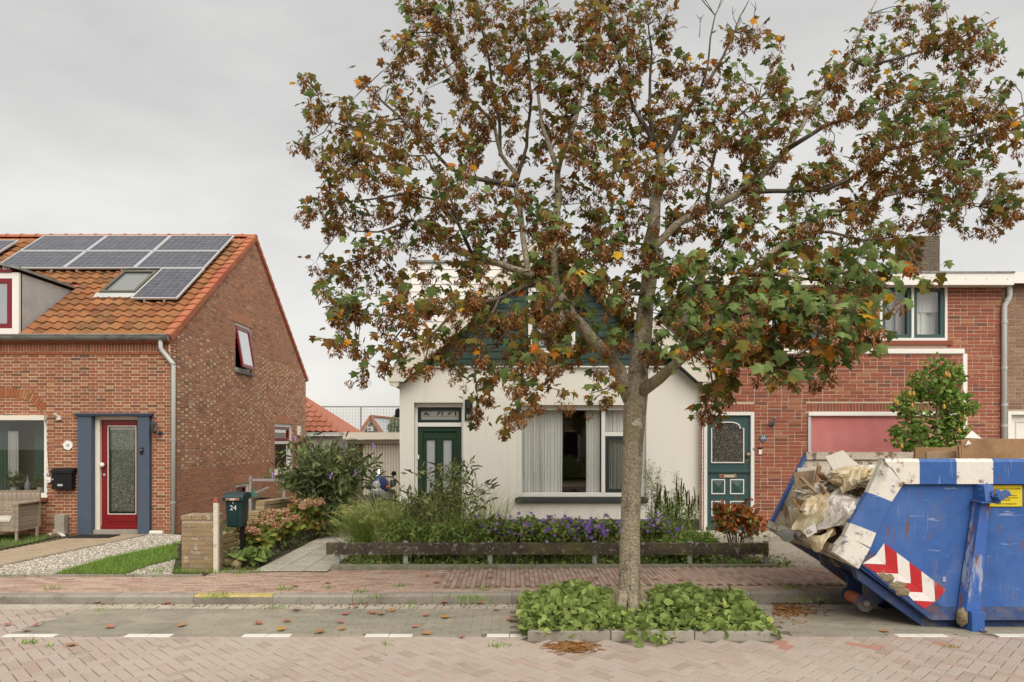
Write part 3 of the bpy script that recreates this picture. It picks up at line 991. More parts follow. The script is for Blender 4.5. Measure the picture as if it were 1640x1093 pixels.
emit_pieces('edge_paver', gi, MT['paver_grey'], bay, 120, 'edge_pavers')
emit_pieces('white_paver', items, MT['paver_white'], bay, 40, 'white_pavers')
items = []
for r_ in range(2):
    x = -9 + r_ * 0.1
    while x < 9:
        if not (BED[0] - 0.1 < x < BED[1] + 0.1):
            items.append(flat_piece(x + 0.105, 8.345 + r_ * 0.105, -0.0055, 0, 0.2, 0.1, 0.008, 0.003, random.random(), 0.01))
        x += 0.212
emit_pieces('gutter_paver', items, MT['paver_pale'], bay, 90, 'gutter_pavers')

# kerb
ke = bpy.data.objects.new('kerb', None)
link(ke)
ke['kind'] = 'structure'
x = -15.0
while x < 15:
    L_ = 0.995
    yel = gx(312, 8.6) - 0.3 < x + 0.5 < gx(462, 8.6) + 0.3
    b = MB()
    z0, z1 = zp(x), zp(x + L_)
    pr = lambda xx, zt: [(xx, 8.56, -0.05), (xx, 8.70, -0.05), (xx, 8.70, zt), (xx, 8.585, zt), (xx, 8.56, zt - 0.025)]
    A, B_ = pr(x, z0), pr(x + L_, z1)
    n = 5
    b.add(A + B_, [tuple(range(n)), tuple(range(2 * n - 1, n - 1, -1))] + [(i, (i + 1) % n, n + (i + 1) % n, n + i) for i in range(n)], r=random.random())
    if yel:
        b.quad((x + .01, 8.583, z0 + .002), (x + L_ - .01, 8.583, z1 + .002), (x + L_ - .01, 8.69, z1 + .002), (x + .01, 8.69, z0 + .002), m=1)
        b.quad((x + .01, 8.5585, z0 - .024), (x + L_ - .01, 8.5585, z1 - .024), (x + L_ - .01, 8.583, z1 + .002), (x + .01, 8.583, z0 + .002), m=1)
    b.build('kerb_stone', [MT['kerb'], MT['yellow_kerb']], ke)
    x += 1.0

# pavement of red clinkers
b = MB()
xs = [-40, -2, -1, 0, 1, 2, 40]
for i in range(6):
    b.quad((xs[i], 8.70, zp(xs[i]) - 0.012), (xs[i + 1], 8.70, zp(xs[i + 1]) - 0.012), (xs[i + 1], 10.24, zp(xs[i + 1]) - 0.012), (xs[i], 10.24, zp(xs[i]) - 0.012))
pave = b.build('pavement', MT['joint'], kind='structure')
items = []
for r_ in range(3):
    x = -10.5 + 0.07 * r_
    while x < 10:
        items.append(flat_piece(x + 0.1, 8.735 + 0.066 * r_, zp(x + 0.1) - 0.009 + U(-0.002, 0.002), 0, 0.198, 0.061, 0.009, 0.003, random.random(), 0.012))
        x += 0.204
XSW = -0.95
row = 0
y = 8.735 + 0.066 * 3
while y < 10.23:
    x = -10.5 + (0.1 if row % 2 else 0)
    while x < XSW - 0.1:
        items.append(flat_piece(x + 0.1, y, zp(x + 0.1) - 0.009 + U(-0.002, 0.002), 0, 0.198, 0.061, 0.009, 0.003, random.random(), 0.014))
        x += 0.204
    y += 0.0665
    row += 1
x, col = XSW + 0.03, 0
while x < 10:
    y = 8.95 + (0.1 if col % 2 else 0)
    while y < 10.16:
        items.append(flat_piece(x, y + 0.1, zp(x) - 0.009 + U(-0.002, 0.002), math.pi / 2, 0.198, 0.061, 0.009, 0.003, random.random(), 0.014))
        y += 0.204
    x += 0.0665
    col += 1
emit_pieces('clinker', items, MT['clinker'], pave, 300, 'pavement_clinkers')

# garden ground, path, gravel, driveways
b = MB()
b.quad((-40, 10.24, ZG - 0.01), (40, 10.24, ZG - 0.01), (40, 60, ZG - 0.01), (-40, 60, ZG - 0.01))
b.build('garden_soil', MT['soil'], kind='structure')
b = MB()
YE = 10.24
gl = lambda px, py: gnd(px, py, ZG)


def flat_poly(name, pts, z, mat, **kw):
    mb = MB()
    mb.quad(*[(p[0], p[1], z) for p in pts])
    return mb.build(name, mat, kind='structure', **kw)


A1 = gl(-200, 953)   # front edge of the path, far left
p_edge = [(-13.0, 10.62), (-7.55, 10.62)]
# tan path runs from the far left, bending to the front door
e0, e1, e2 = Vector((-10.3, 10.30, 0)), gl(0, 908), gl(239, 857)
dirp = (e2 - e1).normalized()
e0 = e1 - dirp * 1.6
nrm = Vector((-dirp.y, dirp.x, 0))
pathw = 1.25
path = flat_poly('garden_path', [e0, e2 + dirp * 0.1, e2 + dirp * 0.1 + nrm * pathw, e0 + nrm * pathw], ZG + 0.002, MT['joint'])
items = []
ang = math.atan2(dirp.y, dirp.x)
Lp = (e2 - e0).length
s_, row = 0.0, 0
while s_ < Lp + 0.05:
    t_ = 0.05 + (0.1 if row % 2 else 0)
    while t_ < pathw:
        p = e0 + dirp * s_ + nrm * t_
        if p.y < 13.93:
            items.append(flat_piece(p.x, p.y, ZG + 0.003, ang + math.pi / 2, 0.198, 0.061, 0.009, 0.003, random.random(), 0.015))
        t_ += 0.204
    s_ += 0.0665
    row += 1
emit_pieces('path_paver', items, MT['clinker_tan'], path, 150, 'path_pavers')
b = MB()
b.bar(Vector((e0.x, e0.y, ZG)), Vector((e2.x, e2.y, ZG)), 0.05, 0.05)
b.build('path_edging', MT['kerb'], path)
YN_ = 9.76
flat_poly('garden_soil', [Vector((-40, YN_, 0)), Vector((-4.4, YN_, 0)), Vector((-4.4, 10.3, 0)), Vector((-40, 10.3, 0))], ZG - .002, MT['soil'])
gravel_poly = [Vector((-12.5, YN_, 0)), e1, e2, Vector((-7.02, 13.95, 0)), gl(291, 858), Vector((-4.87, YN_, 0))]
grav = flat_poly('gravel_strip', gravel_poly, ZG + 0.004, MT['gravel_bed'])
lawnB = [gl(86, 921), gl(112, 912), gl(180, 893), gl(285, 871), gl(291, 872), gl(291, 894), gl(238, 908), gl(200, 921.5)]
lawnA = [gl(-160, 856.5), gl(98, 858), gl(60, 868), gl(0, 881), gl(-160, 925)]
flat_poly('lawn_soil', lawnB, ZG + 0.009, MT['soil'])
flat_poly('lawn_soil', lawnA, ZG + 0.006, MT['soil'])


def in_poly(p, poly):
    c = False
    for i in range(len(poly)):
        a, b_ = poly[i], poly[i - 1]
        if (a[1] > p[1]) != (b_[1] > p[1]) and p[0] < (b_[0] - a[0]) * (p[1] - a[1]) / (b_[1] - a[1]) + a[0]:
            c = not c
    return c


def sample_poly(poly, n):
    x0, x1 = min(p[0] for p in poly), max(p[0] for p in poly)
    y0, y1 = min(p[1] for p in poly), max(p[1] for p in poly)
    out = []
    while len(out) < n:
        p = (U(x0, x1), U(y0, y1))
        if in_poly(p, poly):
            out.append(p)
    return out


def rots(az, tilt, roll):
    """arrays -> (n,3,3): z-axis tipped by tilt towards az, spun by roll"""
    ca, sa, ct, st, cr, sr = np.cos(az), np.sin(az), np.cos(tilt), np.sin(tilt), np.cos(roll), np.sin(roll)
    Z, O = np.zeros_like(ca), np.ones_like(ca)
    Ra = np.stack([np.stack([ca, -sa, Z], -1), np.stack([sa, ca, Z], -1), np.stack([Z, Z, O], -1)], 1)
    Rt = np.stack([np.stack([ct, Z, st], -1), np.stack([Z, O, Z], -1), np.stack([-st, Z, ct], -1)], 1)
    Rr = np.stack([np.stack([cr, -sr, Z], -1), np.stack([sr, cr, Z], -1), np.stack([Z, Z, O], -1)], 1)
    return Ra @ Rt @ Rr


rng = np.random.default_rng(3)
BLADE = ([(-0.5, 0, 0), (0.5, 0, 0), (0.32, 0.12, 0.55), (-0.32, 0.12, 0.55), (0, 0.42, 1.0)], [(0, 1, 2, 3), (3, 2, 4)])


def blades(name, pts, z, h, w, mat, hvar=0.4, tilt=0.5, parent=None, kind='stuff', label=None, cat=None):
    n = len(pts)
    A = rots(rng.uniform(0, 6.28, n), np.abs(rng.normal(0, tilt, n)), rng.uniform(0, 6.28, n))
    hh = h * rng.uniform(1 - hvar, 1 + hvar, n)
    S = np.stack([w * rng.uniform(0.7, 1.3, n), hh, hh], -1)
    A = A * S[:, None, :]
    T = np.array([(p[0], p[1], z if len(p) < 3 else p[2]) for p in pts])
    V, G, R = scatter([BLADE], np.zeros(n, int), A, T, rng.random(n))
    return mobj(name, np_mesh(name, V, G, mat, R), parent, kind=kind, label=label, cat=cat)


blades('lawn_grass', sample_poly(lawnA, 5200), ZG, 0.055, 0.006, MT['lawn'], label='mown green lawn in front of the brick house window', cat='grass')
blades('lawn_grass', sample_poly(lawnB, 8000), ZG, 0.06, 0.006, MT['lawn'], hvar=0.6, label='narrow strip of green grass between two gravel strips', cat='grass')
# loose shells and pebbles
OCT = ([(1, 0, 0), (-.9, .2, 0), (0.1, .8, 0), (-.1, -.75, 0), (0, 0, .45), (.1, 0, -.3)], [(0, 2, 4), (2, 1, 4), (1, 3, 4), (3, 0, 4), (2, 0, 5), (1, 2, 5), (3, 1, 5), (0, 3, 5)])
gp = [p for p in sample_poly(gravel_poly, 7500) if not in_poly(p, lawnB)]
n = len(gp)
A = rots(rng.uniform(0, 6.28, n), np.abs(rng.normal(0, .4, n)), rng.uniform(0, 6.28, n)) * (0.016 * rng.uniform(.5, 1.6, (n, 1, 1)))
V, G, R = scatter([OCT], np.zeros(n, int), A, np.array([(p[0], p[1], ZG + 0.008) for p in gp]), rng.random(n))
mobj('shell_gravel', np_mesh('shell_gravel', V, G, MT['gravel'], R), grav, kind='stuff')
# driveway of number 24: exposed-aggregate slabs
DX0, DX1 = gx(405, 10.02), -2.72
drv = flat_poly('driveway', [(DX0, YE - .2), (DX1, YE - .2), (DX1, 24), (DX0, 24)], ZG - 0.002, MT['joint'])
items = []
y = YE + 0.0
while y < 23.6:
    nx = 3
    w = (DX1 - DX0) / nx
    for i in range(nx):
        items.append(flat_piece(DX0 + w * (i + .5), y, ZG - 0.001, 0, round(w - 0.012, 3), 0.385, 0.012, 0.005, random.random(), 0.006))
    y += 0.40
emit_pieces('driveway_slab', items, MT['slab'], drv, 120, 'driveway_slabs')
# pale gravel drive of number 22 and its front step slab
drv2 = flat_poly('gravel_driveway', [(3.95, YE), (12, YE), (12, 13.8), (3.95, 13.8)], ZG + 0.004, MT['gravel_bed'])
gp = sample_poly([(3.95, YE), (6.5, YE), (6.5, 12), (3.95, 12)], 2500)
n = len(gp)
A = rots(rng.uniform(0, 6.28, n), np.abs(rng.normal(0, .4, n)), rng.uniform(0, 6.28, n)) * (0.014 * rng.uniform(.5, 1.6, (n, 1, 1)))
V, G, R = scatter([OCT], np.zeros(n, int), A, np.array([(p[0], p[1], ZG + 0.008) for p in gp]), rng.random(n))
mobj('loose_gravel', np_mesh('loose_gravel', V, G, MT['gravel'], R), drv2, kind='stuff')
b = MB()
b.box(3.5, 5.3, 13.0, 13.85, ZG, ZG + 0.1)
b.build('door_step', MT['slab'], kind='structure', bevel=0.01)
# concrete edging between pavement and planting
b = MB()
b.box(-40, -4.42, YN_ - .05, YN_, 0, ZG + 0.012)
b.box(-4.42, DX0 - .02, 10.0, 10.05, 0, ZG + .004)
b.box(DX1, 4.0, 10.24, 10.31, 0, zp(2) + 0.03)
b.build('garden_edging', MT['kerb'], kind='structure')
# kerb round the tree bed
b = MB()
b.box(BED[0], BED[1], BED[2], BED[2] + 0.1, -0.05, 0.085, r=.4)
tb = thing('tree_bed', 'low concrete kerb around the planted bed at the foot of the tree', 'tree bed', (1.45, 7.7, 0))
for i in range(3):
    w = (BED[1] - BED[0]) / 3
    q = MB()
    q.box(BED[0] + w * i, BED[0] + w * (i + 1) - .008, BED[2], BED[2] + 0.1, -0.05, 0.085 + U(-.004, .004), r=random.random())
    q.build('edging_stone', MT['concrete'], tb, bevel=0.008)
for xx in (BED[0], BED[1] - 0.1):
    for k in range(2):
        q = MB()
        q.box(xx, xx + .1, BED[2] + 0.105 + .68 * k, BED[2] + .105 + .68 * (k + 1) - .008, -0.05, 0.08, r=random.random())
        q.build('edging_stone', MT['concrete'], tb, bevel=0.008)
q = MB()
q.grid(lambda a, c: (BED[0] + .1 + a * (BED[1] - BED[0] - .2), BED[2] + .1 + c * 1.36, 0.05 + 0.03 * math.sin(a * 9) * math.cos(c * 5)), 10, 6)
q.build('bed_soil', MT['soil'], tb)

# ================================================================ BRICK HOUSE AT THE LEFT
XR, XL = -7.02, -14.6
YB = 23.2
YR = (F + YB) / 2
ZE = 4.17
ZR = 7.56
hl = thing('brick_house', 'orange brick house with clay tiled roof, solar panels and red front door', 'house', (XL / 2 + XR / 2, F, 0.1))
P1 = Plane((0, F, 0), (1, 0, 0), (0, -1, 0))
PG = Plane((XR, 0, 0), (0, 1, 0), (1, 0, 0))
zb = 0.10
winL = (fx(-48), fx(75), fz(797), fz(667))
door = (fx(127), fx(243), zb, fz(667))
mb = MB()
wall_mesh(mb, P1, [(XL, zb), (XR, zb), (XR, ZE), (XL, ZE)], [winL, door], 0.28)
fw = mb.build('front_wall', MT['mortar_l'], hl)
poly_g = [(F + .002, zb), (YB, zb), (YB, ZE), (YR, ZR - 0.03), (F + .002, ZE)]
Yg = lambda px: -XR * FPX / (CX - px)
gw1 = (17.3, 18.34, 3.84, 5.06)
gw2 = (20.15, 21.75, 1.08, 2.55)
gw3 = (17.3, 18.2, 0.42, 0.93)
mb = MB()
wall_mesh(mb, PG, poly_g, [gw1, gw2, gw3], 0.28)
gwl = mb.build('gable_wall', MT['mortar_g'], hl)
mb = MB()
mb.quad((XL, YB, zb), (XR, YB, zb), (XR, YB, ZE), (XL, YB, ZE))
mb.quad((XL, F, zb), (XL, YB, zb), (XL, YB, ZE), (XL, YR, ZR - .05), (XL, F, ZE))
mb.build('rear_wall', MT['mortar_g'], hl)
mb = MB()
mb.box(XL + .3, XR - .3, F + 0.9, F + 0.95, zb, ZE)
mb.box(XR - 1.5, XR - 1.45, F + 1.2, YB - 1.2, zb, ZE + .4)
mb.build('room_wall', MT['room'], hl)

arch_c = (fx(15), fz(622) - 1.04)


def keep_l(it):
    return True


bl = lay_bricks(P1, [(-13.0, zb), (XR, zb), (XR, ZE), (-13.0, ZE)], [winL, door, (-13.5, XR - 0.02, fz(563), fz(537))], L=0.218, H=0.0495, j=0.0145, flemish=True, rndfn=lambda u, z, k: (U(.35, 1) if k == 'h' else random.choice([U(0, .75), U(.15, .7)])))
for i in range(27):   # segmental arch of headers
    a = math.radians(90 + (i - 13) * 3.62)
    rr = 1.04 - 0.088
    c = P1.p(arch_c[0] + rr * math.cos(a), arch_c[1] + rr * math.sin(a), 0.004)
    rot = Matrix((P1.U, Vector((0, 0, 1)), P1.N)).transposed() @ Matrix.Rotation(a - math.pi / 2, 3, 'Z')
    bl.append((c, rot, 'arch', box_piece(0.049, 0.178, 0.012), random.choice([0.5, 0.7, 0.85, 0.92, 0.97])))
emit_pieces('brick', bl, MT['brick_l'], fw, 300, 'front_wall_bricks')
so = soldier_row(P1, -13.0, XR - 0.03, fz(563), 0.19, base=0.28, spread=0.2, proud=0.008)
emit_pieces('soldier_brick', so, MT['brick_l'], fw, 110, 'soldier_bricks')
ro = lay_bricks(P1, [(-13.0, fz(568)), (XR - 0.02, fz(568)), (XR - .02, fz(564)), (-13.0, fz(564))], [], L=0.222, H=0.046, proud=0.022, rndfn=lambda u, z, k: 0.36 + U(-.05, .05), headers=0)
emit_pieces('ledge_brick', ro, MT['brick_l'], fw, 60, 'ledge_bricks')


def rg(u, z, kind):
    if kind == 'h' and 1.4 < z < 4.4 and random.random() < 0.6:
        return U(0.82, 0.99)
    if z < 1.4:
        return U(0.15, 0.55)
    return random.choice([U(0, 0.75), U(0.1, 0.7), U(0.3, 0.85)])


bg = lay_bricks(PG, poly_g, [gw1, gw2, gw3], L=0.218, H=0.0495, j=0.0135, rndfn=rg, flemish=True)
for (u0, u1, z1, hh) in ((gw1[0], gw1[1], gw1[3], 0.2), (gw2[0], gw2[1], gw2[3], 0.2), (gw3[0], gw3[1], gw3[3], 0.2)):
    bg += soldier_row(PG, u0 - .06, u1 + .06, z1, hh, base=0.45, spread=0.15, proud=0.014)
emit_pieces('gable_brick', bg, MT['brick_g'], gwl, 0, 'gable_bricks')

# roof slopes
RA = math.atan2(ZR - ZE, YR - F)
cR, sR = math.cos(RA), math.sin(RA)
LR = (YR - F) / cR
ZRF = 4.20


def RP(x, s, n=0.0):
    return Vector((x, F + s * cR - n * sR, ZRF + s * sR + n * cR))


mb = MB()
mb.hexa([RP(XL, -0.12, -0.12), RP(XR + .03, -0.12, -0.12), RP(XR + .03, LR, -0.12), RP(XL, LR, -0.12)], [RP(XL, -0.12, -0.01), RP(XR + .03, -0.12, -0.01), RP(XR + .03, LR, -0.01), RP(XL, LR, -0.01)])
back = lambda x, s, n=0.0: Vector((x, YB - s * cR + n * sR, ZRF + s * sR + n * cR))
mb.hexa([back(XL, -0.12, -.12), back(XR + .03, -0.12, -.12), back(XR + .03, LR, -.12), back(XL, LR, -.12)], [back(XL, -0.12, 0.03), back(XR + .03, -0.12, .03), back(XR + .03, LR, .03), back(XL, LR, .03)])
roof = mb.build('roof', MT['tile_red'], hl)
# pantile: S-shaped section across, lapped up the slope
TW, TL = 0.243, 0.29


def tile_template():
    prof = []
    for i in range(9):
        t = i / 8
        prof.append((t * (TW + 0.012) - TW / 2, 0.022 * math.sin(t * 2 * math.pi + 0.5) + 0.012))
    v, f = [], []
    for (yy, zz) in ((0, 0.024), (TL + 0.05, -0.010)):
        for x_, z_ in prof:
            v.append((x_, yy, z_ + zz))
    for x_, z_ in prof:
        v.append((x_, 0, z_ + 0.006))
    for i in range(8):
        f.append((i, i + 1, 10 + i, 9 + i))
        f.append((18 + i, 19 + i, i + 1, i))
    return v, f


TT = tile_template()
rotR = Matrix((Vector((1, 0, 0)), Vector((0, cR, sR)), Vector((0, -sR, cR)))).transposed()
X_sk = (-9.36, -8.54, 1.89, 3.13)
tiles = []
nrow = int(LR / TL)
for r_ in range(nrow):
    s0 = -0.06 + r_ * TL
    x = XR - 0.16 - TW / 2
    while x > -14.3:
        hide = False
        if x < -10.15 and s0 < 2.3:
            hide = True                       # under the dormer
        if X_sk[0] < x < X_sk[1] and X_sk[2] - 0.2 < s0 < X_sk[3] - .1:
            hide = True
        if not hide:
            tiles.append((RP(x, s0, 0.012 + U(-.002, .002)), rotR @ Matrix.Rotation(U(-.012, .012), 3, 'Z'), 'pan', TT, random.random()))
        x -= TW
emit_pieces('roof_tile', tiles, MT['tile'], roof, 300, 'roof_tiles')
# verge tiles down the gable edge, front and back
for back_side in (0, 1):
    for r_ in range(nrow + 1):
        s0 = -0.08 + r_ * TL
        fn = RP if not back_side else back
        mb = MB()
        pr = [(-0.17, 0.03), (-0.10, 0.05), (-0.02, 0.058), (0.045, 0.05), (0.055, 0.03), (0.055, -0.085), (0.035, -0.085), (0.035, 0.02)]
        a = [fn(XR + u_, s0, n_ + 0.014) for u_, n_ in pr]
        c = [fn(XR + u_ * 0.98, s0 + TL + 0.03, n_ - 0.012) for u_, n_ in pr]
        k = len(pr)
        mb.add(a + c, [(i, (i + 1) % k, k + (i + 1) % k, k + i) for i in range(k)] + [tuple(range(k)), tuple(range(2 * k - 1, k - 1, -1))], r=random.random())
        mb.build('verge_tile', MT['tile_red'], roof)
# ridge tiles
x = XR + 0.05
while x > -14.4:
    mb = MB()
    half = []
    for k in range(9):
        a = math.pi * k / 8
        half.append((0.115 * math.cos(a), 0.115 * math.sin(a) * 0.85))
    for (x0, x1, sc_) in ((x, x - 0.36, 1.0), (x - 0.345, x - 0.40, 1.17)):
        V = [(x0, YR + q * sc_, ZRF + LR * sR - 0.03 + w_ * sc_) for q, w_ in half] + [(x1, YR + q * sc_, ZRF + LR * sR - 0.03 + w_ * sc_) for q, w_ in half]
        mb.add(V, [(i, i + 1, 10 + i, 9 + i) for i in range(8)] + [tuple(range(9)), tuple(range(17, 8, -1))], r=random.random())
    mb.build('ridge_tile', MT['tile_red'], roof)
    x -= 0.40


def solar(x0, x1, s0, s1, nx, ny):
    mb = MB()
    a, c = 0.11, 0.15
    for (xa, xb, sa, sb) in ((x0, x1, s0, s0 + .035), (x0, x1, s1 - .035, s1), (x0, x0 + .035, s0 + .035, s1 - .035), (x1 - .035, x1, s0 + .035, s1 - .035)):
        mb.hexa([RP(xa, sa, a), RP(xb, sa, a), RP(xb, sb, a), RP(xa, sb, a)], [RP(xa, sa, c), RP(xb, sa, c), RP(xb, sb, c), RP(xa, sb, c)])
    for xx in (x0 + .3, x1 - .3):
        mb.bar(RP(xx, s0 - .04, .07), RP(xx, s1, .07), .03, .05, up=(0, -sR, cR))
    pnl = mb.build('solar_panel', MT['alu'], roof)
    q = MB()
    q.quad(RP(x0 + .035, s0 + .035, c - .006), RP(x1 - .035, s0 + .035, c - .006), RP(x1 - .035, s1 - .035, c - .006), RP(x0 + .035, s1 - .035, c - .006))
    o = q.build('cell_sheet', MT['solar'], pnl)
    uvl = o.data.uv_layers.new(name='UVMap')
    for li, (uu, vv) in enumerate(((0, 0), (nx, 0), (nx, ny), (0, ny))):
        vi = o.data.loops[li].vertex_index
        uvl.data[li].uv = ((0, 0), (nx, 0), (nx, ny), (0, ny))[vi]


for i in range(3):
    xb = -7.44 - 1.71 * i
    solar(xb - 1.695, xb, 3.20, 4.30, 10, 6)
    solar(xb - 1.695, xb, 4.32, 5.42, 10, 6)
solar(-8.46, -7.42, 1.48, 3.17, 6, 10)
solar(-14.75, -13.02, 3.98, 5.08, 10, 6)
# roof window
x0, x1, s0, s1 = X_sk
mb = MB()
for (xa, xb, sa, sb) in ((x0, x1, s0, s0 + .08), (x0, x1, s1 - .1, s1), (x0, x0 + .07, s0 + .08, s1 - .1), (x1 - .07, x1, s0 + .08, s1 - .1)):
    mb.hexa([RP(xa, sa, -0.05), RP(xb, sa, -0.05), RP(xb, sb, -0.05), RP(xa, sb, -0.05)], [RP(xa, sa, .12), RP(xb, sa, .12), RP(xb, sb, .12), RP(xa, sb, .12)])
sk = mb.build('roof_window', M('mossy_roof_window_frame', (0.12, 0.115, 0.095), 0.8, (40, .2), [(moss, 3, .45, .7, .8)]), hl)
q = MB()
q.quad(*[RP(a, c, .095) for a, c in ((x0 + .07, s0 + .08), (x1 - .07, s0 + .08), (x1 - .07, s1 - .1), (x0 + .07, s1 - .1))])
q.build('pane', MT['glass_sky'], sk)
q = MB()
q.quad(*[RP(a, c, .03) for a, c in ((x0 + .07, s0 + .08), (x1 - .07, s0 + .08), (x1 - .07, s1 - .1), (x0 + .07, s1 - .1))])
q.build('blind', MT['cream'], sk)
q = MB()
q.hexa([RP(x0 - .08, s0 - .17, .045), RP(x1 + .08, s0 - .17, .045), RP(x1 + .08, s0, .07), RP(x0 - .08, s0, .07)], [RP(x0 - .08, s0 - .17, .055), RP(x1 + .08, s0 - .17, .055), RP(x1 + .08, s0, .085), RP(x0 - .08, s0, .085)])
q.build('lead_flashing', MT['lead'], sk)

# dormer
DXR = -10.17
yd = F + 0.10
dz0, dz1 = 4.26, 5.50
dm = MB()
sd = lambda z: F + (z - ZRF) / math.tan(RA)
dm.prism([(DXR, yd, dz0), (DXR, sd(dz1), dz1), (DXR, yd, dz1)], (-0.06, 0, 0))
dorm = dm.build('dormer', MT['lead'], hl)
q = MB()
q.box(XL, DXR, yd + .001, yd + .05, dz0 - .05, dz1 - 0.001)
q.build('front_board', MT['dark'], dorm)
q = MB()
q.box(DXR - .125, DXR + .012, yd - 0.06, yd, dz0 - .08, dz1)
q.box(XL, DXR - .125, yd - 0.05, yd, dz0 - .08, dz0 + .09)
q.box(XL, DXR - .125, yd - 0.05, yd, dz1 - .12, dz1)
q.build('white_trim', MT['white'], dorm)
q = MB()
xw1 = DXR - .15
for (a0, a1, z0_, z1_) in ((xw1 - .09, xw1, dz0 + .09, dz1 - .12), (XL, xw1 - .09, dz0 + .09, dz0 + .19), (XL, xw1 - .09, dz1 - .22, dz1 - .12)):
    q.box(a0, a1, yd - .045, yd - .002, z0_, z1_)
q.build('window_frame', MT['red'], dorm)
q = MB()
q.quad((XL, yd - .02, dz0 + .19), (xw1 - .09, yd - .02, dz0 + .19), (xw1 - .09, yd - .02, dz1 - .22), (XL, yd - .02, dz1 - .22))
q.build('pane', MT['glass_sky'], dorm)
q = MB()
q.quad((XL, yd - .004, dz0 + .19), (xw1 - .09, yd - .004, dz0 + .19), (xw1 - .09, yd - .004, dz1 - .22), (XL, yd - .004, dz1 - .22))
q.build('blind', M('lilac_blind', (0.33, 0.27, 0.33), 0.9, None), dorm)
q = MB()
q.prism([(DXR - .12, yd - .075, dz1 + .005), (DXR - .12, yd - .075, dz1 + .05), (XL, yd - .075, dz1 + .05 + 4.3 * .21), (XL, yd - .075, dz1 + .005)], (0, .07, 0))
rb = q.build('red_board', MT['red'], dorm)
text_obj('eh', 'lettering', (fx(7) + .02, yd - .08, dz1 + .105), 0.16, MT['whiteprint'], rb)
q = MB()
zr = lambda x_: dz1 + .055 + (DXR + .05 - x_) * .21
for (ya, yb_, ex) in ((yd - .14, sd(dz1) + .25, 0),):
    q.hexa([(XL, ya, zr(XL)), (DXR + .07, ya, zr(DXR + .07)), (DXR + .07, yb_, zr(DXR + .07)), (XL, yb_ + 1.0, zr(XL))],
           [(XL, ya, zr(XL) + .05), (DXR + .07, ya, zr(DXR + .07) + .05), (DXR + .07, yb_, zr(DXR + .07) + .05), (XL, yb_ + 1.0, zr(XL) + .05)])
q.build('dormer_roof', MT['zinc'], dorm)

# gutter and downpipes
gy, gzc = F - 0.115, fz(539)
mb = MB()
sec = [(0.105 * math.cos(math.pi + math.pi * k / 10), 0.11 * math.sin(math.pi + math.pi * k / 10)) for k in range(11)]
sec_in = [(a * .93, c * .93 + .003) for a, c in reversed(sec)]
ring = sec + sec_in
gx0, gx1 = XL, XR + 0.03
k = len(ring)
V = [(gx0, gy + a, gzc + c) for a, c in ring] + [(gx1, gy + a, gzc + c) for a, c in ring]
mb.add(V, [(i, (i + 1) % k, k + (i + 1) % k, k + i) for i in range(k)])
mb.add([(gx1, gy + a, gzc + c) for a, c in sec] + [(gx1 - .02, gy + a, gzc + c) for a, c in sec], [tuple(range(11)), tuple(range(21, 10, -1))] + [(i, i + 1, 12 + i, 11 + i) for i in range(10)])
mb.tube([(gx0, gy - .108, gzc + .004), (gx1, gy - .108, gzc + .004)], 0.013, 8)
gut = mb.build('gutter', MT['zinc'], hl, smooth=False)
x = XR - .5
while x > XL:
    q = MB()
    q.tube([(x, gy + .115 * math.cos(math.pi + math.pi * t / 8), gzc + .118 * math.sin(math.pi + math.pi * t / 8)) for t in range(9)], .009, 5)
    q.build('gutter_bracket', MT['zinc'], gut)
    x -= .75
mb = MB()
dpx = fx(280)
mb.tube([(fx(262), gy, gzc - .08), (fx(262), gy, fz(558)), (fx(264), gy + .01, fz(563)), (fx(276), F - .055, fz(580)), (dpx - .01, F - .055, fz(583)), (dpx, F - .055, fz(588)), (dpx, F - .055, 0.12)], 0.045, 12)
dp = mb.build('downpipe', MT['pvc'], hl, smooth=True)
for zz in (fz(585), fz(706), fz(806)):
    q = MB()
    q.lathe([(.052, 0), (.052, .035)], (dpx, F - .055, zz), n=12)
    q.box(dpx - .07, dpx - .045, F - .055, F, zz + .005, zz + .03)
    q.build('pipe_clip', MT['grey'], dp)
mb = MB()
mb.tube([(XR + .06, YB + .1, ZE - .05), (XL, YB + .1, ZE - .05)], .075, 10)
mb.build('rear_gutter', MT['pvc'], hl)

# front window with a roller awning box, curtains, plants
u0, u1, z0, z1 = winL
mb = MB()
P1.frame(mb, u0, u1, z0, z1, 0.07, -.10, -.02, wb=.09, wt=.07)
wn = mb.build('front_window', MT['white'], hl, bevel=0.004)
q = MB()
P1.box(q, u0 - .02, u1 + .005, z1 - .085, z1 + .015, -.02, .10)
q.build('awning_box', MT['cream'], wn, bevel=0.006)
q = MB()
q.quad(P1.p(u0 + .07, z0 + .09, -.06), P1.p(u1 - .07, z0 + .09, -.06), P1.p(u1 - .07, z1 - .07, -.06), P1.p(u0 + .07, z1 - .07, -.06))
q.build('pane', MT['glass'], wn)
q = MB()
P1.box(q, u0 - .05, u1 + .03, z0 - .09, z0 - .004, -.05, .06, r=.1)
q.build('brick_sill', MT['brick_l'], wn, bevel=.01)


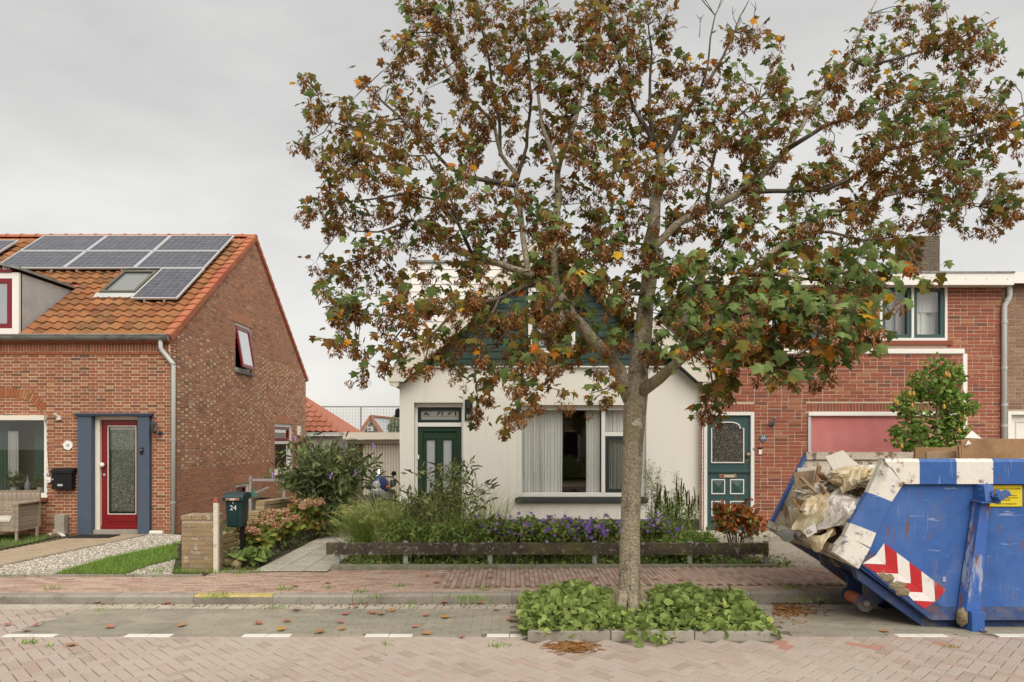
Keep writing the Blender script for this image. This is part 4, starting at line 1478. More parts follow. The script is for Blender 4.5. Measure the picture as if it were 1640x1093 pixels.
def curtain(name, pl, u0, u1, z0, z1, n0, mat, parent, waves, amp=0.03, droop=0.0):
    c = MB()
    ph = [U(-.8, .8) for _ in range(64)]
    c.grid(lambda a, v: pl.p(u0 + (u1 - u0) * (a + 0.006 * math.sin(v * 4 + a * 30)), z0 + (z1 - z0) * v, n0 + amp * (math.sin((a + .03 * math.sin(a * 9 + waves)) * waves * 6.283 + 0.3 * v) + .45 * math.sin(a * waves * 2.7 * 6.283 + 2 * math.sin(a * 5))) * (0.55 + .45 * (1 - v)) * (.55 + .6 * mnoise.noise(Vector((a * waves * .8, 0, waves))) ** 2 * 4)), max(8, int(waves * 16)), 4)
    return c.build(name, mat, parent, smooth=True)


curtain('green_curtain', P1, u0 + .1, u0 + .55, z0 + .1, z1 - .1, -.35, MT['greencurt'], wn, 5)
curtain('green_curtain', P1, fx(28), fx(58), z0 + .35, z1 - .12, -.5, MT['greencurt'], wn, 4, .015)
curtain('net_curtain', P1, fx(-4), fx(12), z0 + .4, z1 - .3, -.3, MT['net'], wn, 3)
q = MB()
P1.box(q, u0, u1, z0 - .02, z0 + .06, -.45, -.12)
q.build('window_board', MT['white'], wn)
mb = MB()
mb.lathe([(.02, 0), (.055, .01), (.06, .12), (.055, .22), (.02, .28), (.022, .36), (.03, .37)], (fx(29), F + .28, z0 + .06), n=14)
mb.build('bottle_vase', MT['frost'], None, smooth=True, label='pale bottle vase on the sill inside the brick house window', cat='vase')

LANCE = ([(0, 0, 0), (.13, .3, .02), (.15, .5, .03), (.08, .8, 0), (0, 1, -.05), (-.08, .8, 0), (-.15, .5, .03), (-.13, .3, .02), (0, .5, -.02)],
         [(0, 1, 8), (1, 2, 8), (2, 3, 8), (3, 4, 8), (4, 5, 8), (5, 6, 8), (6, 7, 8), (7, 0, 8)])
NARROW = ([(0, 0, 0), (.07, .35, .02), (.06, .7, .0), (0, 1, -.08), (-.06, .7, 0), (-.07, .35, .02)], [(0, 1, 2, 3), (0, 3, 4, 5)])
OVAL = ([(0, 0, 0), (.28, .2, .04), (.36, .5, .05), (.22, .82, .0), (0, 1, -.06), (-.22, .82, 0), (-.36, .5, .05), (-.28, .2, .04), (0, .5, -.03)],
        [(0, 1, 8), (1, 2, 8), (2, 3, 8), (3, 4, 8), (4, 5, 8), (5, 6, 8), (6, 7, 8), (7, 0, 8)])


def leaf_cloud(pts, tmpl, size, mat, name, parent=None, tilt=(1.1, 0.5), face=None, svar=.35, rnd=None, kind=None, **kw):
    """leaves at points; y of the template is the leaf's length"""
    n = len(pts)
    az = rng.uniform(0, 6.28, n)
    tl = rng.normal(tilt[0], tilt[1], n)
    A = rots(az, tl, rng.uniform(0, 6.28, n))
    A = A * (size * rng.uniform(1 - svar, 1 + svar, n))[:, None, None]
    tm = tmpl if isinstance(tmpl, list) else [tmpl]
    V, G, R = scatter(tm, rng.integers(0, len(tm), n), A, np.asarray([list(p) for p in pts]), rng.random(n) if rnd is None else np.asarray(rnd))
    return mobj(name, np_mesh(name, V, G, mat, R), parent, kind=kind, **kw)


def ball_pts(c, r, n, shell=.45):
    out = []
    for _ in range(n):
        v = Vector((random.gauss(0, 1), random.gauss(0, 1), random.gauss(0, 1))).normalized() * (U(shell ** 3, 1) ** (1 / 3))
        out.append((c[0] + v.x * r[0], c[1] + v.y * r[1], c[2] + v.z * r[2]))
    return out


for (px_, w_, hh_, lab) in ((50, .13, .22, 'small green pot plant on the right of the window sill indoors'), (6, .22, .30, 'spiky green pot plant behind the left of the window')):
    t = thing('pot_plant', lab, 'plant', (fx(px_), F + .28, z0 + .06))
    q = MB()
    q.lathe([(.05, 0), (.07, .12), (.075, .13)], (fx(px_), F + .28, z0 + .06), n=12)
    q.build('pot', MT['white'], t)
    leaf_cloud(ball_pts((fx(px_), F + .28, z0 + .06 + hh_), (w_, w_ * .6, hh_ * .7), 60), LANCE, .12, MT['foliage'], 'leaves', t)

# awning crank on the wall
t = thing('awning_crank', 'white awning crank winder hanging beside the front window', 'crank', (fx(78), F, fz(767)))
mb = MB()
mb.tube([(fx(74), F - .06, fz(672)), (fx(79.5), F - .04, fz(762))], .008, 6)
mb.build('rod', MT['white'], t)
mb = MB()
mb.lathe([(.055, 0), (.062, .02), (.055, .05)], (fx(80), F - .06, fz(769)), (0, 1, 0), 16)
mb.bar((fx(80), F - .07, fz(769)), (fx(75), F - .07, fz(758)), .02, .03)
mb.build('winder', MT['white'], t)

# door surround, frame, red door
u0, u1, z0, z1 = door
mb = MB()
rec0, rec1 = fx(150), fx(222.5)
P1.box(mb, u0 + .012, rec0, z0, z1 - .001, -.20, .075)
P1.box(mb, rec1 + .012, u1 - .012, z0, z1 - .001, -.20, .075)
sur = mb.build('door_surround', MT['slate'], hl, bevel=.006)
q = MB()
P1.box(q, u0 - .03, u1 + .03, z1, z1 + .03, -.02, .10)
P1.box(q, u0 - .055, u1 + .055, z1 + .03, z1 + .06, -.02, .125)
q.build('cornice', MT['slate'], sur, bevel=.004)
q = MB()
P1.box(q, rec0, rec0 + .095, z0 + .0, z1 - .002, -.20, -.05)
P1.box(q, rec0 + .095, rec1 + .012, z1 - .07, z1 - .002, -.20, -.06)
q.build('door_frame', MT['cream'], sur, bevel=.004)
dl0, dl1, dz_0, dz_1 = rec0 + .097, rec1 + .010, z0 + .11, z1 - .072
q = MB()
P1.box(q, rec0, rec1 + .012, z0, z0 + .105, -.2, .02)
q.build('threshold', MT['concrete'], sur)
mb = MB()
P1.frame(mb, dl0, dl1, dz_0, dz_1, .125, -.165, -.115, wb=.30, wt=.12)
P1.box(mb, dl0, dl1, dz_0, dz_0 + .07, -.115, -.085)
P1.box(mb, dl0 + .125, dl1 - .125, dz_0 + .15, dz_0 + .285, -.115, -.105)
dr = mb.build('front_door', MT['red'], hl, bevel=.005)
q = MB()
P1.frame(q, dl0 + .125, dl1 - .125, dz_0 + .30, dz_1 - .12, .015, -.13, -.108)
q.build('glazing_bead', MT['cream'], dr)
q = MB()
q.quad(P1.p(dl0 + .125, dz_0 + .3, -.135), P1.p(dl1 - .125, dz_0 + .3, -.135), P1.p(dl1 - .125, dz_1 - .12, -.135), P1.p(dl0 + .125, dz_1 - .12, -.135))
q.build('pane', MT['glass'], dr)
q = MB()
q.quad(P1.p(dl0 + .16, dz_0 + .36, -.185), P1.p(dl1 - .20, dz_0 + .36, -.185), P1.p(dl1 - .20, dz_1 - .2, -.185), P1.p(dl0 + .16, dz_1 - .2, -.185))
q.build('lace_curtain', MT['lace'], dr)
q = MB()
P1.box(q, dl0 + .126, dl1 - .126, dz_1 - .2, dz_1 - .122, -.19, -.17)
q.build('curtain_rail', MT['cream'], dr)
q = MB()
q.quad(P1.p(dl0 - .1, dz_0, -.5), P1.p(dl1, dz_0, -.5), P1.p(dl1, dz_1, -.5), P1.p(dl0 - .1, dz_1, -.5))
q.build('hall_backing', MT['greencurt'], dr)
q = MB()
q.lathe([(.016, 0), (.016, .05), (.045, .06), (.05, .085), (.03, .105)], P1.p(fx(163) - .02, fz(745), -.115), (0, -1, 0), 14)
q.build('door_knob', MT['white'], dr, smooth=True)
q = MB()
q.lathe([(.024, 0), (.024, .012)], P1.p(fx(162), fz(761), -.115), (0, -1, 0), 12)
q.build('key_plate', MT['alu'], dr)

# things on the front wall
t = thing('door_bell', 'small black doorbell on the slate blue door surround', 'doorbell', P1.p(fx(230.5), fz(722), .075))
q = MB()
P1.box(q, fx(228), fx(233), fz(727), fz(717), .075, .10)
q.build('housing', MT['black'], t, bevel=.006)
q = MB()
q.lathe([(.012, 0), (.012, .006)], P1.p(fx(230.5), fz(720.5), .10), (0, -1, 0), 10)
q.build('button', MT['frost'], t)
DKL = M('lantern_dark_blue', (.035, .05, .07), .5, None)
t = thing('lantern', 'dark wall lantern with glass sides to the right of the red door', 'wall lamp', P1.p(fx(253), fz(690), 0))
cx_, cz_ = fx(251.5), fz(686)
yl = F - .13
q = MB()
q.tube([(fx(258), F, fz(694)), (fx(257), F - .09, fz(695)), (fx(252.5), yl, fz(693))], .016, 8)
q.lathe([(.04, 0), (.045, .02), (.03, .03)], P1.p(fx(258), fz(694), 0), (0, -1, 0), 12)
q.build('bracket', DKL, t)
q = MB()
q.lathe([(.02, -.02), (.055, 0), (.055, .012)], (cx_, yl, fz(692)), n=6)
for k in range(6):
    a = k * math.pi / 3
    q.bar((cx_ + .05 * math.cos(a), yl + .05 * math.sin(a), fz(691.5)), (cx_ + .07 * math.cos(a), yl + .07 * math.sin(a), fz(680.5)), .008, .008)
q.lathe([(.085, 0), (.05, .035), (.03, .05), (.012, .075), (.015, .09)], (cx_, yl, fz(680.5)), n=6)
q.build('cage', DKL, t)
q = MB()
q.lathe([(.045, 0), (.063, .135)], (cx_, yl, fz(691.3)), n=6)
q.build('glass_sides', MT['lamp_glass'], t)
t = thing('wall_bracket', 'small cream wall bracket above the hexagonal plate', 'bracket', P1.p(fx(96), fz(669), 0))
q = MB()
P1.box(q, fx(93), fx(99), fz(673), fz(666), 0, .05)
q.tube([P1.p(fx(95), fz(668), .04), P1.p(fx(92), fz(663), .10)], .022, 8)
q.build('holder', MT['cream'], t)
t = thing('number_plate', 'white hexagonal number plate above the black mailbox', 'sign', P1.p(fx(109.5), fz(713.5), .008))
q = MB()
q.lathe([(.105, 0), (.105, .012)], P1.p(fx(109.5), fz(713.5), .008), (0, -1, 0), 6)
q.build('plate', MT['white'], t)
text_obj('28', 'lettering', P1.p(fx(109.5), fz(713.5), .024), .075, MT['zinc'], t)
t = thing('wall_mailbox', 'black steel mailbox fixed to the wall left of the red door', 'mailbox', P1.p(fx(107), fz(767), .006))
q = MB()
P1.box(q, fx(90), fx(122), fz(783), fz(754), .008, .15)
q.build('box', MT['black'], t, bevel=.01)
q = MB()
q.prism([P1.p(fx(89.5), fz(757.5), .005), P1.p(fx(89.5), fz(749.5), .005), P1.p(fx(89.5), fz(750), .09), P1.p(fx(89.5), fz(754), .17), P1.p(fx(89.5), fz(757.5), .17)], (fx(124) - fx(89.5), 0, 0))
q.build('lid', MT['black'], t)
q = MB()
P1.box(q, fx(100), fx(108), fz(778), fz(775), .15, .156)
q.build('name_plate', MT['alu'], t)
q = MB()
q.lathe([(.014, 0), (.014, .008)], P1.p(fx(92.5), fz(767.5), .15), (0, -1, 0), 10)
q.build('lock', MT['alu'], t)
# stone block, stones, stick
t = thing('stone_block', 'grey upright concrete block against the brick wall by the door', 'block', (fx(105), F - .14, .12))
q = MB()
q.box(fx(97), fx(112.5), F - .2, F - .06, .115, fz(823))
q.build('block', MT['concrete'], t, bevel=.01)


def rock(name, c, r, mat, seed, parent=None, sub=2, **kw):
    bm = bmesh.new()
    bmesh.ops.create_icosphere(bm, subdivisions=sub, radius=1.0)
    for v in bm.verts:
        d = 1 + .35 * mnoise.noise(v.co * 1.3 + Vector((seed * 3.1, seed, 0)))
        v.co = Vector((v.co.x * r[0] * d, v.co.y * r[1] * d, v.co.z * r[2] * d)) + Vector(c)
    me = bpy.data.meshes.new(name)
    bm.to_mesh(me)
    bm.free()
    me.materials.append(mat)
    return mobj(name, me, parent, **kw)


for i, (px_, r_, lab) in enumerate(((101, .13, 'broad grey stone leaning on the concrete block'), (92, .07, 'pinkish round stone among stones beside the lawn'), (87, .06, 'pale round stone at the left end by the lawn'), (96, .06, 'small pale stone in front of the broad grey one'))):
    rock('stone', (fx(px_) * .985, F - .3, .12 + r_ * .5), (r_, r_ * .7, r_ * .75), [MT['concrete'], MT['hydrangea'], MT['gravel'], MT['gravel']][i], i, label=lab, cat='stone', group='stones by the brick wall')
t = MB()
t.bar((fx(105), F - .3, fz(844) - .02), (fx(124), F - .42, .13), .06, .025)
t.build('wooden_slat', MT['post_paint'], label='whitish wooden slat lying against the concrete block', cat='slat')
q = MB()
q.box(fx(140) + .02, fx(203), 13.35, 13.78, ZG + .012, ZG + .03)
q.build('door_mat', MT['rubber'], label='dark rubber mat on the path before the red door', cat='doormat')
q = MB()
q.tube([(fx(245), F - .1, .16), (fx(266), F - .12, .16)], .045, 10)
q.build('white_pipe', MT['cream'], label='short cream pipe lying at the foot of the brick wall', cat='pipe')

# gable wall windows
mb = MB()
PG.frame(mb, gw1[0], gw1[1], gw1[2], gw1[3], .07, -.12, -.03)
w1 = mb.build('gable_window', MT['white'], hl)
q = MB()
hz = gw1[3] - .09
tilt_ = 0.17
PT = lambda u_, v_, n_: PG.p(u_, hz - v_, -.05 + v_ * math.sin(tilt_) + n_)
hh = gw1[3] - gw1[2] - .17
for (a0, a1, v0, v1) in ((gw1[0] + .07, gw1[0] + .15, 0, hh), (gw1[1] - .15, gw1[1] - .07, 0, hh), (gw1[0] + .15, gw1[1] - .15, 0, .08), (gw1[0] + .15, gw1[1] - .15, hh - .08, hh)):
    q.hexa([PT(a0, v0, 0), PT(a1, v0, 0), PT(a1, v1, 0), PT(a0, v1, 0)], [PT(a0, v0, .045), PT(a1, v0, .045), PT(a1, v1, .045), PT(a0, v1, .045)])
q.build('red_sash', MT['red'], w1)
q = MB()
q.quad(PT(gw1[0] + .15, .08, .02), PT(gw1[1] - .15, .08, .02), PT(gw1[1] - .15, hh - .08, .02), PT(gw1[0] + .15, hh - .08, .02))
q.build('pane', MT['glass_sky'], w1)
q = MB()
q.quad(PT(gw1[0] + .15, .08, .005), PT(gw1[1] - .15, .08, .005), PT(gw1[1] - .15, hh - .08, .005), PT(gw1[0] + .15, hh - .08, .005))
q.build('blind', MT['net'], w1)
q = MB()
PG.box(q, gw1[0] - .04, gw1[1] + .06, gw1[2] - .07, gw1[2], -.05, .07)
q.build('sill', MT['zinc'], w1)
mb = MB()
PG.frame(mb, gw2[0], gw2[1], gw2[2], gw2[3], .10, -.14, -.03)
PG.box(mb, gw2[0] + .1, gw2[1] - .1, gw2[3] - .62, gw2[3] - .54, -.13, -.03)
w2 = mb.build('gable_window', MT['white'], hl)
q = MB()
PG.frame(q, gw2[0] + .1, gw2[1] - .1, gw2[3] - .54, gw2[3] - .1, .09, -.12, -.05)
q.build('red_sash', MT['red'], w2)
q = MB()
q.quad(PG.p(gw2[0] + .1, gw2[2] + .1, -.09), PG.p(gw2[1] - .1, gw2[2] + .1, -.09), PG.p(gw2[1] - .1, gw2[3] - .1, -.09), PG.p(gw2[0] + .1, gw2[3] - .1, -.09))
q.build('pane', MT['glass'], w2)
q = MB()
PG.box(q, gw2[0] - .04, gw2[1] + .06, gw2[2] - .07, gw2[2], -.05, .08)
q.build('sill', MT['white'], w2)
mb = MB()
PG.frame(mb, gw3[0], gw3[1], gw3[2], gw3[3], .09, -.14, -.03)
w3 = mb.build('basement_window', MT['white'], hl)
q = MB()
PG.frame(q, gw3[0] + .09, gw3[1] - .09, gw3[2] + .09, gw3[3] - .09, .05, -.12, -.05)
q.build('red_sash', MT['red'], w3)
q = MB()
q.quad(PG.p(gw3[0] + .1, gw3[2] + .1, -.09), PG.p(gw3[1] - .1, gw3[2] + .1, -.09), PG.p(gw3[1] - .1, gw3[3] - .1, -.09), PG.p(gw3[0] + .1, gw3[3] - .1, -.09))
q.build('pane', MT['glass'], w3)
t = thing('alarm_box', 'small white alarm box high on the rear of the brown gable wall', 'alarm box', PG.p(22.35, 2.37, .007))
q = MB()
PG.box(q, 22.25, 22.45, 2.2, 2.5, .007, .08)
q.build('housing', MT['white'], t, bevel=.01)
q = MB()
q.lathe([(.03, 0), (.03, .01)], PG.p(22.35, 2.28, .08), (1, 0, 0), 10)
q.build('lens', MT['frost'], t)

# wicker armchair
t = thing('wicker_chair', 'grey wicker garden armchair with pale cushion below the window', 'armchair', (fx(20), 13.3, ZG))
yc = 13.35
cxx = lambda px_: gx(px_, yc)
czz = lambda py_: gz(py_, yc)
zs0 = ZG
# weave as real strands: horizontal bands over uprights


def weave(mb, a, b_, h0, h1, thick=.018, rows=None):
    a, b_ = Vector(a), Vector(b_)
    n = rows or max(3, int((h1 - h0) / .028))
    for i in range(n):
        z_ = h0 + (h1 - h0) * (i + .5) / n
        mb.bar(a + Vector((0, 0, z_)), b_ + Vector((0, 0, z_)), thick, (h1 - h0) / n * .86, r=random.random())
    m_ = max(2, int((b_ - a).length / .09))
    for i in range(m_ + 1):
        p = a + (b_ - a) * i / m_
        mb.bar(p + Vector((0, 0, h0)), p + Vector((0, 0, h1)), .016, thick * 1.3, up=(0, 1, 0), r=random.random())


xa0, xa1 = cxx(-34), cxx(47)
for (xx, nm) in ((cxx(48) - .12, 'armrest'), (xa0, 'armrest')):
    q = MB()
    weave(q, (xx + .06, yc - .32, 0), (xx + .06, yc + .28, 0), .30, czz(806), .03)
    weave(q, (xx, yc - .32, 0), (xx + .12, yc - .32, 0), .30, czz(806), .02)
    q.box(xx - .01, xx + .13, yc - .34, yc + .3, czz(806), czz(806) + .03, r=.8)
    q.build(nm, MT['wicker'], t)
q = MB()
weave(q, (xa0, yc + .26, 0), (xa1, yc + .30, 0), .32, czz(787), .03)
q.build('backrest', MT['wicker'], t)
q = MB()
weave(q, (xa0 + .1, yc - .30, 0), (xa1 - .12, yc - .30, 0), .30, .46, .03)
q.box(xa0 + .1, xa1 - .12, yc - .3, yc + .26, .44, .47)
q.build('seat', MT['wicker'], t)
for xx in (xa0 + .03, xa1 - .03):
    for yy in (yc - .3, yc + .26):
        q = MB()
        q.bar((xx, yy, zs0), (xx, yy, .32), .04, .04, up=(0, 1, 0), r=.7)
        q.build('leg', MT['wicker'], t)
q = MB()
q.box(xa0 + .12, xa1 - .14, yc - .33, yc + .2, .47, .55)
q.build('cushion', MT['cushion'], None, bevel=.025, label='pale seat cushion lying on the wicker armchair', cat='cushion')

# ================================================================ WHITE HOUSE (number 24)
WX0, WX1 = fx(640), fx(1122.5)
WC = (WX0 + WX1) / 2
SL = 0.895
ZA = fz(370)
hw = thing('white_house', 'white plastered house with dark green boarded gable and green door', 'house', (WC, F, 0.1))
zled = fz(587)
wtop = fz(585)
dw = (fx(663), fx(742), zb, fz(645))
ww = (fx(829), fx(1035), fz(797), fz(649))
gwn = (fx(846), fx(921), fz(565), fz(462))
mb = MB()
wall_mesh(mb, P1, [(WX0, zb), (WX1, zb), (WX1, wtop), (WX0, wtop)], [dw, ww], 0.3)
ww_ = mb.build('front_wall', MT['plaster'], hw)
q = MB()
P1.box(q, WX0 - .002, WX1, zb, fz(832), -.01, .012)
q.build('plinth', M('grey_plinth', (0.10, 0.10, 0.10), .9, (30, .15)), hw)
YW = 23.0
mb = MB()
mb.quad((WX0, F + .001, zb), (WX0, YW, zb), (WX0, YW, wtop), (WX0, F + .001, wtop))
mb.quad((WX1, F + .001, zb), (WX1, YW, zb), (WX1, YW, wtop), (WX1, F + .001, wtop))
mb.quad((WX0, YW, zb), (WX1, YW, zb), (WX1, YW, wtop), (WC, YW, ZA - .1), (WX0, YW, wtop))
mb.build('side_wall', MT['plaster'], hw)
mb = MB()
gp_ = [(WX0 + .05, wtop), (WX1 - .05, wtop), (WC, wtop + (WX1 - WX0 - .1) / 2 * SL)]
wall_mesh(mb, Plane((0, F + .05, 0), (1, 0, 0), (0, -1, 0)), gp_, [gwn], .2)
gable = mb.build('gable', MT['dark'], hw)
# weatherboards, each its own
pb = 0.148
z = zled + .005
i = 0
while z < ZA - .25:
    zt = z + pb
    half = lambda zz: (gp_[2][1] - zz) / SL
    for side in (-1, 1):
        # split round the gable window
        segs = []
        l0, r0 = WC - half(z), WC + half(z)
        l1, r1 = WC - half(zt), WC + half(zt)
        if r1 - l1 < .1:
            continue
        if gwn[2] - .02 < zt and z < gwn[3] + .02:
            segs = [((l0, gwn[0] - .0), (l1, gwn[0])), ((gwn[1], r0), (gwn[1], r1))]
        else:
            segs = [((l0, r0), (l1, r1))]
        if side == 1:
            break
        for (a0, a1), (b0, b1) in segs:
            q = MB()
            lo_n, hi_n = .022, .006
            q.hexa([P1.p(a0, z + .004, -.045), P1.p(a1, z + .004, -.045), P1.p(b1, zt, -.045), P1.p(b0, zt, -.045)],
                   [P1.p(a0, z + .004, lo_n), P1.p(a1, z + .004, lo_n), P1.p(b1, zt, hi_n), P1.p(b0, zt, hi_n)], r=random.random())
            q.build('weatherboard', MT['green_board'], gable)
    z = zt
    i += 1
q = MB()
P1.box(q, WX0, WX1, zled - .03, zled, -.02, .06)
q.build('ledge', MT['white'], gable, bevel=.006)
mb = MB()
P1.frame(mb, gwn[0], gwn[1], gwn[2], gwn[3], .08, -.08, .045)
P1.box(mb, gwn[0] - .02, gwn[1] + .02, gwn[2] - .03, gwn[2], -.05, .07)
gw_ = mb.build('gable_window', MT['white'], hw, bevel=.004)
q = MB()
P1.frame(q, gwn[0] + .08, gwn[1] - .08, gwn[2] + .08, gwn[3] - .08, .06, -.07, .0)
q.build('sash', MT['teal'], gw_)
q = MB()
q.quad(*[P1.p(a, c, -.05) for a, c in ((gwn[0] + .1, gwn[2] + .1), (gwn[1] - .1, gwn[2] + .1), (gwn[1] - .1, gwn[3] - .1), (gwn[0] + .1, gwn[3] - .1))])
q.build('pane', MT['glass_sky'], gw_)
curtain('net_curtain', P1, gwn[0] + .1, gwn[1] - .1, gwn[2] + .1, gwn[3] - .1, -.18, MT['net'], gw_, 6, .02)

# roof slabs, bargeboards, box gutters
YRF = F - 0.26
ov = 0.20
ax = math.atan(SL)
half_w = (WX1 - WX0) / 2 + ov
for sgn in (-1, 1):
    ex, ez = WC + sgn * half_w, ZA - half_w * SL
    nx_, nz_ = sgn * math.sin(ax), math.cos(ax)
    q = MB()
    t_ = .10
    q.hexa([(WC, YRF + .03, ZA - .02 - .13), (ex, YRF + .03, ez - .02 - .13), (ex, YW + .2, ez - .02 - .13), (WC, YW + .2, ZA - .02 - .13)],
           [(WC, YRF + .03, ZA - .02), (ex, YRF + .03, ez - .02), (ex, YW + .2, ez - .02), (WC, YW + .2, ZA - .02)])
    rs = q.build('roof', MT['roofing'], hw)
    q = MB()
    vb = .42
    # front bargeboard: plumb cut at the eave
    e = sgn * half_w
    xi = WC + e - sgn * .32
    q.prism([(WC, YRF, ZA), (WC + e, YRF, ez), (WC + e, YRF, ez - .17), (xi, YRF, ez - .17), (WC, YRF, ZA - vb - .02)], (0, .035, 0))
    bb = q.build('bargeboard', MT['cream'], rs)
    q = MB()
    q.bar((WC, YRF - .012, ZA + .006), (WC + e + sgn * .012, YRF - .012, ez + .006), .05, .02, up=(nx_, 0, nz_))
    q.build('capping', MT['cream'], bb)
    q = MB()
    q.hexa([(WC, YRF + .035, ZA - vb - .03), (xi, YRF + .035, ez - .18), (xi, F, ez - .18), (WC, F, ZA - vb - .03)],
           [(WC, YRF + .035, ZA - vb + .0), (xi, YRF + .035, ez - .15), (xi, F, ez - .15), (WC, F, ZA - vb + .0)])
    q.build('soffit', MT['green_board'], rs)
    q = MB()
    gxa = WC + e
    q.prism([(gxa - sgn * .03, YRF + .02, ez - .17), (gxa - sgn * .22, YRF + .02, ez - .17), (gxa - sgn * .22, YRF + .02, ez - .235), (gxa - sgn * .16, YRF + .02, ez - .29), (gxa - sgn * .08, YRF + .02, ez - .24), (gxa - sgn * .03, YRF + .02, ez - .23)], (0, YW - YRF, 0))
    q.build('box_gutter', MT['cream'], rs)
# dormer of white boards on the left slope
dy = 15.5
ddx0, ddx1, ddz1 = gx(653, dy), WC - 0.9, gz(421, dy)
q = MB()
q.box(ddx0 + .02, ddx1, dy + .03, YW - 2, wtop - .3, ddz1)
dmw = q.build('dormer', MT['far_white'], hw)
z = gz(575, dy)
while z < ddz1 - .02:
    q = MB()
    zt = min(z + .166, ddz1)
    q.hexa([(ddx0 + .07, dy, z + .006), (ddx1, dy, z + .006), (ddx1, dy + .03, z + .006), (ddx0 + .07, dy + .03, z + .006)],
           [(ddx0 + .07, dy + .012, zt), (ddx1, dy + .012, zt), (ddx1, dy + .03, zt), (ddx0 + .07, dy + .03, zt)])
    q.build('siding_board', MT['white'], dmw)
    z += .169
q = MB()
q.box(ddx0, ddx0 + .065, dy - .01, dy + .04, gz(575, dy), ddz1)
q.build('corner_trim', MT['white'], dmw)
q = MB()
q.box(ddx0 - .03, ddx1, dy - .04, YW - 2, ddz1 + .001, ddz1 + .05)
q.build('dormer_roof', MT['zinc'], dmw)

# front door with bird fanlight
u0, u1, z0, z1 = dw
rc = -.15
mb = MB()
d0, d1 = fx(667.5), fx(738.5)
P1.box(mb, u0 + .002, d0, z0, z1 - .002, -.29, rc + .02)
P1.box(mb, d1, u1 - .002, z0, z1 - .002, -.29, rc + .02)
P1.box(mb, d0, d1, fz(652), z1 - .002, -.29, rc + .02)
P1.box(mb, d0, d1, fz(683.5), fz(677), -.29, rc + .035)
df = mb.build('door_frame', MT['white'], hw, bevel=.004)
q = MB()
P1.frame(q, d0, d1, fz(677) + .002, fz(652) - .002, .06, -.24, rc + .005)
fl = q.build('fanlight', M('charcoal_green_paint', (.02, .032, .03), .45, None), hw, bevel=.003)
q = MB()
q.quad(*[P1.p(a, c, rc - .04) for a, c in ((d0 + .06, fz(677) + .06), (d1 - .06, fz(677) + .06), (d1 - .06, fz(652) - .06), (d0 + .06, fz(652) - .06))])
q.build('frosted_pane', M('frosted_fanlight', (0.40, 0.40, 0.37), .35, (8, .1)), fl)
# birds on a wire (flat print)
wz = fz(666.5)
q = MB()
P1.box(q, d0 + .06, d1 - .06, wz - .004, wz + .002, rc - .04, rc - .038)
for bx_, lean, fl_ in ((678.5, .5, 1), (684.5, -1.6, 1), (700, .45, 1), (706.5, -.05, -1), (717.5, .75, 1), (728, -.2, -1)):
    cxb = fx(bx_)
    pts = [(-.012, -.045), (.0, -.02), (.018, .02), (.022, .045), (.012, .062), (-.006, .058), (-.018, .03), (-.022, -.005)]
    ca, sa = math.cos(-lean), math.sin(-lean)
    q.quad(*[P1.p(cxb + fl_ * (x_ * ca - y_ * sa), wz + .04 + (x_ * sa + y_ * ca), rc - .0385) for x_, y_ in pts])
q.build('bird_print', M('bird_print', (.06, .055, .045), .8, None), fl)
dt_, db_ = fz(683.5) - .002, z0 + .04
mb = MB()
P1.frame(mb, d0 + .004, d1 - .004, db_, dt_, .095, -.24, rc)
P1.frame(mb, d0 + .099, d1 - .099, db_ + .095, dt_ - .095, .012, -.24, rc - .012)
P1.box(mb, d0 + .111, d1 - .111, db_ + .107, dt_ - .107, -.24, rc - .03)
gd = mb.build('green_door', MT['green_door'], hw, bevel=.004)
for a, c in ((fx(682), fx(695)), (fx(709), fx(722))):
    q = MB()
    zt_, zb_ = fz(705.5), fz(791)
    P1.frame(q, a - .032, c + .032, zb_ - .03, zt_ + .035, .03, rc - .03, rc - .002)
    P1.box(q, a - .045, c + .045, zt_ + .035, zt_ + .05, rc - .03, rc + .01)
    pf = q.build('glazing_frame', MT['green_door'], gd, bevel=.003)
    q = MB()
    q.quad(P1.p(a, zb_, rc - .02), P1.p(c, zb_, rc - .02), P1.p(c, zt_ + .005, rc - .02), P1.p(a, zt_ + .005, rc - .02))
    q.build('frosted_pane', MT['frost'], pf)
q = MB()
P1.box(q, d0 - .02, d0 + .03, fz(736), fz(729), rc, rc + .03)
q.build('hinge', MT['white'], gd)

# big window
u0, u1, z0, z1 = ww
rc = -.12
mb = MB()
P1.frame(mb, u0 + .002, u1 - .002, z0 + .002, z1 - .002, .085, -.2, rc, wt=.10)
m0, m1 = fx(964.5), fx(970.5)
P1.box(mb, m0, m1, z0 + .087, z1 - .102, -.2, rc + .002)
tz = fz(696)
P1.box(mb, m1, u1 - .087, tz - .035, tz + .045, -.2, rc + .002)
wwn = mb.build('front_window', MT['white'], hw, bevel=.004)
q = MB()
P1.frame(q, m1 + .004, u1 - .09, z0 + .09, tz - .038, .075, -.19, rc - .005)
q.build('dark_sash', M('charcoal_sash', (.03, .04, .04), .5, None), wwn, bevel=.003)
q = MB()
for (a, c, e, g) in ((u0 + .085, m0, z0 + .085, z1 - .1), (m1, u1 - .085, tz + .045, z1 - .1), (m1 + .08, u1 - .165, z0 + .165, tz - .11)):
    q.quad(P1.p(a, e, -.165), P1.p(c, e, -.165), P1.p(c, g, -.165), P1.p(a, g, -.165))
q.build('pane', MT['glass'], wwn)
curtain('sheer_curtain', P1, u0 + .09, fx(902), z0 + .06, z1 - .08, -.27, MT['sheer'], wwn, 15, .035)
curtain('sheer_curtain', P1, fx(941), fx(963), z0 + .06, z1 - .08, -.27, MT['sheer'], wwn, 5, .035)
curtain('sheer_curtain', P1, fx(972), u1 - .1, z0 + .06, z1 - .08, -.27, MT['sheer'], wwn, 9, .035)
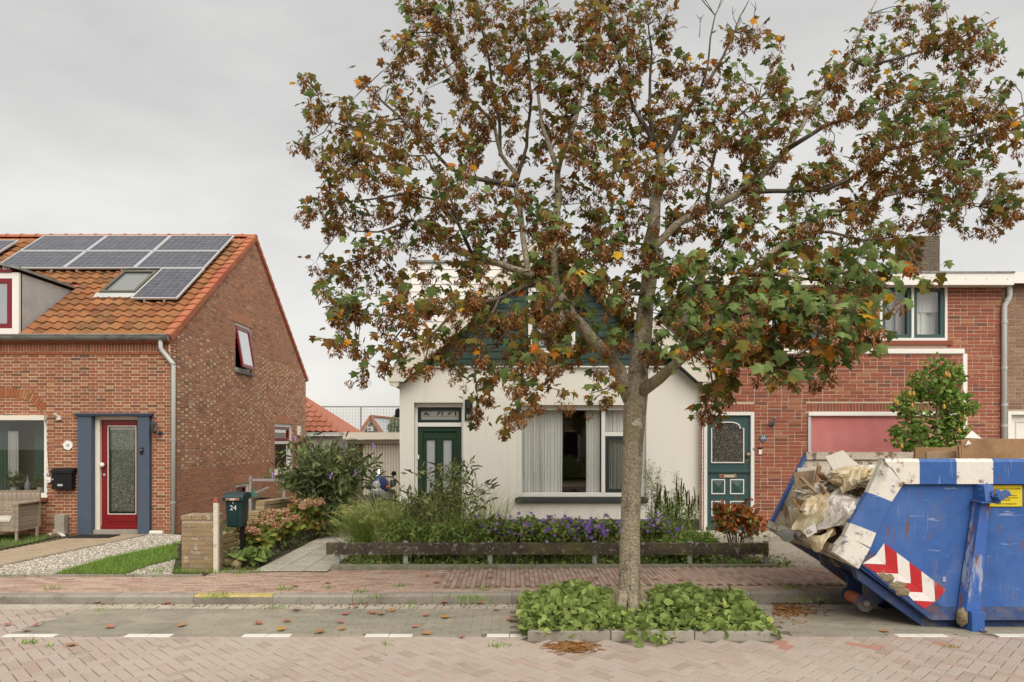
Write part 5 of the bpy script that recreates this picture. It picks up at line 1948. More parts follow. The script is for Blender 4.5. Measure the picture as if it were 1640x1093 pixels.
q = MB()
P1.box(q, u0 - .05, u1 + .02, z0 - .10, z0 - .0, -.2, .07)
q.build('stone_sill', M('charcoal_sill', (.055, .058, .055), .6, (30, .1)), wwn, bevel=.008)
# room behind: walls, floor, far window to the garden, table and lamp
mb = MB()
mb.quad((WX0 + .3, F + 5.5, zb), (WX1 - .3, F + 5.5, zb), (WX1 - .3, F + 5.5, 2.7), (WX0 + .3, F + 5.5, 2.7))
mb.quad((WX0 + .3, F + .35, 2.7), (WX1 - .3, F + .35, 2.7), (WX1 - .3, F + 5.5, 2.7), (WX0 + .3, F + 5.5, 2.7))
for xx in (WX0 + .3, WX1 - .3, fx(770)):
    mb.quad((xx, F + .35, zb), (xx, F + 5.5, zb), (xx, F + 5.5, 2.7), (xx, F + .35, 2.7))
mb.build('room_wall', MT['room'], hw)
mb = MB()
mb.quad((WX0 + .3, F + .35, zb + .2), (WX1 - .3, F + .35, zb + .2), (WX1 - .3, F + 5.5, zb + .2), (WX0 + .3, F + 5.5, zb + .2))
mb.build('room_floor', MT['floor_wood'], hw)
t = thing('dining_table', 'dark dining table seen through the gap between the sheer curtains', 'table', (gx(922, F + 1.6), F + 1.6, zb + .2))
q = MB()
q.box(-.2 + gx(922, F + 1.6) - .6, gx(922, F + 1.6) + .7, F + 1.1, F + 2.1, 1.02, 1.06)
q.build('table_top', MT['cardboard'], t)
for sx in (-.7, .6):
    for sy in (1.15, 2.05):
        q = MB()
        q.bar((gx(922, F + 1.6) + sx, F + sy, .3), (gx(922, F + 1.6) + sx, F + sy, 1.02), .06, .06)
        q.build('leg', MT['cardboard'], t)
t = thing('pendant_lamp', 'dark pendant lamp hanging in the room behind the big window', 'lamp', (gx(918, F + 1.6), F + 1.6, 2.0))
q = MB()
q.lathe([(.02, .5), (.03, .42), (.22, .2), (.24, .18), (.02, .40)], (gx(918, F + 1.6), F + 1.6, 1.95), n=18)
q.build('lamp_shade', MT['black'], t)
q = MB()
q.tube([(gx(918, F + 1.6), F + 1.6, 2.4), (gx(918, F + 1.6), F + 1.6, 2.7)], .008, 6)
q.build('cord', MT['black'], t)

t = thing('number_lamp', 'dark grey wall lamp with white number 24 beside the green door', 'wall lamp', P1.p(fx(750.5), fz(657), 0))
q = MB()
P1.box(q, fx(744.5), fx(757), fz(674), fz(640), .001, .03)
q.build('back_plate', M('anthracite', (.03, .032, .035), .5, None), t, bevel=.003)
q = MB()
P1.box(q, fx(748), fx(753), fz(654.5), fz(645), .03, .10)
q.build('lamp_head', M('anthracite_head', (.04, .042, .047), .4, None), t, bevel=.004)
text_obj('24', 'lettering', P1.p(fx(750.3), fz(667), .033), .088, MT['whiteprint'], t)
t = thing('side_lamp', 'small black spotlight on the left corner of the white house', 'lamp', (WX0, F + .3, fz(663)))
q = MB()
q.lathe([(.05, 0), (.07, .04), (.06, .16), (.02, .19)], (WX0 - .08, F + .3, fz(668)), n=12)
q.build('lamp_head', MT['black'], t)
q = MB()
q.bar((WX0 - .08, F + .3, fz(663)), (WX0, F + .3, fz(663)), .03, .03)
q.build('arm', MT['black'], t)

# ================================================================ RED BRICK HOUSE (number 22)
hr = thing('brick_house', 'red brick flat roofed house with slate green door and red window screen', 'house', (7, F, .1))
RX0, RX1 = WX1 + .012, fx(1604)
RZ = fz(455)
FE = F - 0.12                     # face of the ground-floor bay
PE = Plane((0, FE, 0), (1, 0, 0), (0, -1, 0))
ex = lambda px: gx(px, FE)
ez_ = lambda py: gz(py, FE)
EX1, EZ = ex(1541), ez_(567)
uw1 = (fx(1409), fx(1517), fz(546), fz(457))
uw2 = (fx(1232), fx(1322), fz(546), fz(457))
mb = MB()
wall_mesh(mb, P1, [(RX0, zb), (RX1, zb), (RX1, RZ), (RX0, RZ)], [uw1, uw2, (RX0 + .3, EX1 - .3, zb + .001, EZ - .4)], .28)
rw = mb.build('front_wall', MT['mortar_r'], hr)
d22 = (ex(1127), ex(1208), zb, ez_(660))
scr = (ex(1294), ex(1532), ez_(800), ez_(660))
mb = MB()
RXe = ex(1121.5)
wall_mesh(mb, PE, [(RXe, zb), (EX1, zb), (EX1, EZ), (RXe, EZ)], [d22, scr], .118)
bay_w = mb.build('bay_wall', MT['mortar_r'], hr)
LB, HB, JB = 0.262, 0.0585, 0.0155
rr1 = lay_bricks(P1, [(RX0, zb), (RX1, zb), (RX1, RZ), (RX0, RZ)], [(a, c, e - .1, g) for a, c, e, g in (uw1, uw2)] + [(RX0 - 1, EX1 + .02, zb - 1, EZ - .02)], L=LB, H=HB, j=JB, headers=.3)
def rbr(u, z, k):
    return U(.75, .95) if False else (U(0, .3) if z < .28 else random.random())
rr2 = lay_bricks(PE, [(RXe, zb), (EX1, zb), (EX1, EZ), (RXe, EZ)], [d22, scr, (d22[0] - .06, d22[1] + .0, d22[3], d22[3] + .17), (scr[0] - .04, scr[1] + .04, scr[3], scr[3] + .19)], L=LB, H=HB, j=JB, headers=.3, rndfn=rbr)
so2 = soldier_row(PE, d22[0] - .05, d22[1] + .0, d22[3] + .008, .15, w=.055, base=.62, spread=.15, proud=.008)
so2 += soldier_row(PE, scr[0] - .03, scr[1] + .03, scr[3] + .008, .17, w=.055, base=.12, spread=.25, proud=.008)
emit_pieces('brick', rr2, MT['brick_r'], bay_w, 300, 'bay_bricks')
emit_pieces('soldier_brick', so2, MT['brick_r'], bay_w, 70, 'soldier_bricks')
emit_pieces('upper_brick', rr1, MT['brick_r'], rw, 0, 'upper_bricks')
mb = MB()
mb.quad((RX1, F, zb), (RX1, 22, zb), (RX1, 22, RZ), (RX1, F, RZ))
mb.quad((RX0, F, fz(560)), (RX0, 22, fz(560)), (RX0, 22, RZ), (RX0, F, RZ))
mb.quad((RX0, 22, zb), (RX1, 22, zb), (RX1, 22, RZ), (RX0, 22, RZ))
mb.build('side_wall', MT['mortar_g'], hr)
mb = MB()
mb.box(RX0 + .1, RX1 - .1, F + 1.5, F + 1.55, zb, RZ)
mb.box(RX0 + .1, RX1 - .1, F + .3, F + 1.5, 2.75, 2.8)
mb.build('room_wall', MT['room'], hr)
# fascia and flat roof
Yf = F - .28
q = MB()
q.box(RX0 - .02, gx(1624, Yf), Yf, Yf + .03, gz(456.5, Yf), gz(437.5, Yf))
fas = q.build('fascia', MT['white'], hr)
q = MB()
q.box(RX0 - .02, gx(1624, Yf), Yf + .03, F, gz(456, Yf), gz(453.5, Yf))
q.build('soffit', MT['cream'], fas)
x = RX0 + .2
while x < gx(1620, Yf):
    q = MB()
    q.lathe([(.012, 0), (.008, .006)], (x, Yf, gz(447, Yf)), (0, -1, 0), 6)
    q.build('screw', MT['grey'], fas)
    x += .42
q = MB()
q.box(RX0 - .03, gx(1625, Yf), Yf - .02, Yf + .10, gz(437.5, Yf), gz(435, Yf))
q.build('capping', MT['zinc'], fas)
q = MB()
q.box(RX0 - .02, gx(1624, Yf), Yf + .1, 22, RZ + .1, gz(439, Yf))
q.build('flat_roof', MT['roofing'], hr)
# chimney
cy = 17.0
q = MB()
q.box(gx(1455, cy), gx(1505, cy), cy, cy + .6, RZ, gz(379, cy))
ch = q.build('chimney', M('chimney_mortar', (.17, .15, .12), .95, (30, .3)), hr)
PCh = Plane((0, cy, 0), (1, 0, 0), (0, -1, 0))
cb = lay_bricks(PCh, [(gx(1455, cy), RZ), (gx(1505, cy), RZ), (gx(1505, cy), gz(379, cy)), (gx(1455, cy), gz(379, cy))], [], L=.2, H=.05, j=.012)
emit_pieces('chimney_brick', cb, M('chimney_brick', [(.13, .10, .085), (.18, .135, .11), (.15, .125, .09)], .95, (40, .25), [((.26, .22, .08), 2.6, .52, .68, .7)]), ch, 60, 'chimney_bricks')
q = MB()
q.box(gx(1454, cy), gx(1506, cy), cy - .02, cy + .62, gz(379, cy), gz(377.5, cy))
q.build('chimney_cap', MT['lead'], ch)
# bay trim
q = MB()
PE.box(q, RXe, EX1 + .03, EZ + .0, EZ + .10, -.118, .035)
tr_ = q.build('bay_capping', MT['white'], hr, bevel=.01)
q = MB()
PE.box(q, EX1 - .0, EX1 + .09, zb, EZ - .001, -.118, .03)
q.build('bay_corner_trim', MT['white'], hr, bevel=.008)
# upper windows
for (u0, u1, z0, z1) in (uw1, uw2):
    mb = MB()
    P1.frame(mb, u0, u1, z0, z1, .05, -.12, .012, wb=.055, wt=.03)
    mid = (u0 + u1) / 2 - .02
    P1.box(mb, mid - .025, mid + .025, z0 + .055, z1 - .03, -.12, .014)
    wn = mb.build('upper_window', MT['white'], hr, bevel=.003)
    for (a, c) in ((u0 + .05, mid - .025), (mid + .025, u1 - .05)):
        q = MB()
        P1.frame(q, a + .002, c - .002, z0 + .057, z1 - .032, .075, -.11, -.015, wt=.09)
        sa = q.build('sash', MT['teal'], wn, bevel=.003)
        q = MB()
        q.quad(P1.p(a + .077, z0 + .13, -.06), P1.p(c - .077, z0 + .13, -.06), P1.p(c - .077, z1 - .12, -.06), P1.p(a + .077, z1 - .12, -.06))
        q.build('pane', MT['glass'], sa)
    curtain('net_valance', P1, u0 + .06, u1 - .06, z0 + .62, z1 - .08, -.22, MT['net'], wn, 12, .012)
    curtain('net_curtain', P1, mid, u1 - .3, z0 + .06, z0 + .7, -.24, MT['net'], wn, 4, .03)
    curtain('net_curtain', P1, mid - .22, mid - .1, z0 + .06, z1 - .1, -.24, MT['net'], wn, 2, .02)
    curtain('sheer_curtain', P1, u0 + .06, u1 - .06, z0 + .05, z1 - .08, -.3, MT['sheer'], wn, 6, .02)
    q = MB()
    P1.box(q, u0 - .02, u1 + .09, z0 - .095, z0 - .004, -.02, .06, r=.1)
    q.build('brick_sill', MT['brick_r'], wn, bevel=.01)
# door 22
u0, u1, z0, z1 = d22
mb = MB()
PE.frame(mb, u0 + .002, u1 - .002, z0, z1 - .002, .068, -.117, .012, wb=.03)
d22f = mb.build('door_frame', MT['white'], hr, bevel=.004)
q = MB()
a0, a1, c0, c1 = u0 + .072, u1 - .072, z0 + .035, z1 - .072
PE.box(q, a0, a1, c0, c1, -.09, -.045)
zmid = ez_(755)
PE.box(q, a0, a1, zmid - .03, zmid + .03, -.045, -.012)
sd22 = q.build('slate_green_door', MT['teal'], hr, bevel=.004)
# arched glass with a white bead


def arch_outline(off):
    g0, g1, h0, h1, hs = ex(1139.5) + off, ex(1192.5) - off, ez_(742) + off, ez_(675.5) - off, ez_(686) - off * .3
    pts = [(g0, h0), (g1, h0), (g1, hs), (g1 - .075, hs)]
    ra, rb_ = (g1 - g0) / 2 - .075, h1 - hs
    for k in range(13):
        a = math.pi * k / 12
        ex_ = 2.6
        pts.append(((g0 + g1) / 2 + ra * math.copysign(abs(math.cos(a)) ** (2 / ex_), math.cos(a)), hs + rb_ * abs(math.sin(a)) ** (2 / ex_)))
    pts += [(g0 + .075, hs), (g0, hs)]
    return pts


A_, B_ = arch_outline(0), arch_outline(.02)
mb = MB()
n = len(A_)
V = [PE.p(*p, -.045) for p in A_] + [PE.p(*p, -.02) for p in A_] + [PE.p(*p, -.02) for p in B_] + [PE.p(*p, -.045) for p in B_]
Fc = []
for i in range(n):
    j = (i + 1) % n
    for k in range(3):
        Fc.append((k * n + i, k * n + j, (k + 1) * n + j, (k + 1) * n + i))
mb.add(V, Fc)
gb = mb.build('glazing_bead', MT['white'], sd22)
mb = MB()
mb.quad(*[PE.p(*p, -.038) for p in B_])
mb.build('patterned_pane', MT['reed'], gb)
for (pa, pc, pt, pbm) in ((1140, 1162, 768, 792), (1170, 1192.5, 768, 792), (1140, 1162, 803, 827), (1170, 1192.5, 803, 827)):
    q = MB()
    aa, cc, tt, bb_ = ex(pa), ex(pc), ez_(pt), ez_(pbm)
    PE.frame(q, aa, cc, bb_, tt, .02, -.045, -.028)
    fr_ = q.build('panel_bead', MT['white'], sd22)
    q = MB()
    m_ = .025
    ct = PE.p((aa + cc) / 2, (tt + bb_) / 2, -.012)
    cs = [PE.p(aa + m_, bb_ + m_, -.044), PE.p(cc - m_, bb_ + m_, -.044), PE.p(cc - m_, tt - m_, -.044), PE.p(aa + m_, tt - m_, -.044)]
    q.add(cs + [ct], [(0, 1, 4), (1, 2, 4), (2, 3, 4), (3, 0, 4)])
    q.build('pyramid_panel', MT['teal'], fr_)
q = MB()
PE.box(q, ex(1152.5), ex(1180.5), ez_(766), ez_(760), -.045, -.03)
lb = q.build('letter_flap', MT['brass'], sd22, bevel=.003)
q = MB()
PE.box(q, ex(1155.5), ex(1160), ez_(764.6), ez_(761.6), -.03, -.0285)
q.build('red_sticker', MT['chev_red'], lb)
q = MB()
PE.box(q, ex(1160.5), ex(1177), ez_(764.6), ez_(761.6), -.03, -.0285)
q.build('white_sticker', MT['cushion'], lb)
q = MB()
q.lathe([(.015, 0), (.015, .03), (.04, .045), (.042, .06), (.025, .085)], PE.p(ex(1198), ez_(728.5), -.045), (0, -1, 0), 14)
q.build('door_knob', MT['brass'], sd22, smooth=True)
q = MB()
q.lathe([(.026, 0), (.024, .012)], PE.p(ex(1198), ez_(738), -.045), (0, -1, 0), 12)
q.build('lock_plate', MT['brass'], sd22)
q = MB()
q.lathe([(.022, 0), (.02, .01)], PE.p(ex(1207), ez_(719.5), .012), (0, -1, 0), 10)
q.build('bell_push', MT['zinc'], d22f)
q = MB()
q.tube([PE.p(ex(1131), ez_(654.5), .006), PE.p(ex(1126.5), ez_(655), .012), PE.p(ex(1124.6), ez_(658), .012), PE.p(ex(1124.4), ez_(850), .012)], .011, 6)
q.build('white_cable', MT['white'], label='white cable clipped down the brick strip beside the slate green door', cat='cable')
# screen
u0, u1, z0, z1 = scr
t = thing('window_screen', 'faded red fabric roller screen lowered over the ground floor window', 'roller screen', PE.p(u0, z0, 0))
q = MB()
PE.box(q, u0 - .015, u1 + .015, z1 - .085, z1 - .002, -.05, .07)
q.build('cassette', MT['white'], t, bevel=.012)
for a in (u0 - .01, u1 - .05):
    q = MB()
    PE.box(q, a, a + .058, z0, z1 - .087, -.05, .035)
    q.build('guide_rail', MT['alu'], t)
q = MB()
q.grid(lambda a, v: PE.p(u0 + .049 + (u1 - u0 - .10) * a, z0 + (z1 - .086 - z0) * v, .008 + .006 * math.sin(a * 22) * math.sin(v * 3.1) + .004 * math.sin(a * 51 + v * 4)), 60, 10)
q.build('fabric', MT['screen'], t, smooth=True)
t = thing('down_lamp', 'grey tubular wall lamp on the red brickwork above the bell', 'wall lamp', PE.p(ex(1236), ez_(675), .007))
q = MB()
PE.box(q, ex(1232), ex(1239), ez_(682), ez_(676), .007, .06)
q.build('base', MT['zinc'], t, bevel=.01)
q = MB()
q.tube([PE.p(ex(1236), ez_(680), .07), PE.p(ex(1237.5), ez_(669), .13)], .028, 10)
q.build('tube', MT['zinc'], t)
t = thing('number_plaque', 'blue grey shield plaque with number 22 on red brick', 'sign', PE.p(ex(1222), ez_(702), .007))
q = MB()
pts = []
for k in range(20):
    a = 2 * math.pi * k / 20
    pts.append(PE.p(ex(1222) + .075 * math.cos(a), ez_(701.5) + .075 * math.sin(a) * (1.12 if math.sin(a) < 0 else .9), .008))
q.prism(pts, (0, -.014, 0))
q.build('plate', M('plaque_blue_grey', (.10, .125, .16), .4, (60, .2)), t)
text_obj('22', 'lettering', PE.p(ex(1222), ez_(700), .0235), .078, MT['whiteprint'], t)
q = MB()
PE.box(q, ex(1217.5), ex(1227), ez_(702.9), ez_(702.3), .022, .0235)
q.build('printed_line', MT['whiteprint'], t)
t = thing('door_bell', 'small white doorbell with black top below the plaque', 'doorbell', PE.p(ex(1217), ez_(722), .007))
q = MB()
PE.box(q, ex(1214.5), ex(1219.5), ez_(728), ez_(720), .007, .03)
q.build('housing', MT['white'], t, bevel=.005)
q = MB()
PE.box(q, ex(1214.4), ex(1219.6), ez_(720) + .001, ez_(716.5), .007, .034)
q.build('camera_cap', MT['black'], t, bevel=.004)
# downpipe
dx_ = fx(1605)
mb = MB()
mb.tube([(fx(1613), F - .07, fz(456)), (fx(1613), F - .07, fz(474)), (fx(1612), F - .065, fz(479)), (fx(1606), F - .06, fz(490)), (dx_, F - .06, fz(495)), (dx_, F - .06, .12)], .05, 12)
dp = mb.build('downpipe', MT['pvc'], hr, smooth=True)
for py_ in (483, 519, 592, 651, 684):
    q = MB()
    q.lathe([(.058, 0), (.058, .05)], (dx_ if py_ > 490 else fx(1610), F - .06, fz(py_)), n=12)
    q.build('pipe_clip', MT['pvc'], dp)

# neighbour at the far right
hn = thing('brick_house', 'brown brick house with cream door at the far right edge', 'house', (12, F, .1))
NX0, NX1 = RX1 + .012, RX1 + 6
nd = (fx(1614), fx(1690), zb, fz(659))
mb = MB()
wall_mesh(mb, P1, [(NX0, zb), (NX1, zb), (NX1, RZ), (NX0, RZ)], [nd], .28)
nw = mb.build('front_wall', MT['mortar_g'], hn)
nb_ = lay_bricks(P1, [(NX0, zb), (NX1 - 3.4, zb), (NX1 - 3.4, RZ), (NX0, RZ)], [nd], L=LB, H=HB, j=JB, headers=.2)
emit_pieces('brick', nb_, MT['brick_n'], nw, 150, 'front_wall_bricks')
mb = MB()
mb.quad((NX1, F, zb), (NX1, 22, zb), (NX1, 22, RZ), (NX1, F, RZ))
mb.build('side_wall', MT['mortar_g'], hn)
q = MB()
q.box(gx(1626.5, Yf), NX1, Yf + .04, Yf + .07, gz(453, Yf), gz(435.5, Yf))
q.build('fascia', MT['white'], hn)
q = MB()
q.box(gx(1626.5, Yf), NX1, Yf + .07, 22, RZ + .1, gz(436, Yf))
q.build('flat_roof', MT['roofing'], hn)
mb = MB()
P1.frame(mb, nd[0], nd[1], nd[2], nd[3], .07, -.2, .01)
mb.build('door_frame', MT['white'], hn)
q = MB()
P1.box(q, nd[0] + .072, nd[1] - .072, nd[2] + .07, nd[3] - .072, -.15, -.09)
nd_ = q.build('cream_door', MT['white'], hn)
q = MB()
P1.frame(q, nd[0] + .22, nd[1] - .22, 1.3, nd[3] - .2, .02, -.09, -.075)
q.build('panel_moulding', MT['cream'], nd_)

# ================================================================ BEHIND: garage, outbuilding, fence, far houses
gy_ = 24.0
ga = thing('garage', 'flat roofed garage with ribbed steel door behind the driveway', 'garage', (gx(600, gy_), gy_, ZG))
q = MB()
q.box(gx(556, gy_), gx(665, gy_), gy_ + .1, gy_ + 5, ZG, gz(706, gy_))
q.build('walls', MT['far_brown'], ga)
q = MB()
q.box(gx(553, gy_), gx(668, gy_), gy_ - .35, gy_ + 5, gz(704, gy_), gz(693, gy_))
q.build('roof_edge', MT['cream'], ga)
q = MB()
q.box(gx(556, gy_), gx(665, gy_), gy_ - .05, gy_ + .09, gz(711, gy_), gz(705, gy_))
q.build('lintel', MT['cream'], ga)
x = gx(581, gy_)
while x < gx(638, gy_):
    q = MB()
    q.prism([(x, gy_ + .06, ZG), (x + .03, gy_ + .005, ZG), (x + .062, gy_ + .005, ZG), (x + .092, gy_ + .06, ZG)], (0, 0, gz(712, gy_) - ZG))
    q.build('door_slat', MT['cream'], ga)
    x += .098
q = MB()
q.box(gx(578, gy_), gx(640, gy_), gy_ + .061, gy_ + .09, ZG, gz(711.5, gy_))
q.build('door_backing', M('garage_shadow_gap', (.14, .14, .12), .9, None), ga)

oy = 24.6
ob = thing('outbuilding', 'low outbuilding with orange pantiled lean-to roof behind the brick house', 'outbuilding', (gx(500, oy), oy, ZG))
ox1 = gx(545, oy)
q = MB()
q.box(-9.5, ox1 - .25, oy + .1, oy + 4, ZG, 2.2)
q.build('walls', MT['far_white'], ob)
tl_ = []
x0r, z0r, x1r, z1r = gx(478, oy), gz(640, oy) + .15, ox1, gz(692, oy)
# hip: slope towards camera whose top edge falls to the right
A0 = Vector((ox1, oy - .2, z1r))
slope_len = 3.4
TTf = [(v[0] * 1.05, v[1] * 1.05, v[2] * 1.2) for v in TT[0]]
ang2 = math.radians(38)
rot2 = Matrix((Vector((1, 0, 0)), Vector((0, math.cos(ang2), math.sin(ang2))), Vector((0, -math.sin(ang2), math.cos(ang2))))).transposed()
for r_ in range(9):
    for c_ in range(14):
        xx = ox1 - .2 - c_ * .255
        s_ = r_ * .30
        zz = z1r + s_ * math.sin(ang2)
        if xx > ox1 - s_ * .82 - .05:
            continue
        tl_.append((Vector((xx, oy - .2 + s_ * math.cos(ang2), zz)), rot2, 'far', (TTf, TT[1]), random.random()))
emit_pieces('roof_tile', tl_, MT['tile_far'], ob, 90, 'roof_tiles')
q = MB()
q.hexa([(-9.5, oy - .22, z1r - .1), (ox1, oy - .22, z1r - .1), (ox1, oy - .22, z1r - .02), (-9.5, oy - .22, z1r - .02)],
       [(-9.5, oy - .1, z1r - .1), (ox1, oy - .1, z1r - .1), (ox1, oy - .1, z1r - .02), (-9.5, oy - .1, z1r - .02)])
q.build('gutter', MT['pvc'], ob)
q = MB()
q.add([(-9.5, oy - .2, z1r - .02), (ox1, oy - .2, z1r - .02), (ox1 - 2.15, oy - .2 + 2.66 * math.cos(ang2), z1r + 2.6 * math.sin(ang2)), (-9.5, oy - .2 + 2.66 * math.cos(ang2), z1r + 2.6 * math.sin(ang2)), (ox1, oy + 4.1, z1r - .02)],
      [(0, 1, 2, 3), (1, 4, 2)])
q.build('roof_deck', MT['tile_far'], ob)

# tall mesh fence of the sports court
fy = 34.0
fe = thing('mesh_fence', 'tall grey wire mesh ball court fence behind the garage', 'fence', (gx(578, fy), fy, 0))
ft = gz(651.5, fy)
for px_ in (395, 487, 578, 669, 760):
    q = MB()
    q.tube([(gx(px_, fy), fy, 0), (gx(px_, fy), fy, ft)], .04, 8)
    q.build('post', MT['wirem'], fe)
q = MB()
q.tube([(gx(395, fy), fy, ft), (gx(760, fy), fy, ft)], .035, 8)
q.build('top_rail', MT['wirem'], fe)
q = MB()
x = gx(395, fy)
while x < gx(760, fy):
    q.bar((x, fy, .3), (x, fy, ft), .010, .010, up=(0, 1, 0))
    x += .155
z = .3
while z < ft:
    q.bar((gx(395, fy), fy, z), (gx(760, fy), fy, z), .010, .010)
    z += .155
q.build('wire_mesh', MT['wirem'], fe, kind='stuff')

# far house with brown gable and air conditioner
hy = 60.0
fh = thing('far_house', 'small distant house with brown gable, white trim and grey roof', 'house', (gx(600, hy), hy, 0))
c0_, c1_, ca_ = gx(581, hy), gx(610, hy), gx(595, hy)
zt_, ze_ = gz(672, hy), gz(695, hy)
q = MB()
q.prism([(c0_, hy, 0), (c1_, hy, 0), (c1_, hy, ze_), (ca_, hy, zt_), (c0_, hy, ze_)], (0, 9, 0))
q.build('walls', MT['far_brown'], fh)
q = MB()
q.bar((ca_, hy - .1, zt_ + .1), (c0_ - .15, hy - .1, ze_ - .15), .2, .16, up=(0, 1, 0))
q.bar((ca_, hy - .1, zt_ + .1), (c1_ + .15, hy - .1, ze_ - .15), .2, .16, up=(0, 1, 0))
q.build('white_trim', MT['far_white'], fh)
q = MB()
q.hexa([(ca_, hy - .3, zt_ + .15), (c1_ + .3, hy - .3, ze_ - .15), (c1_ + 1.1, hy + 9, ze_ - .15), (ca_ + 1.2, hy + 9, zt_ + .15)],
       [(ca_, hy - .3, zt_ + .28), (c1_ + .3, hy - .3, ze_ - .02), (c1_ + 1.1, hy + 9, ze_ - .02), (ca_ + 1.2, hy + 9, zt_ + .28)])
q.build('roof', MT['far_roof'], fh)
q = MB()
q.bar((ca_, hy - .32, zt_ + .3), (ca_ + 1.2, hy + 9, zt_ + .3), .25, .16)
q.bar((ca_, hy - .32, zt_ + .28), (c1_ + .3, hy - .32, ze_ - .02), .2, .2, up=(0, 1, 0))
q.bar((ca_, hy - .32, zt_ + .28), (c0_ - .3, hy - .32, ze_ - .02), .2, .2, up=(0, 1, 0))
q.build('ridge', MT['tile_red'], fh)
q = MB()
q.box(gx(590.5, hy), gx(599, hy), hy - .6, hy - .01, gz(691, hy), gz(684, hy))
ac = q.build('air_conditioner', MT['far_white'], fh)
q = MB()
q.lathe([(.16, 0), (.16, .02)], (gx(594.5, hy), hy - .6, gz(687.6, hy)), (0, -1, 0), 12)
q.build('fan_grille', MT['zinc'], ac)
fh2 = thing('far_house', 'distant pale roof end beside the orange lean-to roof', 'house', (gx(535, 62), 62, 0))
q = MB()
q.prism([(gx(516, 62), 62, 0), (gx(545, 62), 62, 0), (gx(545, 62), 62, gz(690, 62)), (gx(531, 62), 62, gz(676, 62)), (gx(516, 62), 62, gz(690, 62))], (0, 8, 0))
q.build('walls', MT['far_white'], fh2)
q = MB()
q.bar((gx(531, 62), 61.9, gz(675.5, 62)), (gx(546.5, 62), 61.9, gz(691, 62)), .2, .25, up=(0, 1, 0))
q.build('roof_edge', MT['tile_red'], fh2)
tr = thing('far_tree', 'small dark distant tree beside the corner of the white house', 'tree', (gx(632, 50), 50, 0))
leaf_cloud(ball_pts((gx(634, 50), 50, gz(690, 50)), (.65, .7, 1.1), 900, .2), OVAL, .16, MT['foliage_dark'], 'crown', tr)
q = MB()
q.tube([(gx(634, 50), 50, 0), (gx(634, 50), 50, gz(692, 50))], .08, 6)
q.build('trunk', MT['twig'], tr)

# ================================================================ ACROSS THE STREET (seen mirrored in the window panes)
for i, x0 in enumerate((-13.5, -4.2, 5.1)):
    t = thing('opposite_house', ('left', 'middle', 'right')[i] + ' one of the brown brick houses mirrored in the big window', 'house', (x0 + 4.5, -9, 0), 'houses across the street')
    q = MB()
    q.box(x0, x0 + 9, -17, -9, 0, 3.4)
    q.prism([(x0, -9, 3.4), (x0, -17, 3.4), (x0, -13, 6.6)], (9, 0, 0))
    q.build('walls', MT['mortar_g'], t)
    q = MB()
    q.hexa([(x0 - .1, -8.7, 3.2), (x0 + 9.1, -8.7, 3.2), (x0 + 9.1, -13, 6.65), (x0 - .1, -13, 6.65)], [(x0 - .1, -8.7, 3.35), (x0 + 9.1, -8.7, 3.35), (x0 + 9.1, -13, 6.8), (x0 - .1, -13, 6.8)])
    q.build('roof', MT['tile_red'], t)
    for a, w, z0, z1 in ((1, 1.9, .9, 2.6), (6, 1.9, .9, 2.6)):
        q = MB()
        q.box(x0 + a, x0 + a + w, -9, -8.95, z0, z1)
        wf = q.build('window', MT['white'], t)
        q = MB()
        q.box(x0 + a + .1, x0 + a + w - .1, -8.95, -8.94, z0 + .1, z1 - .1)
        q.build('pane', MT['dark'], wf)
    q = MB()
    q.box(x0 + 4, x0 + 5, -9, -8.93, .1, 2.4)
    q.build('door', MT['green_door'], t)
hg = thing('hedge', 'clipped green hedge across the street mirrored in the big window', 'hedge', (0, -6.8, 0))
leaf_cloud([(U(-12, 12), U(-7.2, -6.4), U(.05, 1.25)) for _ in range(5000)], OVAL, .16, MT['foliage'], 'foliage', hg, kind='stuff')

# ================================================================ THE SYCAMORE
MAPLE = []
for vv in (0, 1):
    half_ = [(.10, -.05), (.34, -.04), (.44, .12), (.30, .24), (.52, .36), (.62, .58), (.34, .56), (.24, .66), (.13, .86)]
    if vv:
        half_ = [(.08, -.08), (.30, -.02), (.48, .06), (.28, .22), (.46, .42), (.54, .64), (.28, .54), (.20, .72), (.10, .84)]
    pts = [(0, 0)] + half_ + [(0, 1.0)] + [(-x_, y_) for x_, y_ in reversed(half_)]
    zf = lambda x_, y_: -.32 * abs(x_) ** 1.5 - .22 * max(0, y_ - .35) ** 2 + (.05 if vv else 0) * x_
    V_ = [(x_, y_, zf(x_, y_)) for x_, y_ in pts] + [(0, .36, .04)]
    n = len(pts)
    MAPLE.append((V_, [(i, (i + 1) % n, n) for i in range(n)]))
WING = ([(0, 0, 0), (.13, .25, .02), (.17, .75, .03), (.05, 1.0, 0), (-.09, .9, -.02), (-.08, .3, 0)], [(0, 1, 2, 3, 4, 5)])

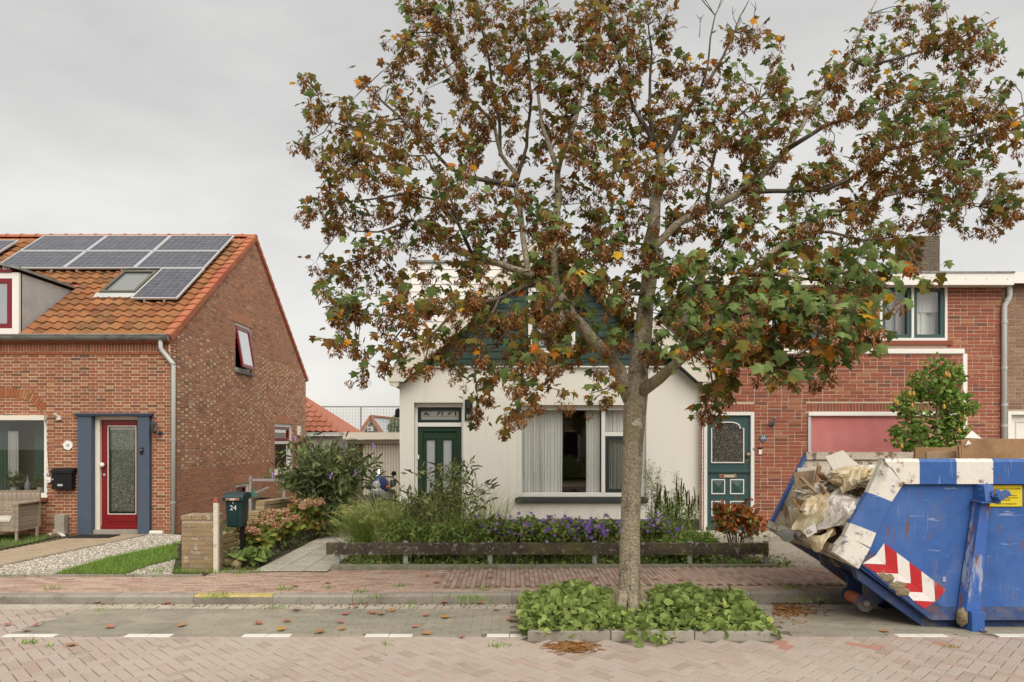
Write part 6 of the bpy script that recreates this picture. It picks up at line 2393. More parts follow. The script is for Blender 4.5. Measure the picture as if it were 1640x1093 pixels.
tree = thing('sycamore_tree', 'autumn sycamore with green leaves and brown hanging seed keys by the road', 'tree', (1.38, 8.0, 0))
tree['group'] = ''
del tree['group']
LIMBS = [
    ('trunk', [(1008, 992, 8, 23), (1008, 965, 8, 19.5), (1008, 930, 8, 18.5), (1009, 870, 8, 17.5), (1011, 790, 8, 16.6), (1014, 710, 8, 17.5), (1017, 660, 8, 19.5), (1020, 615, 8, 20), (1023, 590, 8, 16)]),
    ('limb', [(1008, 640, 8, 16), (992, 592, 7.9, 14), (951, 545, 7.8, 13), (912, 505, 7.8, 12.5), (893, 470, 7.8, 11), (866, 449, 7.9, 8.5), (841, 436, 8.0, 8), (800, 425, 8.2, 7), (757, 409, 8.4, 6.5), (722, 399, 8.5, 6), (695, 375, 8.7, 4.5), (660, 352, 8.9, 3.5), (636, 362, 9, 2.5), (606, 372, 9, 2), (566, 370, 9.1, 1.6), (530, 350, 9.2, 1.1)]),
    ('limb', [(895, 475, 7.8, 9), (888, 440, 7.8, 9), (886, 400, 7.9, 8.5), (891, 350, 8, 8), (894, 310, 8.1, 7), (892, 272, 8.2, 6), (880, 235, 8.2, 5), (868, 200, 8.3, 4), (862, 150, 8.3, 3), (866, 90, 8.4, 2.4), (860, 30, 8.4, 1.8), (866, -40, 8.4, 1.2)]),
    ('limb', [(892, 285, 8.2, 5), (902, 245, 8.1, 4.5), (920, 200, 8, 4), (936, 140, 8, 3.2), (958, 90, 8, 2.4), (965, 30, 8, 1.8), (975, -40, 8, 1)]),
    ('limb', [(847, 438, 8, 6.5), (838, 390, 8.3, 6), (831, 330, 8.5, 6), (827, 300, 8.6, 6), (824, 278, 8.7, 5), (802, 249, 8.8, 4.2), (793, 205, 8.8, 3.8), (778, 184, 8.9, 3.6), (743, 152, 9, 3.4), (714, 108, 9.1, 3), (705, 73, 9.1, 2.4), (696, 35, 9.2, 2), (690, -40, 9.2, 1)]),
    ('branch', [(826, 300, 8.6, 5), (790, 290, 8.5, 4.6), (746, 284, 8.4, 4), (718, 268, 8.4, 3.6), (687, 234, 8.5, 3.2), (645, 192, 8.6, 2.8), (616, 166, 8.7, 2.4), (600, 150, 8.7, 1.8), (575, 125, 8.8, 1.2)]),
    ('branch', [(640, 190, 8.6, 2.2), (600, 196, 8.5, 2), (560, 205, 8.4, 1.7), (530, 195, 8.4, 1.4), (505, 160, 8.4, 1)]),
    ('branch', [(802, 249, 8.8, 3.6), (800, 200, 8.9, 3.4), (788, 140, 9, 3), (783, 90, 9, 2.4), (770, 40, 9, 1.8), (760, -30, 9, 1)]),
    ('branch', [(828, 290, 8.6, 4), (843, 235, 8.6, 3.4), (850, 160, 8.6, 3), (847, 90, 8.6, 2.4), (840, 40, 8.6, 1.8), (838, -20, 8.6, 1)]),
    ('limb', [(1021, 605, 8, 18), (1028, 560, 8.05, 17), (1032, 500, 8.1, 15), (1038, 445, 8.2, 14), (1042, 394, 8.3, 12.5), (1048, 340, 8.4, 10.5), (1053, 297, 8.5, 9), (1058, 250, 8.6, 7.5)]),
    ('branch', [(1058, 255, 8.6, 6.5), (1047, 227, 8.6, 5.2), (1034, 203, 8.6, 4.6), (1016, 178, 8.7, 3.8), (1002, 140, 8.7, 2.8), (988, 90, 8.7, 2.2), (984, 40, 8.8, 1.6), (990, -20, 8.8, 1)]),
    ('branch', [(1047, 227, 8.6, 4), (1040, 180, 8.7, 3.6), (1041, 130, 8.7, 2.8), (1044, 80, 8.7, 2), (1038, 40, 8.7, 1.4), (1032, 8, 8.7, .8)]),
    ('branch', [(1060, 248, 8.6, 6), (1079, 222, 8.6, 5.4), (1093, 185, 8.7, 4.8), (1118, 152, 8.7, 4), (1138, 125, 8.7, 3.4), (1158, 90, 8.7, 2.6), (1176, 52, 8.7, 1.8), (1186, 25, 8.7, 1.2), (1198, 4, 8.7, .8)]),
    ('branch', [(1118, 152, 8.7, 2.6), (1133, 110, 8.6, 2.2), (1138, 60, 8.6, 1.6), (1145, 25, 8.6, 1.2), (1158, 0, 8.6, .8)]),
    ('limb', [(1040, 405, 8.2, 9), (1080, 362, 8.3, 8.5), (1130, 334, 8.4, 8.2), (1177, 313, 8.5, 7.8), (1214, 287, 8.6, 7.4), (1260, 241, 8.7, 6.8), (1283, 205, 8.8, 5.8), (1311, 158, 8.9, 4.8), (1343, 120, 9, 4), (1365, 90, 9, 3.2), (1380, 46, 9, 2), (1404, 0, 9, 1.2)]),
    ('branch', [(1262, 240, 8.7, 5), (1297, 216, 8.5, 4.4), (1325, 200, 8.5, 3.8), (1362, 190, 8.4, 3.2), (1400, 178, 8.4, 2.4), (1440, 163, 8.3, 1.8), (1480, 140, 8.3, 1)]),
    ('branch', [(1364, 94, 9, 3.4), (1383, 105, 9, 3.2), (1404, 102, 9, 3), (1459, 88, 9, 2.6), (1501, 74, 9, 2), (1540, 60, 9, 1.4), (1600, 28, 9, .8)]),
    ('limb', [(1028, 628, 7.95, 14), (1056, 607, 7.7, 12), (1075, 589, 7.5, 11), (1100, 568, 7.3, 10), (1125, 548, 7.2, 9.2), (1150, 512, 7.2, 8.6), (1175, 465, 7.3, 8), (1195, 440, 7.4, 7.6), (1223, 417, 7.5, 7), (1250, 394, 7.6, 6.4), (1279, 371, 7.7, 5.8), (1320, 340, 7.8, 5), (1367, 333, 7.9, 4.2), (1413, 315, 8, 3.6), (1459, 303, 8, 3), (1505, 313, 8, 2.4), (1547, 327, 8, 1.8), (1590, 335, 8, 1)]),
    ('branch', [(1190, 308, 8.5, 5), (1240, 306, 8.2, 4.6), (1320, 305, 8.2, 4.4), (1362, 287, 8.1, 4), (1413, 255, 8.1, 3.4), (1431, 208, 8.1, 2.8), (1455, 158, 8.1, 2), (1500, 135, 8.1, 1.2)]),
    ('branch', [(1362, 287, 8.1, 3.6), (1420, 242, 7.8, 3.2), (1482, 224, 7.7, 2.6), (1529, 222, 7.6, 2.4), (1598, 208, 7.5, 2), (1640, 185, 7.5, 1.6), (1690, 160, 7.4, 1)]),
    ('branch', [(1279, 371, 7.7, 3.4), (1330, 372, 7.5, 3), (1385, 385, 7.4, 2.4), (1430, 380, 7.3, 2), (1470, 400, 7.3, 1.2)]),
    ('branch', [(1150, 515, 7.2, 5.5), (1200, 500, 6.9, 4.6), (1260, 492, 6.6, 3.6), (1320, 500, 6.4, 2.6), (1385, 515, 6.3, 1.4)]),
    ('branch', [(1110, 562, 7.25, 5), (1160, 556, 6.9, 4), (1215, 560, 6.7, 3), (1270, 575, 6.6, 2.2), (1300, 600, 6.6, 1.2)]),
    ('branch', [(1125, 550, 7.2, 3), (1135, 580, 7.0, 2.4), (1142, 620, 6.95, 1.8), (1146, 652, 6.95, 1)]),
    ('branch', [(1195, 440, 7.4, 4), (1240, 440, 7.2, 3.4), (1300, 448, 7.0, 2.6), (1370, 455, 6.9, 2), (1410, 470, 6.9, 1.2)]),
    ('branch', [(893, 470, 7.8, 5), (862, 515, 7.4, 3.6), (842, 560, 7.25, 2.8), (834, 610, 7.15, 2.2), (826, 665, 7.1, 1.2)]),
    ('branch', [(862, 450, 7.9, 5), (800, 478, 7.7, 4), (730, 498, 7.6, 3.2), (660, 508, 7.5, 2.6), (595, 504, 7.5, 2), (535, 500, 7.5, 1.2)]),
    ('branch', [(730, 498, 7.6, 2.6), (690, 540, 7.4, 2.2), (680, 580, 7.3, 1.2)]),
    ('branch', [(800, 478, 7.7, 3), (775, 530, 7.5, 2.4), (760, 590, 7.4, 1.8), (765, 640, 7.4, 1)]),
    ('branch', [(660, 508, 7.5, 2), (630, 545, 7.5, 1.6), (615, 580, 7.5, 1)]),
    ('branch', [(757, 409, 8.4, 4), (735, 360, 8.2, 3.4), (700, 320, 8.1, 2.8), (650, 310, 8, 2.4), (590, 320, 8, 1.8), (530, 325, 8, 1.2), (505, 320, 8, .8)]),
    ('branch', [(735, 360, 8.2, 2.6), (715, 300, 8.2, 2.2), (680, 250, 8.2, 1.8), (600, 250, 8.1, 1.4), (545, 262, 8.1, 1)]),
    ('branch', [(660, 352, 8.9, 2.4), (600, 400, 8.7, 2), (560, 430, 8.7, 1.2)]),
    ('branch', [(1033, 470, 8.1, 5), (1005, 470, 7.9, 4), (980, 455, 7.8, 3), (960, 420, 7.8, 2.2), (940, 370, 7.8, 1.4)]),
    ('branch', [(1042, 394, 8.3, 5), (1075, 430, 7.6, 4), (1110, 452, 7.3, 3.2), (1150, 450, 7.1, 2.4)]),
    ('branch', [(1058, 250, 8.6, 4), (1010, 265, 8.3, 3.2), (960, 285, 8.2, 2.4), (925, 250, 8.2, 1.6)]),
    ('branch', [(1130, 334, 8.4, 4), (1140, 270, 8.2, 3.2), (1150, 220, 8.1, 2.6), (1190, 180, 8.1, 2), (1240, 140, 8.1, 1.2)]),
    ('branch', [(1005, 622, 7.85, 2), (985, 618, 7.6, 1.4), (968, 630, 7.5, .8)]),
]
LS = []          # limb samples for twigs: px, py, Y
for nm, pts in LIMBS:
    P = [at(px, py, Y) for px, py, Y, r in pts]
    kk = .92 if nm == 'trunk' else (.9 if pts[0][0] == 1021 else (.74 if nm == 'limb' else .8))
    Rr = [r * kk * Y / FPX for px, py, Y, r in pts]
    # resample for a slightly crooked line
    Q, S = [], []
    for i in range(len(P) - 1):
        m = max(1, int((P[i + 1] - P[i]).length / .16))
        for k in range(m):
            t = k / m
            jit = 0.10 * min(Rr[i], .05) * (0 if nm == 'trunk' else 3)
            Q.append(P[i].lerp(P[i + 1], t) + Vector((U(-jit, jit), U(-jit, jit) * 2, U(-jit, jit))))
            S.append(Rr[i] + (Rr[i + 1] - Rr[i]) * t)
            a, b_ = pts[i], pts[i + 1]
            if nm != 'trunk':
                LS.append((a[0] + (b_[0] - a[0]) * t, a[1] + (b_[1] - a[1]) * t, Q[-1], S[-1]))
    Q.append(P[-1])
    S.append(Rr[-1])
    mb = MB()
    big = nm == 'trunk'
    mb.tube(Q, S, 20 if big else (12 if nm == 'limb' else 7), jit=.035 if big else .05)
    mb.build(nm if nm != 'limb' else 'branch', MT['bark'] if nm != 'branch' else MT['twig'], tree, smooth=True)
# root flare
mb = MB()
for k in range(7):
    a = k * .9 + .3
    c = at(1009, 980, 8)
    mb.tube([c + Vector((math.cos(a) * .10, math.sin(a) * .10, .25)), c + Vector((math.cos(a) * .19, math.sin(a) * .19, .02)), c + Vector((math.cos(a) * .30, math.sin(a) * .30, -.12))], [.07, .065, .03], 7)
mb.build('root_flare', MT['bark'], tree, smooth=True)
LSp = np.array([(s[0], s[1]) for s in LS])

ROWS = [  # crown density, 40-pixel cells from x = 480, first row y = -80
    "00000000000000000000000000000",
    "00002333332333220000000000000",
    "00008987863888500000001055300",
    "00028867783887500550203467761",
    "00036875745675543323046630430",
    "40063156666786653524563663553",
    "67675367647776656666456466566",
    "45776456365556777764034666652",
    "07757764332645653442465665530",
    "04346675445146753654663466775",
    "47766666676566775555655345477",
    "26556666777775556545653531110",
    "25542357767633666546555420000",
    "05544677777553788877655620000",
    "16667777677663788888875000000",
    "04534656346554677888864000000",
    "00110345555332124467751000000",
    "00000015641220124320000000000",
    "00000001430010014000000000000",
    "00000000100000000000000000000",
]
ENDS = [p[-1][:2] for nm, p in LIMBS if nm != 'trunk' and p[-1][1] > 30 and not (1020 < p[-1][0] < 1210 and p[-1][1] < 60)]
twigs = MB()
leafP, leafA, leafR, leafI = [], [], [], []
seedC = []


def green_p(px, py):
    if px > 1040 and 400 < py < 640:
        return .80
    if 840 < px < 1040 and 400 < py < 560:
        return .55
    if px > 1100 and py < 400:
        return .42
    if py > 560:
        return .30
    if py > 330:
        return .36
    return .15


def orient(az, tilt, roll, s):
    A = rots(np.array([az]), np.array([tilt]), np.array([roll]))[0]
    return A * s


for ry, row in enumerate(ROWS):
    for cx_, chh in enumerate(row):
        d = int(chh)
        ends = [e for e in ENDS if 480 + 40 * cx_ <= e[0] < 520 + 40 * cx_ and -80 + 40 * ry <= e[1] < -40 + 40 * ry]
        if not d and not ends:
            continue
        lam = d * (0.50 if d > 3 else .38)
        nn = int(lam) + (random.random() < lam - int(lam))
        for _ in range(nn + len(ends)):
            px, py = 480 + 40 * (cx_ + random.random()), -80 + 40 * (ry + random.random())
            if _ >= nn:
                px, py = ends[_ - nn]
            j = int(np.argmin((LSp[:, 0] - px) ** 2 + (LSp[:, 1] - py) ** 2))
            lp = LS[j][2]
            near_front = green_p(px, py) > .7
            Y = lp.y + random.gauss(-.25 if near_front else 0, .5 if not near_front else .35)
            Y = max(5.9, Y)
            C = at(px, py, Y)
            # twig
            mid = lp.lerp(C, .5) + Vector((U(-.05, .05), U(-.05, .05), U(-.02, .09)))
            r0 = min(.008, LS[j][3] * .8 + .002)
            twigs.tube([lp, mid, C + Vector((0, 0, .02))], [r0, r0 * .7, .003], 4, cap=False)
            gp_ = green_p(px, py)
            nl = random.choice([6, 7, 8, 9, 10])
            clump_green = random.random() < gp_ * 1.05
            for _k in range(nl):
                o = Vector((random.gauss(0, .078), random.gauss(0, .10), random.gauss(.025, .062)))
                q = C + o
                u = random.random()
                if u < .045:
                    c = random.choice([9, 9, 10, 11])
                elif clump_green and random.random() < .85:
                    c = random.choice([0, 1, 1, 2, 3, 3] if gp_ > .5 else [0, 0, 1, 2, 2, 3])
                else:
                    c = random.choice([4, 4, 5, 5, 6, 7, 8, 2, 0])
                leafP.append(q)
                leafA.append(orient(random.gauss(-1.57, 1.1), random.gauss(.95, .45), -1.57 + random.gauss(0, .6), U(.085, .15) if gp_ > .5 else U(.068, .125)))
                leafR.append((c + .5) / 12)
                leafI.append(random.randint(0, 1))
                if random.random() < .5:
                    twigs.tube([C + o * .15, q], [.0026, .0016], 3, cap=False)
            ns = random.choice([2, 3, 3, 4, 5] if gp_ < .7 else [0, 1, 2, 2, 3])
            for _k in range(ns):
                o = Vector((random.gauss(0, .05), random.gauss(0, .06), random.gauss(-.055, .04)))
                seedC.append((C + o, U(.85, 1.4)))
                twigs.tube([C, C + o], [.0022, .0016], 3, cap=False)
# spare bare twigs at the top
for px, py, ang in [(1044, 80, -.2), (1050, 60, .5), (1040, 40, -.5), (1170, 60, .6), (1180, 40, -.2), (1160, 90, .9), (1190, 20, .5), (1145, 25, -.5), (1150, 15, .4), (1120, 60, .1), (1200, 70, .4), (1090, 130, .2), (1205, 50, .1), (1060, 40, .5)]:
    p = at(px, py, 8.7)
    L_ = U(.18, .42)
    dv = Vector((math.sin(ang), U(-.3, .3), math.cos(ang)))
    pts = [p, p + dv * L_ * .5 + Vector((U(-.02, .02), 0, 0)), p + dv * L_]
    twigs.tube(pts, [.006, .0045, .003], 5)
    for k in range(3):
        q = pts[1].lerp(pts[2], U(0, 1))
        twigs.tube([q, q + Vector((U(-.07, .07), U(-.04, .04), U(.03, .09)))], [.004, .002], 4)
twigs.build('twigs', MT['twig'], tree, kind='stuff')

# leaves: the nearest ones in frame are parts, the rest one mass
def infr(p):
    px, py = CX + p.x * FPX / p.y, HY - (p.z - HC) * FPX / p.y
    return 0 < px < 1640 and 0 < py < 1093


leafA = np.array(leafA)
order = sorted(range(len(leafP)), key=lambda i: (0 if infr(leafP[i]) else 1, (leafP[i] - Vector((0, 0, HC))).length / np.linalg.norm(leafA[i][:, 0])))
for i in order[:300]:
    b_ = leafI[i]
    key = ('maple', b_, int(leafR[i] * 12))
    if key not in _piece_cache:
        mb = MB()
        mb.add(MAPLE[b_][0], MAPLE[b_][1], r=leafR[i])
        me = bpy.data.meshes.new('leaf')
        me.from_pydata(mb.v, [], mb.f)
        me.materials.append(MT['leaf'])
        a = me.attributes.new('rnd', 'FLOAT', 'FACE')
        a.data.foreach_set('value', mb.r)
        me.update()
        _piece_cache[key] = me
    o = bpy.data.objects.new('leaf', _piece_cache[key])
    o.matrix_basis = Matrix.Translation(leafP[i]) @ Matrix([list(r) for r in leafA[i]]).to_4x4()
    SC.collection.objects.link(o)
    o.parent = tree
    o.matrix_parent_inverse = WM[tree.name].inverted()
rest = order[300:]
V, G, R = scatter(MAPLE, np.array([leafI[i] for i in rest]), leafA[rest], np.array([list(leafP[i]) for i in rest]), np.array([leafR[i] for i in rest]))
mobj('foliage', np_mesh('foliage', V, G, MT['leaf'], R), tree, kind='stuff')


def panicle(n, s=1.0):
    A, T, R = [], [], []
    for k in range(n):
        t = random.random()
        rad = .052 * math.sin(math.pi * min(1, .25 + .8 * t)) * s
        a = U(0, 6.283)
        T.append((math.cos(a) * rad * .75, math.sin(a) * rad * .75, -t * .085 * s))
        A.append(orient(a, U(.3, 1.6), -1.57 + random.gauss(0, .6), 0.041 * s * U(.8, 1.2)))
        R.append(random.random())
    return np.array(A), np.array(T), np.array(R)


oS = sorted(range(len(seedC)), key=lambda i: (0 if infr(seedC[i][0]) else 1, seedC[i][0].length / seedC[i][1]))
protos = []
for k in range(6):
    A, T, R = panicle(46)
    V, G, R = scatter([WING], np.zeros(len(A), int), A, T, R)
    protos.append(np_mesh('seed_cluster', V, G, MT['seed'], R))
for i in oS[:250]:
    c, s = seedC[i]
    o = bpy.data.objects.new('seed_cluster', random.choice(protos))
    o.matrix_basis = Matrix.Translation(c) @ Matrix.Rotation(U(0, 6.28), 4, 'Z') @ Matrix.Scale(s, 4)
    SC.collection.objects.link(o)
    o.parent = tree
    o.matrix_parent_inverse = WM[tree.name].inverted()
AA, TTs, RR = [], [], []
for i in oS[250:]:
    c, s = seedC[i]
    A, T, R = panicle(38, s)
    AA.append(A)
    TTs.append(T + np.array(list(c)))
    RR.append(np.clip(R * .8 + U(0, .2), 0, 1))
V, G, R = scatter([WING], np.zeros(sum(len(a) for a in AA), int), np.concatenate(AA), np.concatenate(TTs), np.concatenate(RR))
mobj('hanging_seeds', np_mesh('hanging_seeds', V, G, MT['seed'], R), tree, kind='stuff')
# a bird's nest-like knot of dead twigs in the fork at the right
q = MB()
nc = at(1270, 395, 7.6)
for k in range(90):
    a, e = U(0, 6.28), U(-.35, .35)
    c = nc + Vector((random.gauss(0, .06), random.gauss(0, .06), random.gauss(0, .025)))
    dv = Vector((math.cos(a), math.sin(a), e)) * U(.05, .11)
    q.tube([c - dv, c + dv], .003, 3, cap=False)
q.build('birds_nest', MT['twig'], label='dark twiggy birds nest in the fork of the sycamore branches', cat='nest')

# ================================================================ PLANTS


def stem_paths(base, n, h, spread, r0=.08, hvar=.3, droop=.15, lean=(0, 0), up=1.0):
    out = []
    for i in range(n):
        a = U(0, 6.283)
        s = spread * math.sqrt(U(.03, 1))
        hh = h * U(1 - hvar, 1.0) * (1 - .25 * (s / max(spread, 1e-3)) ** 2)
        b0 = Vector((base[0] + math.cos(a) * r0 * U(.1, 1), base[1] + math.sin(a) * r0 * U(.1, 1), base[2]))
        e = Vector((base[0] + math.cos(a) * s + lean[0], base[1] + math.sin(a) * s + lean[1], base[2] + hh))
        pts = []
        for k in range(6):
            t = k / 5
            p = b0.lerp(e, t)
            p.x = b0.x + (e.x - b0.x) * t ** 1.5
            p.y = b0.y + (e.y - b0.y) * t ** 1.5
            p.z = b0.z + (e.z - b0.z) * (t + droop * math.sin(math.pi * t))
            pts.append(p + Vector((U(-.02, .02), U(-.02, .02), 0)) * (1 if 0 < k < 5 else 0))
        out.append(pts)
    return out


def along(pts, t):
    k = min(int(t * (len(pts) - 1)), len(pts) - 2)
    return pts[k].lerp(pts[k + 1], t * (len(pts) - 1) - k)


def spikes(mb, tip, dv, L_, r):
    dv = dv.normalized()
    s = Vector((U(-.2, .2), U(-.2, .2), -.35)) * L_ * .4
    mb.tube([tip, tip + dv * L_ * .35, tip + dv * L_ * .7 + s * .35, tip + dv * L_ + s], [r * .7, r, r * .8, r * .25], 6, r=random.random(), jit=.2)


def bush(name, label, cat, base, n, h, spread, lt, lsize, lmat, per, group=None, spike=None, stem_r=.006, t0=.25, droop=.15, r0=.08, hvar=.3, lean=(0, 0), scat=.05, tilt=(1.0, .5), extra_branches=0, stem_mat=None):
    t = thing(name, label, cat, base, group)
    P = stem_paths(base, n, h, spread, r0, hvar, droop, lean)
    if extra_branches:
        for p in list(P):
            for _ in range(extra_branches):
                s = along(p, U(.45, .85))
                e = s + Vector((random.gauss(0, .18), random.gauss(0, .18), U(.05, .28)))
                P.append([s, s.lerp(e, .35) + Vector((0, 0, .03)), s.lerp(e, .7) + Vector((0, 0, .03)), e])
    q = MB()
    for p in P:
        q.tube(p, [stem_r * (1 - .6 * k / (len(p) - 1)) for k in range(len(p))], 5, cap=False)
    q.build('stems', stem_mat or MT['twig'], t, kind='stuff')
    pts = []
    for p in P:
        m = per if len(p) > 4 else max(3, per // 3)
        for _ in range(m):
            c = along(p, U(t0 if len(p) > 4 else .1, 1))
            pts.append(c + Vector((random.gauss(0, scat), random.gauss(0, scat), random.gauss(0, scat * .6))))
    leaf_cloud(pts, lt, lsize, lmat, 'leaves', t, tilt, kind='stuff')
    if spike:
        q = MB()
        for p in P:
            if random.random() < spike[2]:
                dv = p[-1] - p[-2] + Vector((U(-.06, .06), U(-.06, .06), U(-.03, .05)))
                spikes(q, p[-1], dv, spike[0] * U(.6, 1.2), spike[1])
        q.build('flower_spikes', spike[3], t, kind='stuff')
    return t, P


def gbase(px, Y):
    return (gx(px, Y), Y, ZG)


bush('butterfly_bush', 'big dark green butterfly bush with brown spikes beside the brown gable wall', 'bush', gbase(520, 13.6), 46, 2.15, 1.05, LANCE, .17, MT['foliage_dark'], 46, spike=(.24, .016, .75, MT['spike']), stem_r=.010, t0=.12, droop=.1, r0=.3, scat=.08, extra_branches=2, tilt=(1.15, .5))
t, P = bush('butterfly_bush', 'straggly young butterfly bush with grey green leaves before the green door', 'bush', gbase(712, 11.4), 22, 1.82, 1.08, LANCE, .105, MT['foliage_grey'], 22, spike=(.19, .013, 1, MT['spike']), stem_r=.006, t0=.22, droop=.12, r0=.12, hvar=.45, scat=.05, extra_branches=3, tilt=(1.25, .5))
for k in range(5):
    q = MB()
    c = Vector(gbase(520, 13.6)) + Vector((U(-.8, 1.1), U(-.9, -.5), U(1.1, 2.0)))
    for j in range(5):
        q.lathe([(.008, 0), (.014, .02), (.006, .04)], c + Vector((U(-.02, .02), U(-.02, .02), j * .022)), (U(-.3, .3), U(-.3, .3), 1), 6, r=random.random())
    q.build('violet_flower', MT['purple'], bpy.data.objects['butterfly_bush'])


def hydrangea(label, base, h, spread, nh, hr):
    t, P = bush('hydrangea', label, 'hydrangea', base, 22, h, spread, OVAL, .10, MT['hyd_leaf'], 24, group='hydrangeas beside the driveway', stem_r=.006, t0=.2, droop=.2, r0=.12, scat=.06, tilt=(.9, .5))
    P = sorted(P, key=lambda p: -p[-1].z + p[-1].y * .3)
    for p in P[:nh]:
        c = p[-1] + Vector((0, 0, .02))
        pts = ball_pts(c + Vector((0, -.03, .03)), (hr * U(.9, 1.25), hr * U(.9, 1.25), hr * .62), 110, .85)
        leaf_cloud(pts, OVAL, .03, MT['hydrangea'], 'flower_head', t, (.6, .6), rnd=np.clip(rng.normal(U(.25, .75), .2, len(pts)), 0, .99))


hydrangea('tallest hydrangea with pinkish brown heads at the far end of the bed', gbase(492, 13.15), .88, .42, 16, .075)
hydrangea('middle hydrangea with fading heads between the mailbox and the tall one', gbase(450, 12.2), .66, .38, 12, .07)
hydrangea('low hydrangea with buff heads just right of the green mailbox', gbase(412, 11.2), .60, .42, 12, .08)
for px_, Y_, hh_, sp_, lb_ in ((410, 10.75, .34, .26, 'lupin with fingered leaves at the foot of the mailbox post'), (398, 10.5, .2, .26, 'broad leaved low plant beside the stones by the white post')):
    if hh_ > .3:
        t = thing('lupin_plant', lb_, 'plant', gbase(px_, Y_))
        q = MB()
        pts = []
        for p in stem_paths(gbase(px_, Y_), 14, hh_, sp_, .05, .4):
            q.tube(p, .004, 4, cap=False)
            for k in range(9):
                pts.append((p[-1], k * 6.283 / 9))
        q.build('stems', MT['foliage'], t)
        A = np.concatenate([rots(np.array([a]), np.array([U(.9, 1.3)]), np.array([-1.57])) for _, a in pts]) * .13
        V, G, R = scatter([LANCE], np.zeros(len(pts), int), A, np.array([list(p) for p, _ in pts]), rng.random(len(pts)))
        mobj('leaflets', np_mesh('leaflets', V, G, MT['foliage'], R), t, kind='stuff')
    else:
        bush('leafy_plant', lb_, 'plant', gbase(px_, Y_), 18, hh_, sp_, OVAL, .15, MT['foliage'], 4, t0=.6, scat=.03, tilt=(.7, .4))

# feathery fountain grass
t = thing('fountain_grass', 'arching fountain grass with feathery tan plumes left of the green door', 'grass clump', gbase(596, 11.5))
LONG = ([(-.5, 0, 0), (.5, 0, 0), (.42, .06, .35), (-.42, .06, .35), (.30, .26, .7), (-.30, .26, .7), (.15, .55, .92), (-.15, .55, .92), (0, .85, .98)],
        [(0, 1, 2, 3), (3, 2, 4, 5), (5, 4, 6, 7), (7, 6, 8)])
n = 2400
A = rots(rng.uniform(0, 6.28, n), np.abs(rng.normal(0, .38, n)), rng.uniform(0, 6.28, n))
hh = .82 * rng.uniform(.5, 1.1, n)
A = A * np.stack([np.full(n, .007), hh, hh], -1)[:, None, :]
b0 = gbase(596, 11.5)
T = np.stack([b0[0] + rng.normal(0, .13, n), b0[1] + rng.normal(0, .11, n), np.full(n, ZG)], -1)
V, G, R = scatter([LONG], np.zeros(n, int), A, T, rng.random(n) * .5)
mobj('blades', np_mesh('blades', V, G, MT['feather'], R), t, kind='stuff')
PP = stem_paths(b0, 80, 1.0, .74, .15, .3, .28)
pts = []
for p in PP:
    for k in range(34):
        c = along(p, U(.78, 1))
        pts.append(c + Vector((random.gauss(0, .013), random.gauss(0, .013), random.gauss(0, .013))))
leaf_cloud(pts, NARROW, .045, MT['feather'], 'plumes', t, (.6, .5), rnd=rng.uniform(.6, 1, len(pts)), kind='stuff')

# low mixed plants behind the rail
for i, (px_, Y_, hh_, sp_, mt_, lt_, sz_, lb_) in enumerate((
        (648, 10.9, .55, .42, 'foliage', LANCE, .10, 'low leafy weed clump right of the fountain grass'),
        (700, 10.8, .48, .45, 'foliage', LANCE, .11, 'low yellowish green clump at the foot of the straggly bush'),
        (745, 11.0, .50, .45, 'foliage_fresh', LANCE, .09, 'bright green weed clump right of the straggly bush'),
        (650, 11.9, .75, .5, 'foliage_grey', LANCE, .11, 'greyish leafy clump in front of the white wall corner'),
        (1118, 10.9, .40, .34, 'foliage_fresh', LANCE, .08, 'bright green leafy clump left of the orange shrub'),
        (1080, 10.8, .30, .35, 'foliage_fresh', OVAL, .07, 'low fresh green plant right of the tree trunk behind the rail'))):
    bush('leafy_plant', lb_, 'plant', gbase(px_, Y_), 40, hh_ * 1.3, sp_, lt_, sz_, MT[mt_], 26, t0=.1, droop=.2, r0=.22, scat=.05)
# cranesbill geraniums
for i, (px_, Y_, sp_, nf_, lb_) in enumerate((
        (790, 11.2, .36, 14, 'violet cranesbill at the left end of the flower bed'),
        (845, 11.1, .42, 26, 'violet cranesbill below the big window\'s left part'),
        (905, 11.3, .45, 55, 'most flowery violet cranesbill below the gap in the curtains'),
        (960, 11.1, .42, 60, 'violet cranesbill just left of the tree trunk'),
        (1052, 11.2, .36, 26, 'violet cranesbill just right of the tree trunk'),
        (875, 10.7, .45, 10, 'yellowing cranesbill directly behind the rail'))):
    b0 = gbase(px_, Y_)
    t, P = bush('cranesbill', lb_, 'flowers', b0, 46, .70, sp_, OVAL, .065, MT['foliage'], 34, group='violet cranesbills in the bed', t0=.1, droop=.3, r0=.25, scat=.045, tilt=(.8, .5))
    pts = []
    for _ in range(int(nf_ * 2.2)):
        p = random.choice(P)
        c = p[-1] + Vector((U(-.05, .05), U(-.14, 0), U(-.05, .12)))
        for k in range(5):
            pts.append((c, k * 1.2566))
    A = np.concatenate([rots(np.array([a + U(-.2, .2)]), np.array([U(1.0, 1.5)]), np.array([-1.57])) for _, a in pts]) * .055
    base_t = rots(np.full(len(pts), -1.57), rng.normal(.7, .1, len(pts)), np.zeros(len(pts)))
    V, G, R = scatter([OVAL], np.zeros(len(pts), int), base_t @ A, np.array([list(p) for p, _ in pts]), rng.random(len(pts)))
    mobj('flowers', np_mesh('flowers', V, G, MT['purple'], R), t, kind='stuff')
